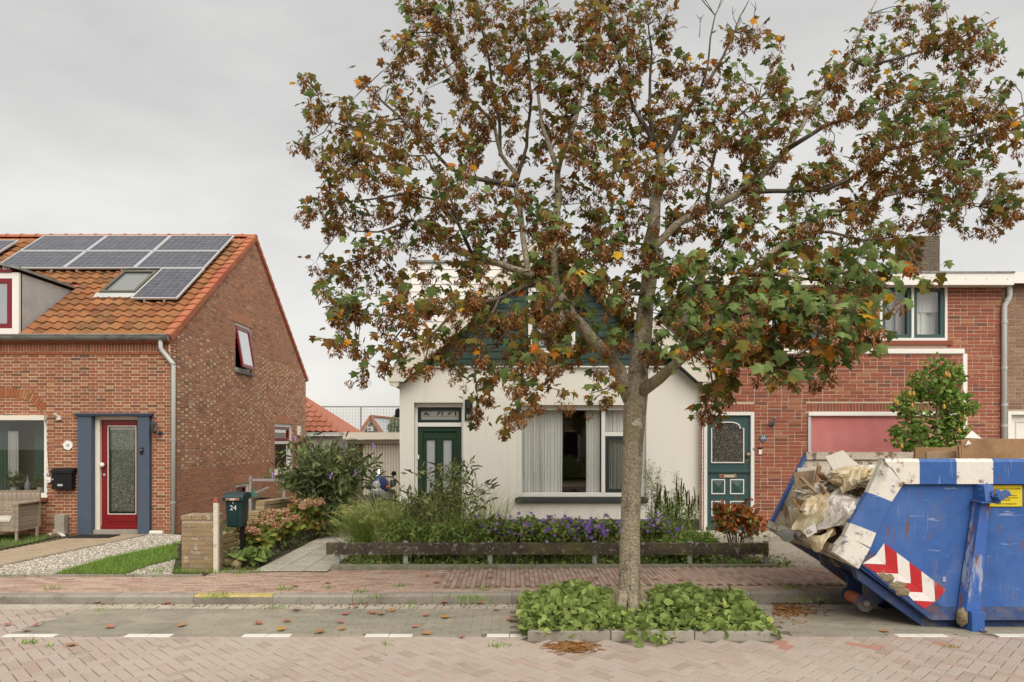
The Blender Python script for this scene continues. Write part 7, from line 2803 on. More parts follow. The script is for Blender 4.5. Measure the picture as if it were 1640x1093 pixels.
# wild grass and dry stalks through the whole bed
def wild(name, n, h, w, mat, lab, y0=10.42, y1=12.0, x0=600, x1=1120):
    pts = []
    for _ in range(n):
        px_, Y_ = U(x0, x1), U(y0, y1)
        k = mnoise.noise(Vector((px_ * .02, Y_ * 1.5, 3)))
        if k > -.1:
            pts.append(gbase(px_, Y_))
    n = len(pts)
    A = rots(rng.uniform(0, 6.28, n), np.abs(rng.normal(0, .3, n)), rng.uniform(0, 6.28, n))
    hh = h * rng.uniform(.45, 1.1, n)
    A = A * np.stack([np.full(n, w), hh, hh], -1)[:, None, :]
    V, G, R = scatter([LONG], np.zeros(n, int), A, np.array(pts), rng.random(n))
    mobj(name, np_mesh(name, V, G, mat, R), kind='stuff', label=lab, cat='grass')


wild('wild_grass', 1500, .62, .008, MT['feather'], 'loose pale wild grass standing among the bed plants')
wild('wild_grass', 1300, .5, .010, MT['lawn'], 'fresh green grass tufts between the bed plants')
wild('wild_grass', 1500, 1.12, .011, MT['feather'], 'tallest pale wild grass below the green door', 10.9, 12.2, 600, 800)
wild('dry_stalks', 420, .85, .009, M('dry_stalk', [(.25, .13, .09), (.34, .24, .15), (.42, .33, .22)], .9, None), 'thin dry brown stalks among the bed plants')
# tall fleabane, loosestrife
for px_, Y_, hh_, nst, lb_ in ((1044, 12.2, 1.78, 9, 'tall feathery fleabane close to the tree trunk on the white wall'), (1083, 12.2, 1.5, 3, 'slim feathery fleabane on the white wall right of the taller one')):
    t, P = bush('fleabane', lb_, 'weed', gbase(px_, Y_), nst, hh_, .2, NARROW, .07, MT['foliage_grey'], 90, group='tall fleabanes on the white wall', t0=.08, droop=.05, r0=.08, hvar=.3, scat=.035, stem_r=.005, stem_mat=MT['foliage'])
    pts = []
    for p in P:
        for k in range(150):
            tt = U(.72, 1.0)
            c = along(p, tt)
            w_ = .10 * (1 - abs(tt - .84) / .16)
            pts.append(c + Vector((random.gauss(0, w_ * .6 + .01), random.gauss(0, w_ * .6 + .01), random.gauss(0, .03))))
    leaf_cloud(pts, NARROW, .022, MT['foliage_grey'], 'seed_plumes', t, kind='stuff')
t, P = bush('loosestrife', 'upright loosestrife clump with dark brown seed spikes between trunk and door', 'flowers', gbase(1082, 11.9), 40, 1.22, .40, NARROW, .10, MT['foliage_fresh'], 44, t0=.05, droop=.04, r0=.3, hvar=.35, scat=.025, stem_mat=MT['foliage'])
q = MB()
for p in P:
    if random.random() < .7:
        L_ = U(.16, .36)
        q.tube([p[-1] - Vector((0, 0, L_ * .5)), p[-1], p[-1] + Vector((U(-.03, .03), 0, L_ * .5))], [.008, .014, .006], 6, jit=.25, r=random.random() * .5)
q.build('seed_spikes', MT['spike'], t, kind='stuff')
t, P = bush('autumn_shrub', 'small shrub with orange red autumn leaves before the slate green door', 'shrub', gbase(1180, 11.2), 26, .98, .46, OVAL, .075, MT['autumn'], 30, t0=.55, droop=.12, r0=.12, hvar=.3, scat=.05, stem_r=.007)
leaf_cloud([p[-2] + Vector((random.gauss(0, .07), random.gauss(0, .07), random.gauss(-.08, .05))) for p in P for _ in range(6)], OVAL, .07, MT['foliage'], 'green_leaves', t, kind='stuff')
q = MB()
for k in range(34):
    b0 = Vector(gbase(U(1195, 1228), U(10.6, 10.9)))
    q.tube([b0, b0 + Vector((U(-.1, .1), U(-.1, .1), U(.2, .35))), b0 + Vector((U(-.2, .2), U(-.2, .2), U(.25, .6)))], [.004, .003, .002], 4)
q.build('dead_stems', M('straw_stems', (.36, .29, .19), .9, None), label='tangle of dry straw coloured stems at the right end of the rail', cat='dry stems')

# pear tree at the right
py_ = 12.5
t = thing('pear_tree', 'small pear tree with yellow pears against the red brick bay', 'tree', (gx(1500, py_), py_, ZG))
q = MB()
q.tube([(gx(1498, py_), py_, ZG), (gx(1496, py_), py_, 1.2), at(1498, 700, py_), at(1503, 640, py_), at(1500, 572, py_)], [.05, .045, .04, .028, .008], 8)
q.build('trunk', MT['bark'], t, smooth=True)
q = MB()
for (a, c) in (((1497, 720), (1440, 690)), ((1498, 700), (1550, 672)), ((1500, 670), (1432, 650)), ((1502, 650), (1545, 610)), ((1501, 640), (1470, 595)), ((1497, 735), (1430, 735)), ((1498, 690), (1530, 640)), ((1501, 660), (1560, 655)), ((1497, 730), (1545, 720))):
    q.tube([at(*a, py_), at((a[0] + c[0]) / 2, (a[1] + c[1]) / 2 + 3, py_ - U(-.2, .3)), at(*c, py_ - U(-.2, .3))], [.02, .012, .004], 6)
q.build('branches', MT['twig'], t)
pts = []
for (cx0, cy0, rx_, ry_, n) in ((1500, 588, 12, 20, 80), (1475, 612, 18, 22, 170), (1520, 605, 24, 24, 230), (1497, 630, 34, 18, 270), (1525, 640, 28, 20, 230), (1455, 640, 22, 12, 90), (1445, 652, 18, 10, 70), (1548, 655, 16, 12, 90), (1470, 668, 26, 12, 120), (1522, 668, 24, 16, 120), (1455, 690, 28, 14, 200), (1500, 690, 34, 16, 190), (1530, 700, 24, 26, 260), (1475, 715, 36, 18, 320), (1440, 705, 16, 14, 80), (1510, 728, 36, 18, 300), (1440, 742, 24, 10, 90), (1480, 745, 40, 16, 150)):
    c = at(cx0, cy0, py_)
    s_ = py_ / FPX
    pts += ball_pts(c, (rx_ * s_, .26, ry_ * s_), n, .3)
leaf_cloud(pts, OVAL, .085, MT['foliage_fresh'], 'foliage', t, (1.0, .5), kind='stuff', rnd=rng.beta(1.6, 2.2, len(pts)) * .99)
for (px0, py0) in ((1457, 631), (1463, 631), (1433, 643), (1437, 646), (1461, 650), (1512, 652), (1515, 600), (1520, 602), (1545, 669), (1444, 715), (1536, 690)):
    q = MB()
    q.lathe([(.005, .098), (.014, .09), (.019, .068), (.030, .038), (.028, .016), (.012, 0)], at(px0, py0 + 4, py_ - .34), n=10)
    q.tube([at(px0, py0 - 6, py_ - .34) + Vector((0, 0, 0)), at(px0, py0 - 11, py_ - .3)], .004, 4)
    q.build('pear', MT['pear'], t, smooth=True)

# ground cover, weeds, tree-bed greenery
ROUND = ([(0, 0, 0), (.30, -.14, .03), (.52, .12, .07), (.55, .45, .05), (.38, .75, .02), (.12, .86, -.02), (-.12, .86, -.02), (-.38, .75, .02), (-.55, .45, .05), (-.52, .12, .07), (-.30, -.14, .03), (0, .33, -.04)],
         [(i, (i + 1) % 11, 11) for i in range(11)])
pts = []
for _ in range(2600):
    x = U(DX1 + .1, 4.3)
    y = U(10.3, 10.75) if random.random() < .75 else U(10.75, 12.6)
    pts.append((x, y, ZG + abs(random.gauss(0, .07)) + .01))
leaf_cloud(pts, [OVAL, LANCE], .062, MT['foliage'], 'ground_cover', None, (.7, .5), kind='stuff', label='low green ground cover beneath the wooden rail', cat='ground cover')
pts = []
for _ in range(1000):
    x = U(-5.2, -3.9)
    pts.append((x, U(10.3, 14.5), ZG + abs(random.gauss(0, .05)) + .01))
leaf_cloud(pts, [OVAL, LANCE], .06, MT['foliage_dark'], 'ground_cover', None, (.7, .5), kind='stuff', label='low dark greenery on the soil by the hydrangeas', cat='ground cover')
blades('edge_weeds', [(U(-8, -4.4), random.gauss(9.74, .03), .1) for _ in range(200)] + [(U(-5.3, -3.7), random.gauss(10.0, .06), .1) for _ in range(500)] + [(U(-2.7, 4.2), random.gauss(10.25, .05), .12) for _ in range(900)], .1, .08, .008, MT['lawn'], .6, .6, label='grassy weeds along the back edge of the pavement', cat='weeds')
wp = []
for (px_, py0, n_, r_) in ((455, 945, 60, .08), (525, 943, 22, .04), (577, 949, 45, .06), (638, 940, 30, .06), (600, 958, 30, .08), (580, 966, 40, .1), (655, 967, 25, .07), (675, 963, 30, .08), (740, 960, 60, .16), (775, 945, 25, .06), (760, 962, 70, .14), (85, 943, 30, .06), (345, 955, 60, .12), (50, 1030, 40, .06), (80, 1036, 12, .03), (795, 1036, 35, .06), (440, 975, 40, .07), (660, 975, 15, .05), (1285, 962, 40, .14), (1310, 965, 40, .12), (1265, 942, 60, .12), (1340, 937, 25, .06), (1520, 1037, 14, .03), (620, 1033, 10, .03), (210, 945, 10, .03), (1010, 940, 40, .1), (160, 980, 10, .03), (1360, 905, 30, .1)):
    z_ = 0.0 if py0 > 962 else zp(gx(px_, 9))
    g = gnd(px_, py0, z_)
    wp += [(random.gauss(g.x, r_), random.gauss(g.y, r_ * .6), z_) for _ in range(n_)]
blades('pavement_weeds', wp, 0, .055, .009, MT['lawn'], .5, .9, label='little green weeds growing in the paving joints', cat='weeds')

TREE = at(1009, 980, 8)


def bed_h(x, y):
    px = CX + x * FPX / y
    h = .24 * math.exp(-((px - 915) / 62) ** 2) + .20 * math.exp(-((px - 1085) / 60) ** 2) + .12 * math.exp(-((px - 1180) / 45) ** 2)
    fy_ = min(1, max(0, (y - 6.98) / .5)) * min(1, max(0.3, (8.62 - y) / .35))
    d = math.hypot(x - TREE.x, y - TREE.y)
    if d < .3:
        h *= d / .3 * .6
    return .06 + h * fy_


pts, rn = [], []
for _ in range(5600):
    x, y = U(BED[0] - .05, BED[1] + .02), U(BED[2] + .02, 8.55)
    if math.hypot(x - TREE.x, y - TREE.y) < .2 or (abs(x - TREE.x) < .17 and 7.35 < y < 8 and random.random() < .8):
        continue
    h = bed_h(x, y)
    pts.append((x, y, h * (1 - .6 * random.random() ** 2.2) * U(.85, 1.15) + U(0, .04)))
for _ in range(90):
    g = gnd(U(1000, 1078), U(1002, 1032), .03)
    pts.append((g.x, g.y, U(.02, .10)))
GV = leaf_cloud(pts, [ROUND, ROUND, OVAL], .068, MT['mallow'], 'mallow_leaves', tb, (.8, .5), svar=.6, kind='stuff', rnd=rng.beta(1.6, 2.2, len(pts)) * .99)
blades('bed_grass', [(U(BED[0] + .1, BED[1] - .1), U(BED[2] + .15, 8.4), .08) for _ in range(260)], .1, .2, .007, MT['feather'], .6, .35, parent=tb)
ppp = [p for p in pts if p[1] < 7.6]
q = MB()
for p in random.sample(pts, 700):
    q.tube([(p[0] + U(-.04, .04), p[1] + U(-.02, .06), .05), p], .0025, 3, cap=False)
q.build('leaf_stalks', MT['foliage'], tb, kind='stuff')

# ================================================================ STREET THINGS
# wooden rail on steel posts
t = thing('low_rail', 'low mossy wooden rail on short steel posts along the pavement', 'fence', (0.5, 10.3, ZG))
zr0, zr1 = gz(888.5, 10.28), gz(870, 10.28)
cuts = [gx(522, 10.28), gx(787, 10.28), gx(1010, 10.28), gx(1231.5, 10.28)]
for i in range(3):
    q = MB()
    m_ = 14
    x0_, x1_ = cuts[i] + .004, cuts[i + 1] - .004
    for s_ in range(m_):
        pass
    V = []
    for s_ in range(m_ + 1):
        x = x0_ + (x1_ - x0_) * s_ / m_
        wz_ = .004 * math.sin(s_ * 1.9 + i)
        for yy, zz in ((10.28, zr0 + wz_), (10.275, (zr0 + zr1) / 2), (10.28, zr1 + wz_ - .008), (10.29, zr1 + wz_), (10.335, zr1 + wz_), (10.335, zr0 + wz_)):
            V.append((x, yy + U(-.0015, .0015), zz + U(-.002, .002)))
    k = 6
    Fc = [tuple(range(k)), tuple(m_ * k + j for j in range(k - 1, -1, -1))]
    for s_ in range(m_):
        for j in range(k):
            Fc.append((s_ * k + j, s_ * k + (j + 1) % k, (s_ + 1) * k + (j + 1) % k, (s_ + 1) * k + j))
    q.add(V, Fc, r=random.random())
    q.build('plank', MT['old_wood'], t)
for px_ in (541, 650, 785, 952, 1104, 1226):
    x = gx(px_, 10.37)
    q = MB()
    q.box(x - .033, x + .033, 10.337, 10.345, 0, zr1 + .02)
    q.box(x - .033, x - .027, 10.345, 10.39, 0, zr1 + .02)
    q.box(x + .027, x + .033, 10.345, 10.39, 0, zr1 + .02)
    po = q.build('post', MT['grey'], t)
    q = MB()
    for zz in (zr0 + .05, zr1 - .05):
        q.lathe([(.012, 0), (.010, .008)], (x, 10.278, zz), (0, -1, 0), 8)
    q.build('bolt', MT['zinc'], po)

# green mailbox on a post
my = 10.7
t = thing('post_mailbox', 'dark green mailbox numbered 24 on a dark post by the driveway', 'mailbox', (gx(384, my), my, ZG))
mx0, mx1, mz0, mz1 = gx(360.5, my), gx(387.5, my), gz(845, my), gz(795, my)
q = MB()
q.hexa([(mx0 + .02, my + .02, mz0), (mx1 - .015, my + .02, mz0), (mx1 - .02, my + .26, mz0), (mx0 + .02, my + .26, mz0)],
       [(mx0, my, mz1 - .06), (mx1, my, mz1 - .06), (mx1, my + .28, mz1 - .06), (mx0, my + .28, mz1 - .06)])
q.build('body', MT['box_green'], t, bevel=.012)
q = MB()
cxm = (mx0 + mx1) / 2
q.hexa([(cxm - .06, my + .006, mz0 + .02), (cxm + .055, my + .006, mz0 + .02), (cxm + .055, my + .03, mz0 + .02), (cxm - .06, my + .03, mz0 + .02)],
       [(cxm - .07, my - .012, mz1 - .07), (cxm + .06, my - .012, mz1 - .07), (cxm + .06, my + .03, mz1 - .07), (cxm - .07, my + .03, mz1 - .07)])
q.build('front_door', MT['box_green'], t, bevel=.004)
q = MB()
prf = [(-.04, -.075), (-.045, -.02), (-.02, .02), (.05, .05), (.18, .055), (.30, .035), (.31, -.06), (.0, -.065)]
q.prism([(mx0 - .03, my + a, mz1 + c) for a, c in prf], (mx1 - mx0 + .06, 0, 0))
q.build('lid', MT['box_green'], t, bevel=.006)
q = MB()
q.box(cxm - .10, cxm + .10, my - .047, my - .0405, mz1 - .062, mz1 - .03)
stk = q.build('sticker', MT['cushion'], t)
q = MB()
q.box(cxm - .095, cxm - .04, my - .049, my - .0472, mz1 - .058, mz1 - .035)
q.box(cxm + .04, cxm + .095, my - .049, my - .0472, mz1 - .058, mz1 - .035)
q.build('red_print', MT['chev_red'], stk)
text_obj('24', 'lettering', (cxm + .0, my - .014, mz1 - .185), .11, MT['whiteprint'], t)
q = MB()
q.lathe([(.011, 0), (.011, .006)], (cxm, my - .014, mz1 - .105), (0, -1, 0), 8)
q.build('lock', MT['alu'], t)
q = MB()
q.box(gx(381, my), gx(388, my), my + .08, my + .15, ZG, mz0)
q.build('post', MT['black'], t)

# brick pillar, white post, plank stub
pf_, pd_ = 10.02, .34
X0_, X1_, Zt_ = gx(291, pf_), gx(341.5, pf_), gz(826, pf_)
t = thing('brick_pillar', 'squat lichen covered brick gate pillar at the pavement edge', 'pillar', ((X0_ + X1_) / 2, pf_ + .17, ZG))
q = MB()
q.box(X0_ + .004, X1_ - .004, pf_ + .004, pf_ + pd_ - .004, .05, Zt_ - .012)
core = q.build('mortar_core', MT['mortar_g'], t)
its = []
PF_ = Plane((0, pf_ + .004, 0), (1, 0, 0), (0, -1, 0))
PR_ = Plane((X1_ - .004, 0, 0), (0, 1, 0), (1, 0, 0))
PL_ = Plane((X0_ + .004, 0, 0), (0, -1, 0), (-1, 0, 0))
for pl_, a, c in ((PF_, X0_, X1_), (PR_, pf_, pf_ + pd_), (PL_, -pf_ - pd_, -pf_)):
    its += lay_bricks(pl_, [(a, .10), (c, .10), (c, Zt_ - .07), (a, Zt_ - .07)], [], L=.225, H=.058, j=.009, headers=.25, proud=.008)
emit_pieces('brick', its, MT['pillar_brick'], t, 90, 'bricks')
w3_ = (X1_ - X0_ + .03) / 3
for i in range(3):
    q = MB()
    q.box(X0_ - .015 + w3_ * i + .004, X0_ - .015 + w3_ * (i + 1) - .004, pf_ - .015, pf_ + pd_ + .01, Zt_ - .065, Zt_ + U(-.004, .004), r=random.random())
    q.build('cap_brick', MT['pillar_brick'], t, bevel=.008)
xq = gx(345.5, 9.98)
t = thing('white_post', 'flaking white wooden post with red tip beside the brick pillar', 'post', (xq, 10.0, ZG))
q = MB()
q.box(xq - .034, xq + .034, 9.97, 10.03, .09, gz(806, 9.97))
q.build('shaft', MT['post_paint'], t, bevel=.006)
q = MB()
q.add([(xq - .034, 9.97, gz(806, 9.97)), (xq + .034, 9.97, gz(806, 9.97)), (xq + .034, 10.03, gz(806, 9.97)), (xq - .034, 10.03, gz(806, 9.97)), (xq - .02, 9.98, gz(797, 9.97)), (xq + .02, 9.98, gz(797, 9.97)), (xq + .02, 10.02, gz(797, 9.97)), (xq - .02, 10.02, gz(797, 9.97))],
      [(0, 1, 5, 4), (1, 2, 6, 5), (2, 3, 7, 6), (3, 0, 4, 7), (4, 5, 6, 7)])
q.build('red_tip', M('faded_red_tip', (.30, .10, .08), .9, (50, .3)), t)
q = MB()
q.box(gx(283, 10.1), X0_ - .002, 10.12, 10.16, gz(893, 10.1), gz(872, 10.1))
q.build('plank_stub', MT['old_wood'], label='dark brown stub of a plank fixed to the left of the brick pillar', cat='plank', bevel=.004)
for i, (px_, py0, r_, lb_) in enumerate(((363, 908, (.15, .10, .09), 'long mossy tan stone beside the white post'), (375, 911, (.08, .06, .07), 'small round tan stone right of the long mossy one'))):
    g = gl(px_, py0)
    rock('edge_stone', (g.x, g.y + .1, ZG + r_[2] * .6), r_, MT['stone_tan'], 20 + i, label=lb_, cat='stone')

# stepped dry-stone wall
t = thing('stone_wall', 'low stepped wall of tan blocks behind the hydrangeas', 'wall', (-4.7, 13, ZG))
pl_pts = [Vector((-5.12, 11.2, 0)), Vector((-4.98, 12.1, 0)), Vector((-4.84, 13.05, 0)), Vector((-4.5, 14.05, 0)), Vector((-4.3, 14.6, 0))]
seg = [(pl_pts[i + 1] - pl_pts[i]).length for i in range(4)]
tot = sum(seg)


def on_wall(s):
    for i in range(4):
        if s <= seg[i] or i == 3:
            d = (pl_pts[i + 1] - pl_pts[i]).normalized()
            return pl_pts[i] + d * s, d
        s -= seg[i]


for c_ in range(9):
    z0 = ZG - .02 + c_ * .088
    s = 0 if c_ < 4 else 1.42 + (c_ - 4) * .12
    s += .1 * (c_ % 2)
    while s < tot - .12:
        l = U(.17, .26)
        p, d = on_wall(min(s + l / 2, tot))
        nrm_ = Vector((d.y, -d.x, 0))
        q = MB()
        a = p - d * (l / 2 - .005)
        b_ = p + d * (l / 2 - .005)
        w_ = .10 + U(-.01, .012)
        q.hexa([a - nrm_ * w_ + Vector((0, 0, z0)), a + nrm_ * w_ + Vector((0, 0, z0)), b_ + nrm_ * w_ + Vector((0, 0, z0)), b_ - nrm_ * w_ + Vector((0, 0, z0))],
               [a - nrm_ * w_ + Vector((0, 0, z0 + .08)), a + nrm_ * w_ + Vector((0, 0, z0 + .08)), b_ + nrm_ * w_ + Vector((0, 0, z0 + .08)), b_ - nrm_ * w_ + Vector((0, 0, z0 + .08))], r=random.random())
        q.build('stone', MT['stone_tan'], t, bevel=.008)
        s += l
t = thing('stone_wall', 'short stack of flat tan stones at the end of the hydrangea bed', 'wall', (-3.9, 14.4, ZG))
for c_ in range(4):
    s = 0
    while s < .55:
        l = U(.2, .32)
        q = MB()
        x = gx(520, 14.3) + s + .02 * (c_ % 2)
        q.box(x, x + l - .01, 14.2 + U(-.03, .03), 14.5, ZG - .01 + c_ * .09, ZG - .01 + c_ * .09 + .082, r=random.random())
        q.build('stone', MT['stone_tan'], t, bevel=.012)
        s += l

# grey frame with green cover by the gable wall
gy2 = 15.2
t = thing('garden_frame', 'grey metal garden frame with green cloth beside the brown gable wall', 'garden frame', (gx(415, gy2), gy2, ZG))
q = MB()
q.bar((gx(401.5, gy2), gy2, ZG), at(401.5, 763, gy2), .05, .05, up=(0, 1, 0))
q.bar((gx(455, gy2), gy2, ZG), at(455, 763, gy2), .05, .05, up=(0, 1, 0))
q.build('post', MT['grey'], t)
q = MB()
q.bar(at(402, 769, gy2), at(455, 769, gy2), .05, .05)
q.bar(at(408, 790, gy2), at(430, 781, gy2 + .3), .06, .03)
q.build('bar', MT['grey'], t)
q = MB()
q.grid(lambda a, v: at(402 + 30 * a, 797 - 6 * a * (1 - v) - 5 * v + 2 * math.sin(a * 5), gy2 + v * .5), 8, 4)
q.add([at(402, 782, gy2 - .05), at(405, 782, gy2 - .05), at(411, 793, gy2 - .1), at(406, 797, gy2 - .1), at(402, 793, gy2 - .05)], [(0, 1, 2, 3, 4)])
q.build('green_cloth', M('green_cloth', (.06, .16, .12), .8, (20, .2)), t)
q = MB()
q.box(gx(404, gy2), gx(440, gy2), gy2 + .02, gy2 + .5, ZG, gz(800, gy2))
q.build('dark_crate', M('weathered_crate', (.10, .09, .08), .9, (20, .3)), t)

# motorcycle parked nose-on at the end of the drive
my_ = 17.2
mcx = gx(606, my_)
t = thing('motorcycle', 'blue and silver motorcycle parked at the end of the driveway', 'motorcycle', (mcx, my_, ZG))
zb_ = ZG


def wheel(cx0, cy0, r):
    q = MB()
    q.lathe([(r - .11, -.05), (r - .02, -.065), (r, -.03), (r, .03), (r - .02, .065), (r - .11, .05)], (cx0, cy0, zb_ + r), (1, 0, 0), 24)
    w = q.build('wheel', MT['rubber'], t, smooth=True)
    q = MB()
    q.lathe([(.05, -.05), (.05, .05)], (cx0, cy0, zb_ + r), (1, 0, 0), 12)
    for k in range(6):
        a = k * math.pi / 3
        q.bar((cx0, cy0, zb_ + r), (cx0, cy0 + math.cos(a) * (r - .1), zb_ + r + math.sin(a) * (r - .1)), .03, .03, up=(1, 0, 0))
    q.build('rim', MT['alu'], w)


wheel(mcx, my_ - .1, .30)
wheel(mcx + .12, my_ + 1.3, .30)


def loft(mb, secs):
    """secs: list of rings of equal length"""
    k = len(secs[0])
    V = [p for s in secs for p in s]
    Fc = [tuple(range(k)), tuple((len(secs) - 1) * k + j for j in range(k - 1, -1, -1))]
    for i in range(len(secs) - 1):
        for j in range(k):
            Fc.append((i * k + j, i * k + (j + 1) % k, (i + 1) * k + (j + 1) % k, (i + 1) * k + j))
    mb.add(V, Fc)


def ell(c, rx, rz, n=14):
    return [(c[0] + rx * math.cos(2 * math.pi * k / n), c[1], c[2] + rz * math.sin(2 * math.pi * k / n)) for k in range(n)]


q = MB()
loft(q, [ell((mcx, my_ - .28, .92), .05, .05), ell((mcx, my_ - .22, .93), .17, .16), ell((mcx, my_ - .05, .92), .26, .25), ell((mcx, my_ + .25, .85), .27, .27), ell((mcx + .04, my_ + .5, .8), .2, .2)])
fa = q.build('fairing', MT['moto_blue'], t, smooth=True)
q = MB()
loft(q, [ell((mcx - .02, my_ - .31, .80), .04, .03), ell((mcx, my_ - .25, .78), .15, .10), ell((mcx, my_ + .0, .66), .24, .16), ell((mcx, my_ + .3, .62), .22, .16)])
q.build('lower_fairing', MT['moto_silver'], t, smooth=True)
q = MB()
q.lathe([(.095, 0), (.10, .03), (.05, .06)], (mcx, my_ - .24, .93), (0, -1, 0.1), 16)
q.build('headlight', MT['frost'], fa)
q = MB()
q.grid(lambda a, v: (mcx + (a - .5) * (.36 - .12 * v), my_ - .14 + .16 * v + .3 * (a - .5) ** 2, 1.08 + .24 * v), 8, 5)
q.build('windscreen', MT['glass_sky'], t, smooth=True)
q = MB()
q.tube([(mcx - .36, my_ + .2, 1.1), (mcx - .15, my_ + .1, 1.12), (mcx + .15, my_ + .1, 1.12), (mcx + .36, my_ + .2, 1.1)], .016, 8)
for s_ in (-1, 1):
    q.tube([(mcx + s_ * .12, my_ - .1, .32), (mcx + s_ * .10, my_ + .12, .95)], .028, 8)
q.build('handlebar', MT['black'], t)
for s_ in (-1, 1):
    q = MB()
    q.lathe([(.02, 0), (.04, .05), (.03, .09)], (mcx + s_ * .22, my_ - .12, .88), (s_, -.2, 0), 10)
    q.build('indicator', MT['orange'], t)
    q = MB()
    q.lathe([(.05, 0), (.065, .03), (.05, .05)], (mcx + s_ * .38, my_ + .08, 1.2), (0, -1, 0), 12)
    q.tube([(mcx + s_ * .3, my_ + .18, 1.1), (mcx + s_ * .38, my_ + .1, 1.19)], .01, 6)
    q.build('mirror', MT['black'], t)
q = MB()
loft(q, [ell((mcx + .03, my_ + .35, .88), .14, .10), ell((mcx + .05, my_ + .6, .86), .17, .09), ell((mcx + .1, my_ + 1.1, .84), .15, .07), ell((mcx + .12, my_ + 1.5, .92), .08, .05)])
q.build('seat', MT['rubber'], t, smooth=True)
q = MB()
loft(q, [ell((mcx + .02, my_ + .3, .5), .18, .2), ell((mcx + .06, my_ + .8, .48), .2, .22), ell((mcx + .1, my_ + 1.15, .45), .12, .14)])
q.build('engine', MT['zinc'], t, smooth=True)

# ================================================================ THE SKIP CONTAINER
YN = 7.44
S = lambda px: gx(px, YN)
T = lambda py: gz(py, YN)
p3 = lambda px, py, Y=YN: Vector((S(px), Y, T(py)))
XE = S(1640) + 2.6
XC = (S(1414) + XE) / 2
sk_ = thing('skip_container', 'blue steel rubble skip with white stripes and red chevrons in the bay', 'skip', (XC, 8.3, 0))
mirx = lambda v: Vector((2 * XC - v.x, v.y, v.z))
YFt, YFb = 9.42, 8.5           # far side at the rim, and at the floor


def far(v):
    """the same outline on the far wall, which leans out"""
    k = min(max((v.z - T(992)) / .55, 0), 1)
    return Vector((v.x, YFb + (YFt - YFb) * k, v.z))


tip, tl_, bl_ = p3(1372, 906), p3(1424, 741), p3(1488, 992)
outline = [tip, bl_, mirx(bl_), mirx(tip), mirx(tl_), tl_]
q = MB()
q.prism(outline, (0, .012, 0))
q.build('near_side', MT['blue'], sk_)
q = MB()
fo = [far(v) for v in outline]
mid_ = p3(1420, 940)
V = outline
fl_pts = [tip, p3(1420, 941.5), bl_]
q.add([far(v) for v in fl_pts] + [Vector((v.x, v.y + .012, v.z)) for v in fl_pts], [(0, 1, 4, 3), (1, 2, 5, 4)])
b2 = [mirx(v) for v in fl_pts]
q.add([far(v) for v in b2] + [Vector((v.x, v.y + .012, v.z)) for v in b2], [(0, 1, 4, 3), (1, 2, 5, 4)])
q.add([bl_, mirx(bl_), far(mirx(bl_)), far(bl_)], [(0, 1, 2, 3)])
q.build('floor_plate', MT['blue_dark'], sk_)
q = MB()
fl_far = [far(p3(1342, 888)), far(p3(1420, 941.5)), far(bl_), far(mirx(bl_)), far(mirx(p3(1420, 941.5))), far(mirx(tip)), far(mirx(tl_)), far(p3(1416, 738))]
q.add(fl_far, [(0, 1, 6 + 1), (1, 2, 3, 4), (1, 4, 6, 7), (4, 5, 6)])
q.add([v + Vector((0, .02, 0)) for v in fl_far], [(0, 1, 7), (1, 2, 3, 4), (1, 4, 6, 7), (4, 5, 6)])
q.build('far_side', [MT['inner']], sk_)
# bottom fold (bevelled strip) along the near side
q = MB()
q.add([p3(1376, 903, YN - .035), p3(1488, 992, YN - .035), p3(1509, 972, YN - .004), p3(1390, 880, YN - .004)], [(0, 1, 2, 3)])
q.add([p3(1488, 992, YN - .035), Vector((2 * XC - S(1488), YN - .035, T(992))), Vector((2 * XC - S(1509), YN - .004, T(972))), p3(1509, 972, YN - .004)], [(0, 1, 2, 3)])
q.add([p3(1376, 903, YN - .035), p3(1488, 992, YN - .035), p3(1488, 994, YN + .1), p3(1376, 905, YN + .1)], [(0, 1, 2, 3)])
q.add([p3(1488, 992, YN - .035), Vector((2 * XC - S(1488), YN - .035, T(992))), Vector((2 * XC - S(1488), YN + .1, T(994))), p3(1488, 994, YN + .1)], [(0, 1, 2, 3)])
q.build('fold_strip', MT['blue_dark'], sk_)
# under-frame runners
for (ya, yb_) in ((YN + .05, YN + .15), (8.3, 8.4)):
    q = MB()
    dz_ = .012
    q.prism([p3(1372, 909, ya), p3(1378, 930, ya), p3(1484, 1007, ya), Vector((2 * XC - S(1484), ya, T(1007) + .0)), Vector((2 * XC - S(1488), ya, T(993))), p3(1488, 993, ya)], (0, yb_ - ya, 0))
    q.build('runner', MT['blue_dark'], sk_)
# rim: near top tube, slanted end tubes, far rim, painted in bands
q = MB()
RM = [MT['rim_white'], MT['blue'], MT['inner']]
YO = YN - .055


def rim_seg(mb, o0, o1, i1, i0, m, bev=.07):
    """outer edge o0-o1 (px), inner edge i0-i1 (px); outer edge is set back so that a narrow face turns outwards"""
    O0, O1, I1, I0 = Vector((*o0, 0)), Vector((*o1, 0)), Vector((*i1, 0)), Vector((*i0, 0))
    b0 = O0.lerp(I0, .30)
    b1 = O1.lerp(I1, .30)
    f = lambda v, Y: p3(v.x, v.y, Y)
    mb.add([f(O0, YN + .0), f(O1, YN + .0), f(b1, YO), f(b0, YO), f(I1, YO), f(I0, YO), f(I1, YN), f(I0, YN), f(O1, YN + .08), f(O0, YN + .08)],
           [(0, 1, 2, 3), (3, 2, 4, 5), (5, 4, 6, 7), (0, 1, 8, 9), (0, 3, 5, 7, 9), (1, 2, 4, 6, 8)], m)


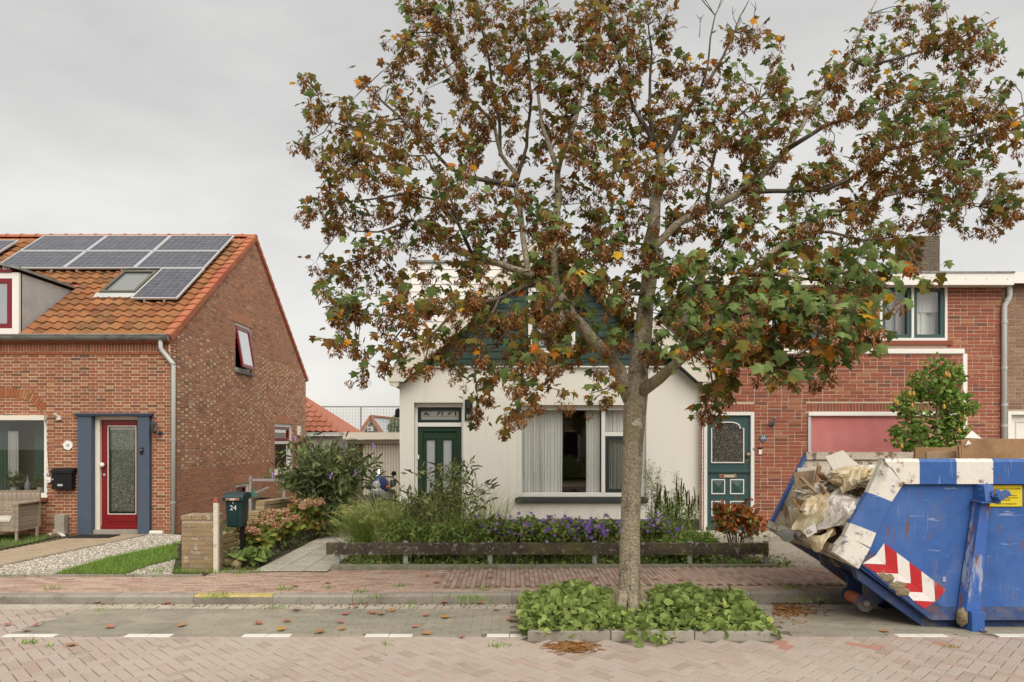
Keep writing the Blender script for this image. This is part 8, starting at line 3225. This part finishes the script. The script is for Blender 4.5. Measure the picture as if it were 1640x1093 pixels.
rim_seg(q, (1414, 736), (1390, 789), (1424, 803), (1442, 775), 0)
rim_seg(q, (1390, 789), (1361.5, 838), (1399, 853), (1424, 803), 1)
rim_seg(q, (1361.5, 838), (1353, 858), (1390, 876), (1399, 853), 0)
# the mitred end block
q.add([p3(1355, 858, YO), p3(1389, 878, YO), p3(1371, 910, YO), p3(1332, 884, YO), p3(1355, 858, YN + .1), p3(1389, 878, YN + .1), p3(1371, 910, YN + .1), p3(1332, 884, YN + .1)],
      [(0, 1, 2, 3), (0, 4, 5, 1), (1, 5, 6, 2), (2, 6, 7, 3), (3, 7, 4, 0)], 0)
top = [(1414, 1468, 0), (1468, 1527, 1), (1527, 1585, 0), (1585, 1643, 1), (1643, 1701, 0), (1701, 1760, 1), (1760, 1818, 0), (1818, 1876, 1), (1876, 1934, 0)]
for a, c, m in top:
    if S(a) >= 2 * XC - S(1414):
        break
    c = min(c, (2 * XC - S(1414)) * FPX / YN + CX)
    x0_, x1_ = S(a), S(c)
    ia = 1442 if a == 1414 else a
    q.add([p3(a, 740, YO), p3(c, 740, YO), p3(c, 775, YO), p3(ia, 775, YO), p3(a, 735, YO + .02), p3(c, 735, YO + .02), p3(a, 735, YN + .09), p3(c, 735, YN + .09), p3(c, 775, YN), p3(ia, 775, YN), p3(a, 775, YN + .09), p3(c, 775, YN + .09)],
          [(0, 1, 2, 3), (0, 4, 5, 1), (4, 6, 7, 5), (3, 2, 8, 9), (6, 10, 11, 7)], m)
q.build('striped_rim', RM, sk_)
q = MB()
fr0, fr1 = far(p3(1414, 737)), far(mirx(p3(1414, 737)))
q.bar(fr0, fr1, .10, .10)
q.build('far_rim', MT['inner'], sk_)
q = MB()
q.bar(far(p3(1414, 737)), far(p3(1340, 884)), .03, .09, up=(0, 1, 0))
q.build('far_end_rim', MT['blue'], sk_)
# lip beam across the open end
q = MB()
a0, a1 = p3(1332, 884, YN), p3(1371, 910, YN)
b0, b1 = far(p3(1335, 880)), far(p3(1368, 902))
up_ = Vector((.02, 0, .05))
q.hexa([a0, a1, a1 + Vector((.05, 0, .03)), a0 + up_ * 1.6], [b0, b1, b1 + Vector((.05, 0, .03)), b0 + up_ * 1.6])
q.build('lip_beam', MT['inner'], sk_)
# post with socket, wear plate and pin; its mirror image out of frame
for mir in (0, 1):
    fnx = (lambda x: 2 * XC - x) if mir else (lambda x: x)
    q = MB()
    xa, xb = S(1540), S(1562)
    pts0 = [Vector((fnx(S(1549)), YO - .10, T(800))), Vector((fnx(S(1571)), YO - .10, T(800)))]
    q.hexa([Vector((fnx(S(1531)), YN - .02, T(975))), Vector((fnx(S(1558)), YN - .02, T(975))), Vector((fnx(S(1558)), YO - .06, T(975))), Vector((fnx(S(1536)), YO - .06, T(975)))],
           [Vector((fnx(S(1556)), YN - .02, T(800))), Vector((fnx(S(1574)), YN - .02, T(800))), Vector((fnx(S(1574)), YO - .06, T(800))), Vector((fnx(S(1560)), YO - .06, T(800)))])
    po = q.build('post', MT['blue_rust'], sk_)
    q = MB()
    q.hexa([Vector((fnx(S(1538)), YN, .0)), Vector((fnx(S(1561)), YN, .0)), Vector((fnx(S(1561)), YO - .11, .0)), Vector((fnx(S(1541)), YO - .11, .0))],
           [Vector((fnx(S(1538)), YN, T(975))), Vector((fnx(S(1561)), YN, T(975))), Vector((fnx(S(1561)), YO - .10, T(975))), Vector((fnx(S(1541)), YO - .10, T(975)))])
    q.build('post_foot', MT['blue'], po, bevel=.006)
    q = MB()
    q.hexa([Vector((fnx(S(1557)), YN, T(801))), Vector((fnx(S(1581)), YN, T(801))), Vector((fnx(S(1581)), YO - .12, T(801))), Vector((fnx(S(1561)), YO - .12, T(801)))],
           [Vector((fnx(S(1560)), YN, T(775))), Vector((fnx(S(1579)), YN, T(775))), Vector((fnx(S(1577)), YO - .07, T(776))), Vector((fnx(S(1563)), YO - .07, T(776)))])
    q.box(min(fnx(S(1553)), fnx(S(1584))), max(fnx(S(1553)), fnx(S(1584))), YO - .13, YN, T(804), T(801.5))
    q.build('hook_socket', MT['blue'], po, bevel=.004)
    q = MB()
    q.lathe([(.055, 0), (.055, .012), (.03, .014)], Vector((fnx(S(1577)), YO - .12, T(790))), (0, -1, 0), 14)
    q.build('wear_plate', MT['blue_rust'], po)
    q = MB()
    q.bar(Vector((fnx(S(1573)), YO - .17, T(797))), Vector((fnx(S(1590)), YO - .17, T(786))), .06, .07, up=(0, 1, 0))
    q.lathe([(.03, 0), (.03, .06)], Vector((fnx(S(1577)), YO - .12, T(792))), (0, -1, 0), 10)
    q.build('lifting_pin', MT['blue'], po, bevel=.006)
# roller hooks under the slanted end
for yy in (7.78, 8.15):
    q = MB()
    cpx, cpy = 1408, 978
    pts = []
    for k in range(15):
        a = math.radians(100 + k * 14)
        pts.append(p3(cpx + 15 * math.cos(a), cpy - 15 * math.sin(a), yy))
    k_ = yy / YN
    pts += [p3(1446, 968, yy), p3(1438, 955, yy), p3(1404, 945, yy)]
    pts = [Vector((v.x + .03, v.y, max(v.z, .02))) for v in pts]
    q.prism(pts, (0, .03, 0))
    rh = q.build('roller_plate', MT['blue_dark'], sk_)
    q = MB()
    q.lathe([(.035, -.03), (.035, .06)], p3(cpx, cpy, yy) + Vector((.03, 0, 0)), (0, 1, 0), 12)
    q.build('axle', MT['zinc'], rh)
q = MB()
q.lathe([(.07, 0), (.07, .34)], p3(1408, 978, 7.81) + Vector((.03, 0, 0)), (0, 1, 0), 16)
q.build('roller', MT['tile_red'], sk_)
# chevrons: red and white sheets folded over the bottom corner, 3 mm proud
YCV = YN - .004
upper = [([(1415.5, 870), (1400.5, 891), (1418, 903), (1418, 903)], 1), ([(1415.5, 870), (1435.5, 885), (1438, 919), (1418, 904.5)], 0), ([(1435.5, 885), (1455.5, 900), (1458, 934), (1438, 919)], 1),
         ([(1455.5, 900), (1475, 915), (1477, 949), (1458, 934)], 0), ([(1475, 915), (1495, 930), (1497, 963), (1477, 949)], 1), ([(1495, 930), (1514.5, 944.5), (1497.5, 963.5)], 0)]
lower = [([(1400.5, 890.5), (1418, 904), (1379, 902)], 1), ([(1379, 903), (1418, 904.5), (1438, 919), (1401, 917)], 0), ([(1401, 917), (1438, 919), (1458, 934), (1428, 932)], 1),
         ([(1428, 932), (1458, 934), (1477, 949), (1447, 947)], 0), ([(1447, 947), (1477, 949), (1497, 963.5), (1460, 961)], 1), ([(1460, 961), (1497, 963.5), (1478, 974)], 0)]


def fold_depth(px, py):
    """depth of the near side at a point: flat wall above the fold line, bevel below it"""
    # distance below the line (1400.5,891)-(1514,975)
    ax_, ay_ = 1390.0, 880.0
    dx, dy = 119.0, 92.0
    L2 = math.hypot(dx, dy)
    d = ((px - ax_) * -dy + (py - ay_) * dx) / L2
    return YN - .004 - .031 * min(max(d / 27.0, 0), 1)


for lst in (upper, lower):
    for pts, col in lst:
        pts = [p for i, p in enumerate(pts) if i == 0 or p != pts[i - 1]]
        mb = MB()
        vv_ = [p3(px, py, fold_depth(px, py) - .004) for px, py in pts]
        n = len(vv_)
        mb.add(vv_ + [v + Vector((0, .002, 0)) for v in vv_], [tuple(range(n))] + [(i, (i + 1) % n, n + (i + 1) % n, n + i) for i in range(n)])
        mb.build('chevron_sheet', MT['chev_white'] if col else MT['chev_red'], sk_)
for (px_, py0, r_, sd) in ((1420, 926, .05, 1), (1434, 938, .06, 2), (1443, 947, .05, 3), (1410, 921, .035, 5)):
    rock('mud_clod', p3(px_, py0, fold_depth(px_, py0) - .004), (r_ * 1.5, .012, r_ * .9), MT['mud'], sd, sk_, sub=3)
rock('mud_lump', p3(1533, 985, YN - .08), (.055, .05, .10), MT['mud'], 9, sk_, sub=3)
# yellow notice
q = MB()
q.box(S(1578), S(1637), YN - .008, YN - .002, T(812), T(776.5))
sg = q.build('notice', MT['sign'], sk_)
q = MB()
Plane((0, YN - .0085, 0), (1, 0, 0), (0, -1, 0)).frame(q, S(1578), S(1637), T(812), T(776.5), .004, 0, .0005)
q.build('border_line', MT['print'], sg)
xm_ = (S(1583) + S(1637)) / 2
for txt, py0, sz in (('Niet meer dan 10 cm boven de rand beladen', 783, .0215), ('Verboden om:', 790, .0215), ('verf, chemisch afval, gasflessen en', 793.6, .0215), ('gevaarlijke stoffen, asbest te storten', 797.2, .0215), ('of te branden', 800.8, .0215), ('Schade is voor rekening huurder', 807, .0215)):
    text_obj(txt, 'lettering', (xm_, YN - .0095, T(py0)), sz, MT['print'], sg, ext=.0004, font_scale=.82)
for px_, py0 in ((1511, 928), (1560, 858)):
    q = MB()
    q.box(S(px_ - 2), S(px_ + 3), YN - .01, YN, T(py0 + 4), T(py0 - 4))
    q.build('rusty_lug', MT['blue_rust'], sk_)

# ---- the load, each piece its own thing


def slab_px(name, pts, Y, th, mat, label, cat, lean=0.0, group=None, bevel=.004):
    """flat board seen face-on-ish: outline (px) at depth Y, top leaning away by lean metres per metre"""
    zb0 = min(gz(p[1], Y) for p in pts)
    P = []
    for px, py in pts:
        z = gz(py, Y)
        yy = Y + (z - zb0) * lean
        P.append(at(px, py, yy))
    q = MB()
    q.prism(P, (0, th, 0))
    return q.build(name, mat, bevel=bevel, label=label, cat=cat, group=group)


slab_px('plywood_board', [(1270.5, 757), (1306, 753), (1300, 788), (1283, 826)], 8.75, .02, MT['board_brown'], 'stained brown board standing upright at the far end of the skip', 'board', .1)
slab_px('grey_board', [(1277, 750), (1330, 748), (1326, 792), (1302, 800), (1280, 772)], 8.95, .02, MT['board_white'], 'pale board behind the stained brown one in the skip', 'board', .1)
slab_px('timber_batten', [(1310.5, 747), (1316.5, 747), (1308, 788), (1302, 788)], 8.6, .04, MT['cardboard'], 'thin brown batten standing beside the stained brown board', 'batten', .1)
slab_px('white_board', [(1321.5, 732), (1350, 721.5), (1357, 727), (1360, 732), (1380, 748), (1376, 756), (1345, 771)], 8.5, .018, MT['board_white'], 'large broken white board leaning on top of the rubble', 'board', .25)
slab_px('white_offcut', [(1320, 771), (1345, 769), (1346, 790), (1322, 788)], 8.45, .04, MT['white'], 'small white panel below the large broken white board', 'panel', .2)
slab_px('white_offcut', [(1362, 748), (1390, 747), (1388, 762), (1365, 760)], 8.7, .04, MT['white'], 'white strip of board behind the dirty yellow roll', 'panel', .2)
slab_px('timber_offcut', [(1380, 778), (1388, 777), (1385, 790), (1378, 793)], 7.9, .05, MT['cardboard'], 'reddish timber offcut beside the blue stripe of the skip', 'timber')
slab_px('tan_sheet', [(1345, 797), (1383, 783), (1376, 806), (1350, 802)], 7.95, .02, MT['board_brown'], 'tan sheet lying below the dirty yellow roll', 'sheet', .3)
slab_px('door_leaf', [(1466, 717), (1530, 717), (1540, 712), (1548, 704), (1600, 704), (1600, 745), (1466, 745)], 8.1, .04, MT['cardboard'], 'brown wooden door leaf lying at the back of the skip load', 'board', .05)
slab_px('door_leaf', [(1540, 706), (1549, 703.5), (1760, 702), (1760, 748), (1540, 748)], 7.7, .05, MT['cardboard'], 'longest brown board resting along the top of the skip rim', 'board', .04)
slab_px('plank', [(1484, 724), (1532, 722), (1532, 745), (1484, 745)], 7.85, .03, MT['board_brown'], 'short tan plank in front of the brown door leaf', 'plank', .03)
slab_px('batten', [(1536, 714), (1539, 712), (1540, 745), (1537, 745)], 7.66, .03, MT['cardboard'], 'narrow upright rusty batten between the two brown boards', 'batten')
slab_px('torn_paper', [(1545, 702), (1557, 690), (1573, 703)], 8.0, .006, MT['white'], 'larger torn white piece sticking up behind the longest board', 'scrap', .2)
slab_px('torn_paper', [(1546, 714), (1551, 705), (1556, 711)], 7.68, .004, MT['white'], 'smaller torn white scrap on the front of the longest board', 'scrap')


def lump(name, c, r, mat, seed, label, cat, amp=.3, freq=1.2, fold=.3, sub=5, ax=(1, 0, .6), st=.35, flat=None):
    """a crumpled, draped mass: long sharp creases that run along ax"""
    bm = bmesh.new()
    bmesh.ops.create_icosphere(bm, subdivisions=sub, radius=1.0)
    off = Vector((seed * 7.3, seed * 1.7, seed * 4.1))
    ax = Vector(ax).normalized()
    for v in bm.verts:
        p = v.co - ax * v.co.dot(ax) * (1 - st)          # stretched along the crease direction
        n0 = mnoise.noise(v.co * freq + off)
        w = Vector((n0, mnoise.noise(v.co * freq + off * 2), 0)) * .8
        r1 = 1 - 2.6 * abs(mnoise.noise(p * 2.3 + off * 3 + w))
        r2 = 1 - 2.6 * abs(mnoise.noise(p * 5.2 + off * 5 + w))
        r3 = 1 - 2.6 * abs(mnoise.noise(v.co * 9 + off))
        d = 1 + amp * n0 + fold * (.55 * r1 + .3 * r2 + .10 * r3 - .3)
        v.co = Vector((v.co.x * r[0] * d, v.co.y * r[1] * d, v.co.z * r[2] * d)) + Vector(c)
    me = bpy.data.meshes.new(name)
    bm.to_mesh(me)
    bm.free()
    me.materials.append(mat)
    me.polygons.foreach_set('use_smooth', [True] * len(me.polygons))
    return mobj(name, me, label=label, cat=cat)


def drape(name, pts, mat, label, cat, seed, nu=44, nv=30, wr=.03, bulge=.10, freq=3.0, th=.006):
    """crumpled sheet through a 3 x 3 net of points (px, py, Y)"""
    G_ = [[at(*p) for p in row] for row in pts]
    bez = lambda p, t: p[0] * (2 * (t - .5) * (t - 1)) + p[1] * (-4 * t * (t - 1)) + p[2] * (2 * t * (t - .5))
    off = Vector((seed * 3.3, seed, seed * 2.1))

    def f(a, v):
        p = bez([bez(r, a) for r in G_], v)
        q_ = Vector((a * 3.0 + .25 * mnoise.noise(Vector((a * 3, v * 3, seed))), v * 1.1, 0)) * freq * .5
        rd = 1 - 2.4 * abs(mnoise.noise(q_ + off))
        rd2 = 1 - 2.4 * abs(mnoise.noise(q_ * 2.4 + off * 2))
        e = min(a, 1 - a, v, 1 - v)
        p = p + Vector((0, -1, .35)) * (wr * (rd + .45 * rd2)) + Vector((0, -1, .2)) * bulge * math.sin(math.pi * a) * math.sin(math.pi * v)
        if e < .02:
            p = p + Vector((mnoise.noise(p * 9 + off), 0, mnoise.noise(p * 8 + off * 2))) * .035
        return p
    q = MB()
    q.grid(f, nu, nv)
    q.grid(lambda a, v: f(a, v) + Vector((0, th, -.002)), nu, nv)
    return q.build(name, mat, label=label, cat=cat, smooth=True)


lump('insulation_roll', at(1366, 767, 8.05), (.24, .3, .12), MT['bag_tan'], 3, 'crumpled roll of dirty yellow wool below the white board', 'insulation', .2, 1.2, .35, ax=(1, 0, .55))
lump('plastic_bag', at(1387, 757, 8.15), (.12, .2, .09), MT['bag_clear'], 8, 'small clear plastic bag beside the white corner of the skip', 'plastic bag', ax=(1, 0, .5))
lump('plastic_bag', at(1311, 787, 8.25), (.10, .14, .08), MT['bag_clear'], 14, 'small whitish plastic bag beneath the stained brown board', 'plastic bag')
lump('rubble_heap', Vector((4.75, 8.35, .95)), (.95, .75, .55), MT['board_brown'], 31, 'heap of brown rubble filling the inside of the skip', 'rubble', .2, 1.6, .2, st=1)
lump('plastic_bag', at(1352, 818, 7.92), (.24, .22, .18), MT['bag_clear'], 11, 'largest crumpled clear plastic bag in the middle of the skip mouth', 'plastic bag', .2, 1.2, .34, ax=(1, 0, .8), sub=6)
lump('insulation_bag', at(1306, 822, 8.15), (.22, .26, .2), MT['bag_tan'], 5, 'torn bag of yellowish wool in the mouth of the skip', 'insulation', .2, 1.2, .3, ax=(.5, 0, 1))
drape('yellow_sheet', [[(1310, 790, 8.15), (1322, 791, 8.1), (1340, 800, 8.0)], [(1288, 822, 8.05), (1312, 822, 7.9), (1330, 820, 7.85)], [(1268, 848, 8.1), (1290, 858, 7.85), (1316, 850, 7.72)]], MT['bag_tan'], 'long crumpled sheet of yellowish plastic sloping to the skip lip', 'plastic sheet', 4, wr=.05)
drape('plastic_sack', [[(1328, 800, 8.0), (1350, 797, 7.9), (1380, 800, 7.85)], [(1318, 822, 7.8), (1346, 818, 7.68), (1366, 822, 7.7)], [(1308, 850, 7.72), (1330, 846, 7.62), (1352, 846, 7.66)]], MT['bag_print'], 'printed clear plastic sack near the lip of the skip', 'plastic sack', 9, wr=.045, bulge=.13)
drape('clear_sheet', [[(1340, 804, 7.75), (1360, 801, 7.7), (1378, 806, 7.72)], [(1330, 822, 7.66), (1352, 818, 7.58), (1368, 822, 7.62)], [(1338, 842, 7.66), (1350, 846, 7.6), (1356, 840, 7.62)]], MT['bag_clear'], 'shiny clear plastic film folded over the printed sack', 'plastic sheet', 13, wr=.04, bulge=.10)
drape('yellow_flap', [[(1284, 846, 7.95), (1305, 858, 7.7), (1334, 846, 7.6)], [(1290, 858, 7.9), (1308, 872, 7.62), (1330, 856, 7.55)], [(1296, 864, 7.9), (1308, 887, 7.62), (1318, 868, 7.58)]], MT['bag_tan'], 'flap of yellow wool hanging over the lip of the skip', 'insulation', 17, nu=24, nv=20, wr=.02, bulge=.02)
drape('blue_film', [[(1242, 852, 8.9), (1256, 850, 8.7), (1268, 848, 8.5)], [(1246, 858, 8.85), (1258, 858, 8.65), (1270, 856, 8.4)], [(1250, 864, 8.85), (1262, 868, 8.6), (1274, 864, 8.3)]], MT['frost'], 'strip of bluish plastic film at the far corner of the lip', 'plastic film', 19, nu=24, nv=14, wr=.015, bulge=.02)
drape('yellow_wool', [[(1352, 760, 8.0), (1374, 750, 8.0), (1398, 749, 7.95)], [(1346, 776, 7.85), (1368, 766, 7.8), (1390, 760, 7.8)], [(1346, 792, 7.85), (1362, 784, 7.8), (1384, 774, 7.8)]], MT['bag_tan'], 'folded strip of dirty yellow wool below the white board', 'insulation', 23, wr=.05, bulge=.08)
slab_px('broken_board', [(1333, 790), (1352, 776), (1358, 784), (1341, 800)], 7.9, .018, MT['board_white'], 'small broken white board below the dirty yellow wool', 'board', .3)
slab_px('timber_lath', [(1268, 800), (1272, 797), (1300, 836), (1296, 840)], 8.0, .02, MT['cardboard'], 'brown lath leaning over the yellow bag at the far side', 'timber', .1)
slab_px('plaster_board', [(1262, 812), (1282, 806), (1284, 830), (1268, 838)], 8.45, .015, MT['board_white'], 'pale broken plasterboard at the far end of the skip mouth', 'board', .2)
q = MB()
for k in range(150):
    px_, py0 = U(1262, 1398), U(750, 850)
    if py0 < 752 + abs(px_ - 1345) * .35 or px_ - 1262 < (845 - py0) * .25:
        continue
    c = at(px_, py0, U(7.95, 8.5))
    dv = Vector((U(-1, 1), U(-1, 1), U(-.6, .6))).normalized() * U(.03, .13)
    q.bar(c - dv, c + dv, U(.02, .09), U(.01, .035), up=(U(-.5, .5), U(-.5, .5), 1), r=random.random(), m=random.choice([0, 0, 1, 2, 3]))
q.build('rubble_pieces', [MT['board_white'], MT['board_brown'], MT['cardboard'], MT['concrete']], label='broken plaster, wood and stone pieces among the bags in the skip', cat='rubble', kind='stuff')
pc = [at(1287, 850, 7.66), at(1305, 838, 7.60), at(1309, 852, 7.56), at(1293, 861, 7.62)]
q = MB()
q.prism(pc, (0, .004, 0))
pp = q.build('paper_label', MT['white'], label='crumpled white label printed EL on the plastic sack', cat='label')
tx = text_obj('EL', 'lettering', (pc[0] + pc[2]) / 2 + Vector((-.02, -.014, 0)), .07, MT['print'], pp, rot=(math.pi / 2, math.radians(-26), 0))
slab_px('cardboard_scrap', [(1323, 846), (1334, 838), (1340, 856), (1328, 862)], 7.62, .02, MT['cardboard'], 'dark cardboard scrap at the lip beside the white end block', 'scrap')

# ---- fallen leaves, litter
cols = [('red', .08), ('pinkish', .25), ('brown', .45), ('orange', .75)]
FL = [(12, 1002, 'reddish fallen leaf at the far left edge of the road', .02), (42, 1012, 'tan fallen leaf near the left end of the parking bay', .45), (113, 1035, 'orange brown fallen leaf on the pink paving at the left', .4), (58, 1003, 'red fallen leaf at the left end of the grey bay', .05), (176, 1006, 'pinkish fallen leaf in the left half of the grey bay', .2),
      (292, 1003, 'pale tan fallen leaf in the grey bay left of the white dash', .4), (157, 966, 'pinkish leaf in the gutter at the left', .2), (264, 968, 'red leaf in the gutter left of the yellow kerb', .05), (414, 1000, 'red leaf in the grey bay below the yellow kerb', .0), (451, 1010, 'yellow leaf by a white dash in the grey bay', .75), (460, 996, 'dull brown leaf behind the yellow leaf in the bay', .5),
      (475, 979, 'pink leaf near the gutter right of the yellow kerb', .2), (512, 1014, 'dark brown curled leaf on the bay edge', .5), (545, 998, 'pink leaf in the middle of the grey bay', .15), (548, 1009, 'orange tan leaf in front of the pink one', .4), (553, 985, 'reddish leaf behind the pink one in the bay', .05), (567, 968, 'pink leaf at the kerb in the middle', .2),
      (570, 974, 'brown leaf at the kerb beside the pink one', .5), (597, 983, 'red leaf left of three leaves in a row', .0), (610, 985, 'greyish curled leaf in the middle of three', .5), (626, 979, 'orange leaf at the right of three', .4), (683, 987, 'pink leaf in the right part of the grey bay', .15), (714, 990, 'bright yellow leaf in the right part of the bay', .75),
      (665, 1005, 'pink leaf near the front right of the bay', .2), (684, 1016, 'tan curled leaf on the front edge of the bay', .4), (740, 1022, 'red leaf on the white dash right of the tan one', .0), (712, 967, 'red leaf at the kerb left of the tree bed', .05), (795, 978, 'orange brown leaf near the tree bed', .4), (818, 994, 'tan leaf touching the left of the tree bed', .45), (833, 1002, 'brown leaf at the left kerb of the tree bed', .5),
      (788, 964, 'orange leaf in the gutter by the tree bed', .4), (770, 967, 'red leaf in the gutter near the weeds', .05), (943, 1021, 'larger red leaf before the tree bed kerb', .0), (962, 1019, 'orange red leaf beside the larger red one', .1), (1417, 1012, 'pale orange leaf on the bay in front of the skip', .4), (1577, 1014, 'tan leaf under the skip post', .45),
      (1313, 966, 'reddish leaf in the gutter behind the bay right of the tree', .05), (1255, 978, 'brown leaf right of the tree bed', .5), (1050, 929, 'orange leaf on the pavement right of the trunk', .4), (955, 926, 'orange leaf on the pavement left of the trunk', .35), (1080, 914, 'tan leaf by the edging right of the trunk', .45), (685, 923, 'orange leaf at the pavement back edge', .35), (700, 934, 'red leaf in the middle of the pavement', .05), (785, 926, 'orange leaf on the pavement by the edging', .35), (525, 935, 'pink leaf on the pavement before the driveway', .2), (473, 940, 'brown leaf on the pavement near the weeds', .5), (1090, 930, 'dark orange leaf on the pavement near the kerb', .35)]
for px_, py0, lb_, rv in FL:
    zz = zp(gx(px_, 9)) if py0 < 950 else 0.004
    g = gnd(px_, py0, zz)
    V0, F0 = MAPLE[random.randint(0, 1)]
    mb = MB()
    sc_ = U(.075, .115)
    curl = U(.15, .8)
    pts = [((x_) * sc_, (y_ - .4) * sc_, sc_ * (curl * (x_ * x_ + .6 * (y_ - .4) ** 2) + .05)) for x_, y_, z_ in V0]
    R_ = Matrix.Rotation(U(0, 6.28), 3, 'Z') @ Matrix.Rotation(U(-.25, .25), 3, 'X')
    mb.add([R_ @ Vector(p) + Vector((g.x, g.y, zz + .008)) for p in pts], F0, r=min(.99, max(0, rv + U(-.03, .03))))
    mb.build('fallen_leaf', MT['dead'], label=lb_, cat='leaf', group='fallen leaves on the street', smooth=True)
# heap of dry needles on the road; litter beside the tree bed
q = MB()
for k in range(520):
    px_, py0 = random.gauss(914, 16), random.gauss(1038, 3.4)
    g = gnd(px_, py0, 0)
    a = random.gauss(0, .6)
    L_ = U(.02, .06)
    hz_ = max(0, .02 - .0008 * abs(px_ - 914)) * random.random()
    q.bar((g.x - math.cos(a) * L_, g.y - math.sin(a) * L_, .004 + hz_), (g.x + math.cos(a) * L_, g.y + math.sin(a) * L_, .008 + hz_), .008, .004, r=random.random())
q.build('needle_litter', MT['seed'], label='small heap of dry brown litter on the paving before the tree bed', cat='litter', kind='stuff')
q = MB()
for k in range(420):
    px_, py0 = random.gauss(1262, 24), random.gauss(975, 9)
    if px_ < 1236:
        continue
    g = gnd(px_, py0, 0)
    a = U(0, 3.14)
    L_ = U(.01, .03)
    q.bar((g.x - math.cos(a) * L_, g.y - math.sin(a) * L_, .004), (g.x + math.cos(a) * L_, g.y + math.sin(a) * L_, .012), .018, .003, r=random.random())
for k in range(200):
    px_ = U(150, 860)
    g = gnd(px_, random.gauss(970, 2), 0)
    a = U(0, 3.14)
    q.bar((g.x - math.cos(a) * .012, g.y - math.sin(a) * .012, .004), (g.x + math.cos(a) * .012, g.y + math.sin(a) * .012, .008), .012, .003, r=random.random())
q.build('leaf_litter', MT['seed'], label='scattered brown leaf crumbs right of the tree bed and in the gutter', cat='litter', kind='stuff')
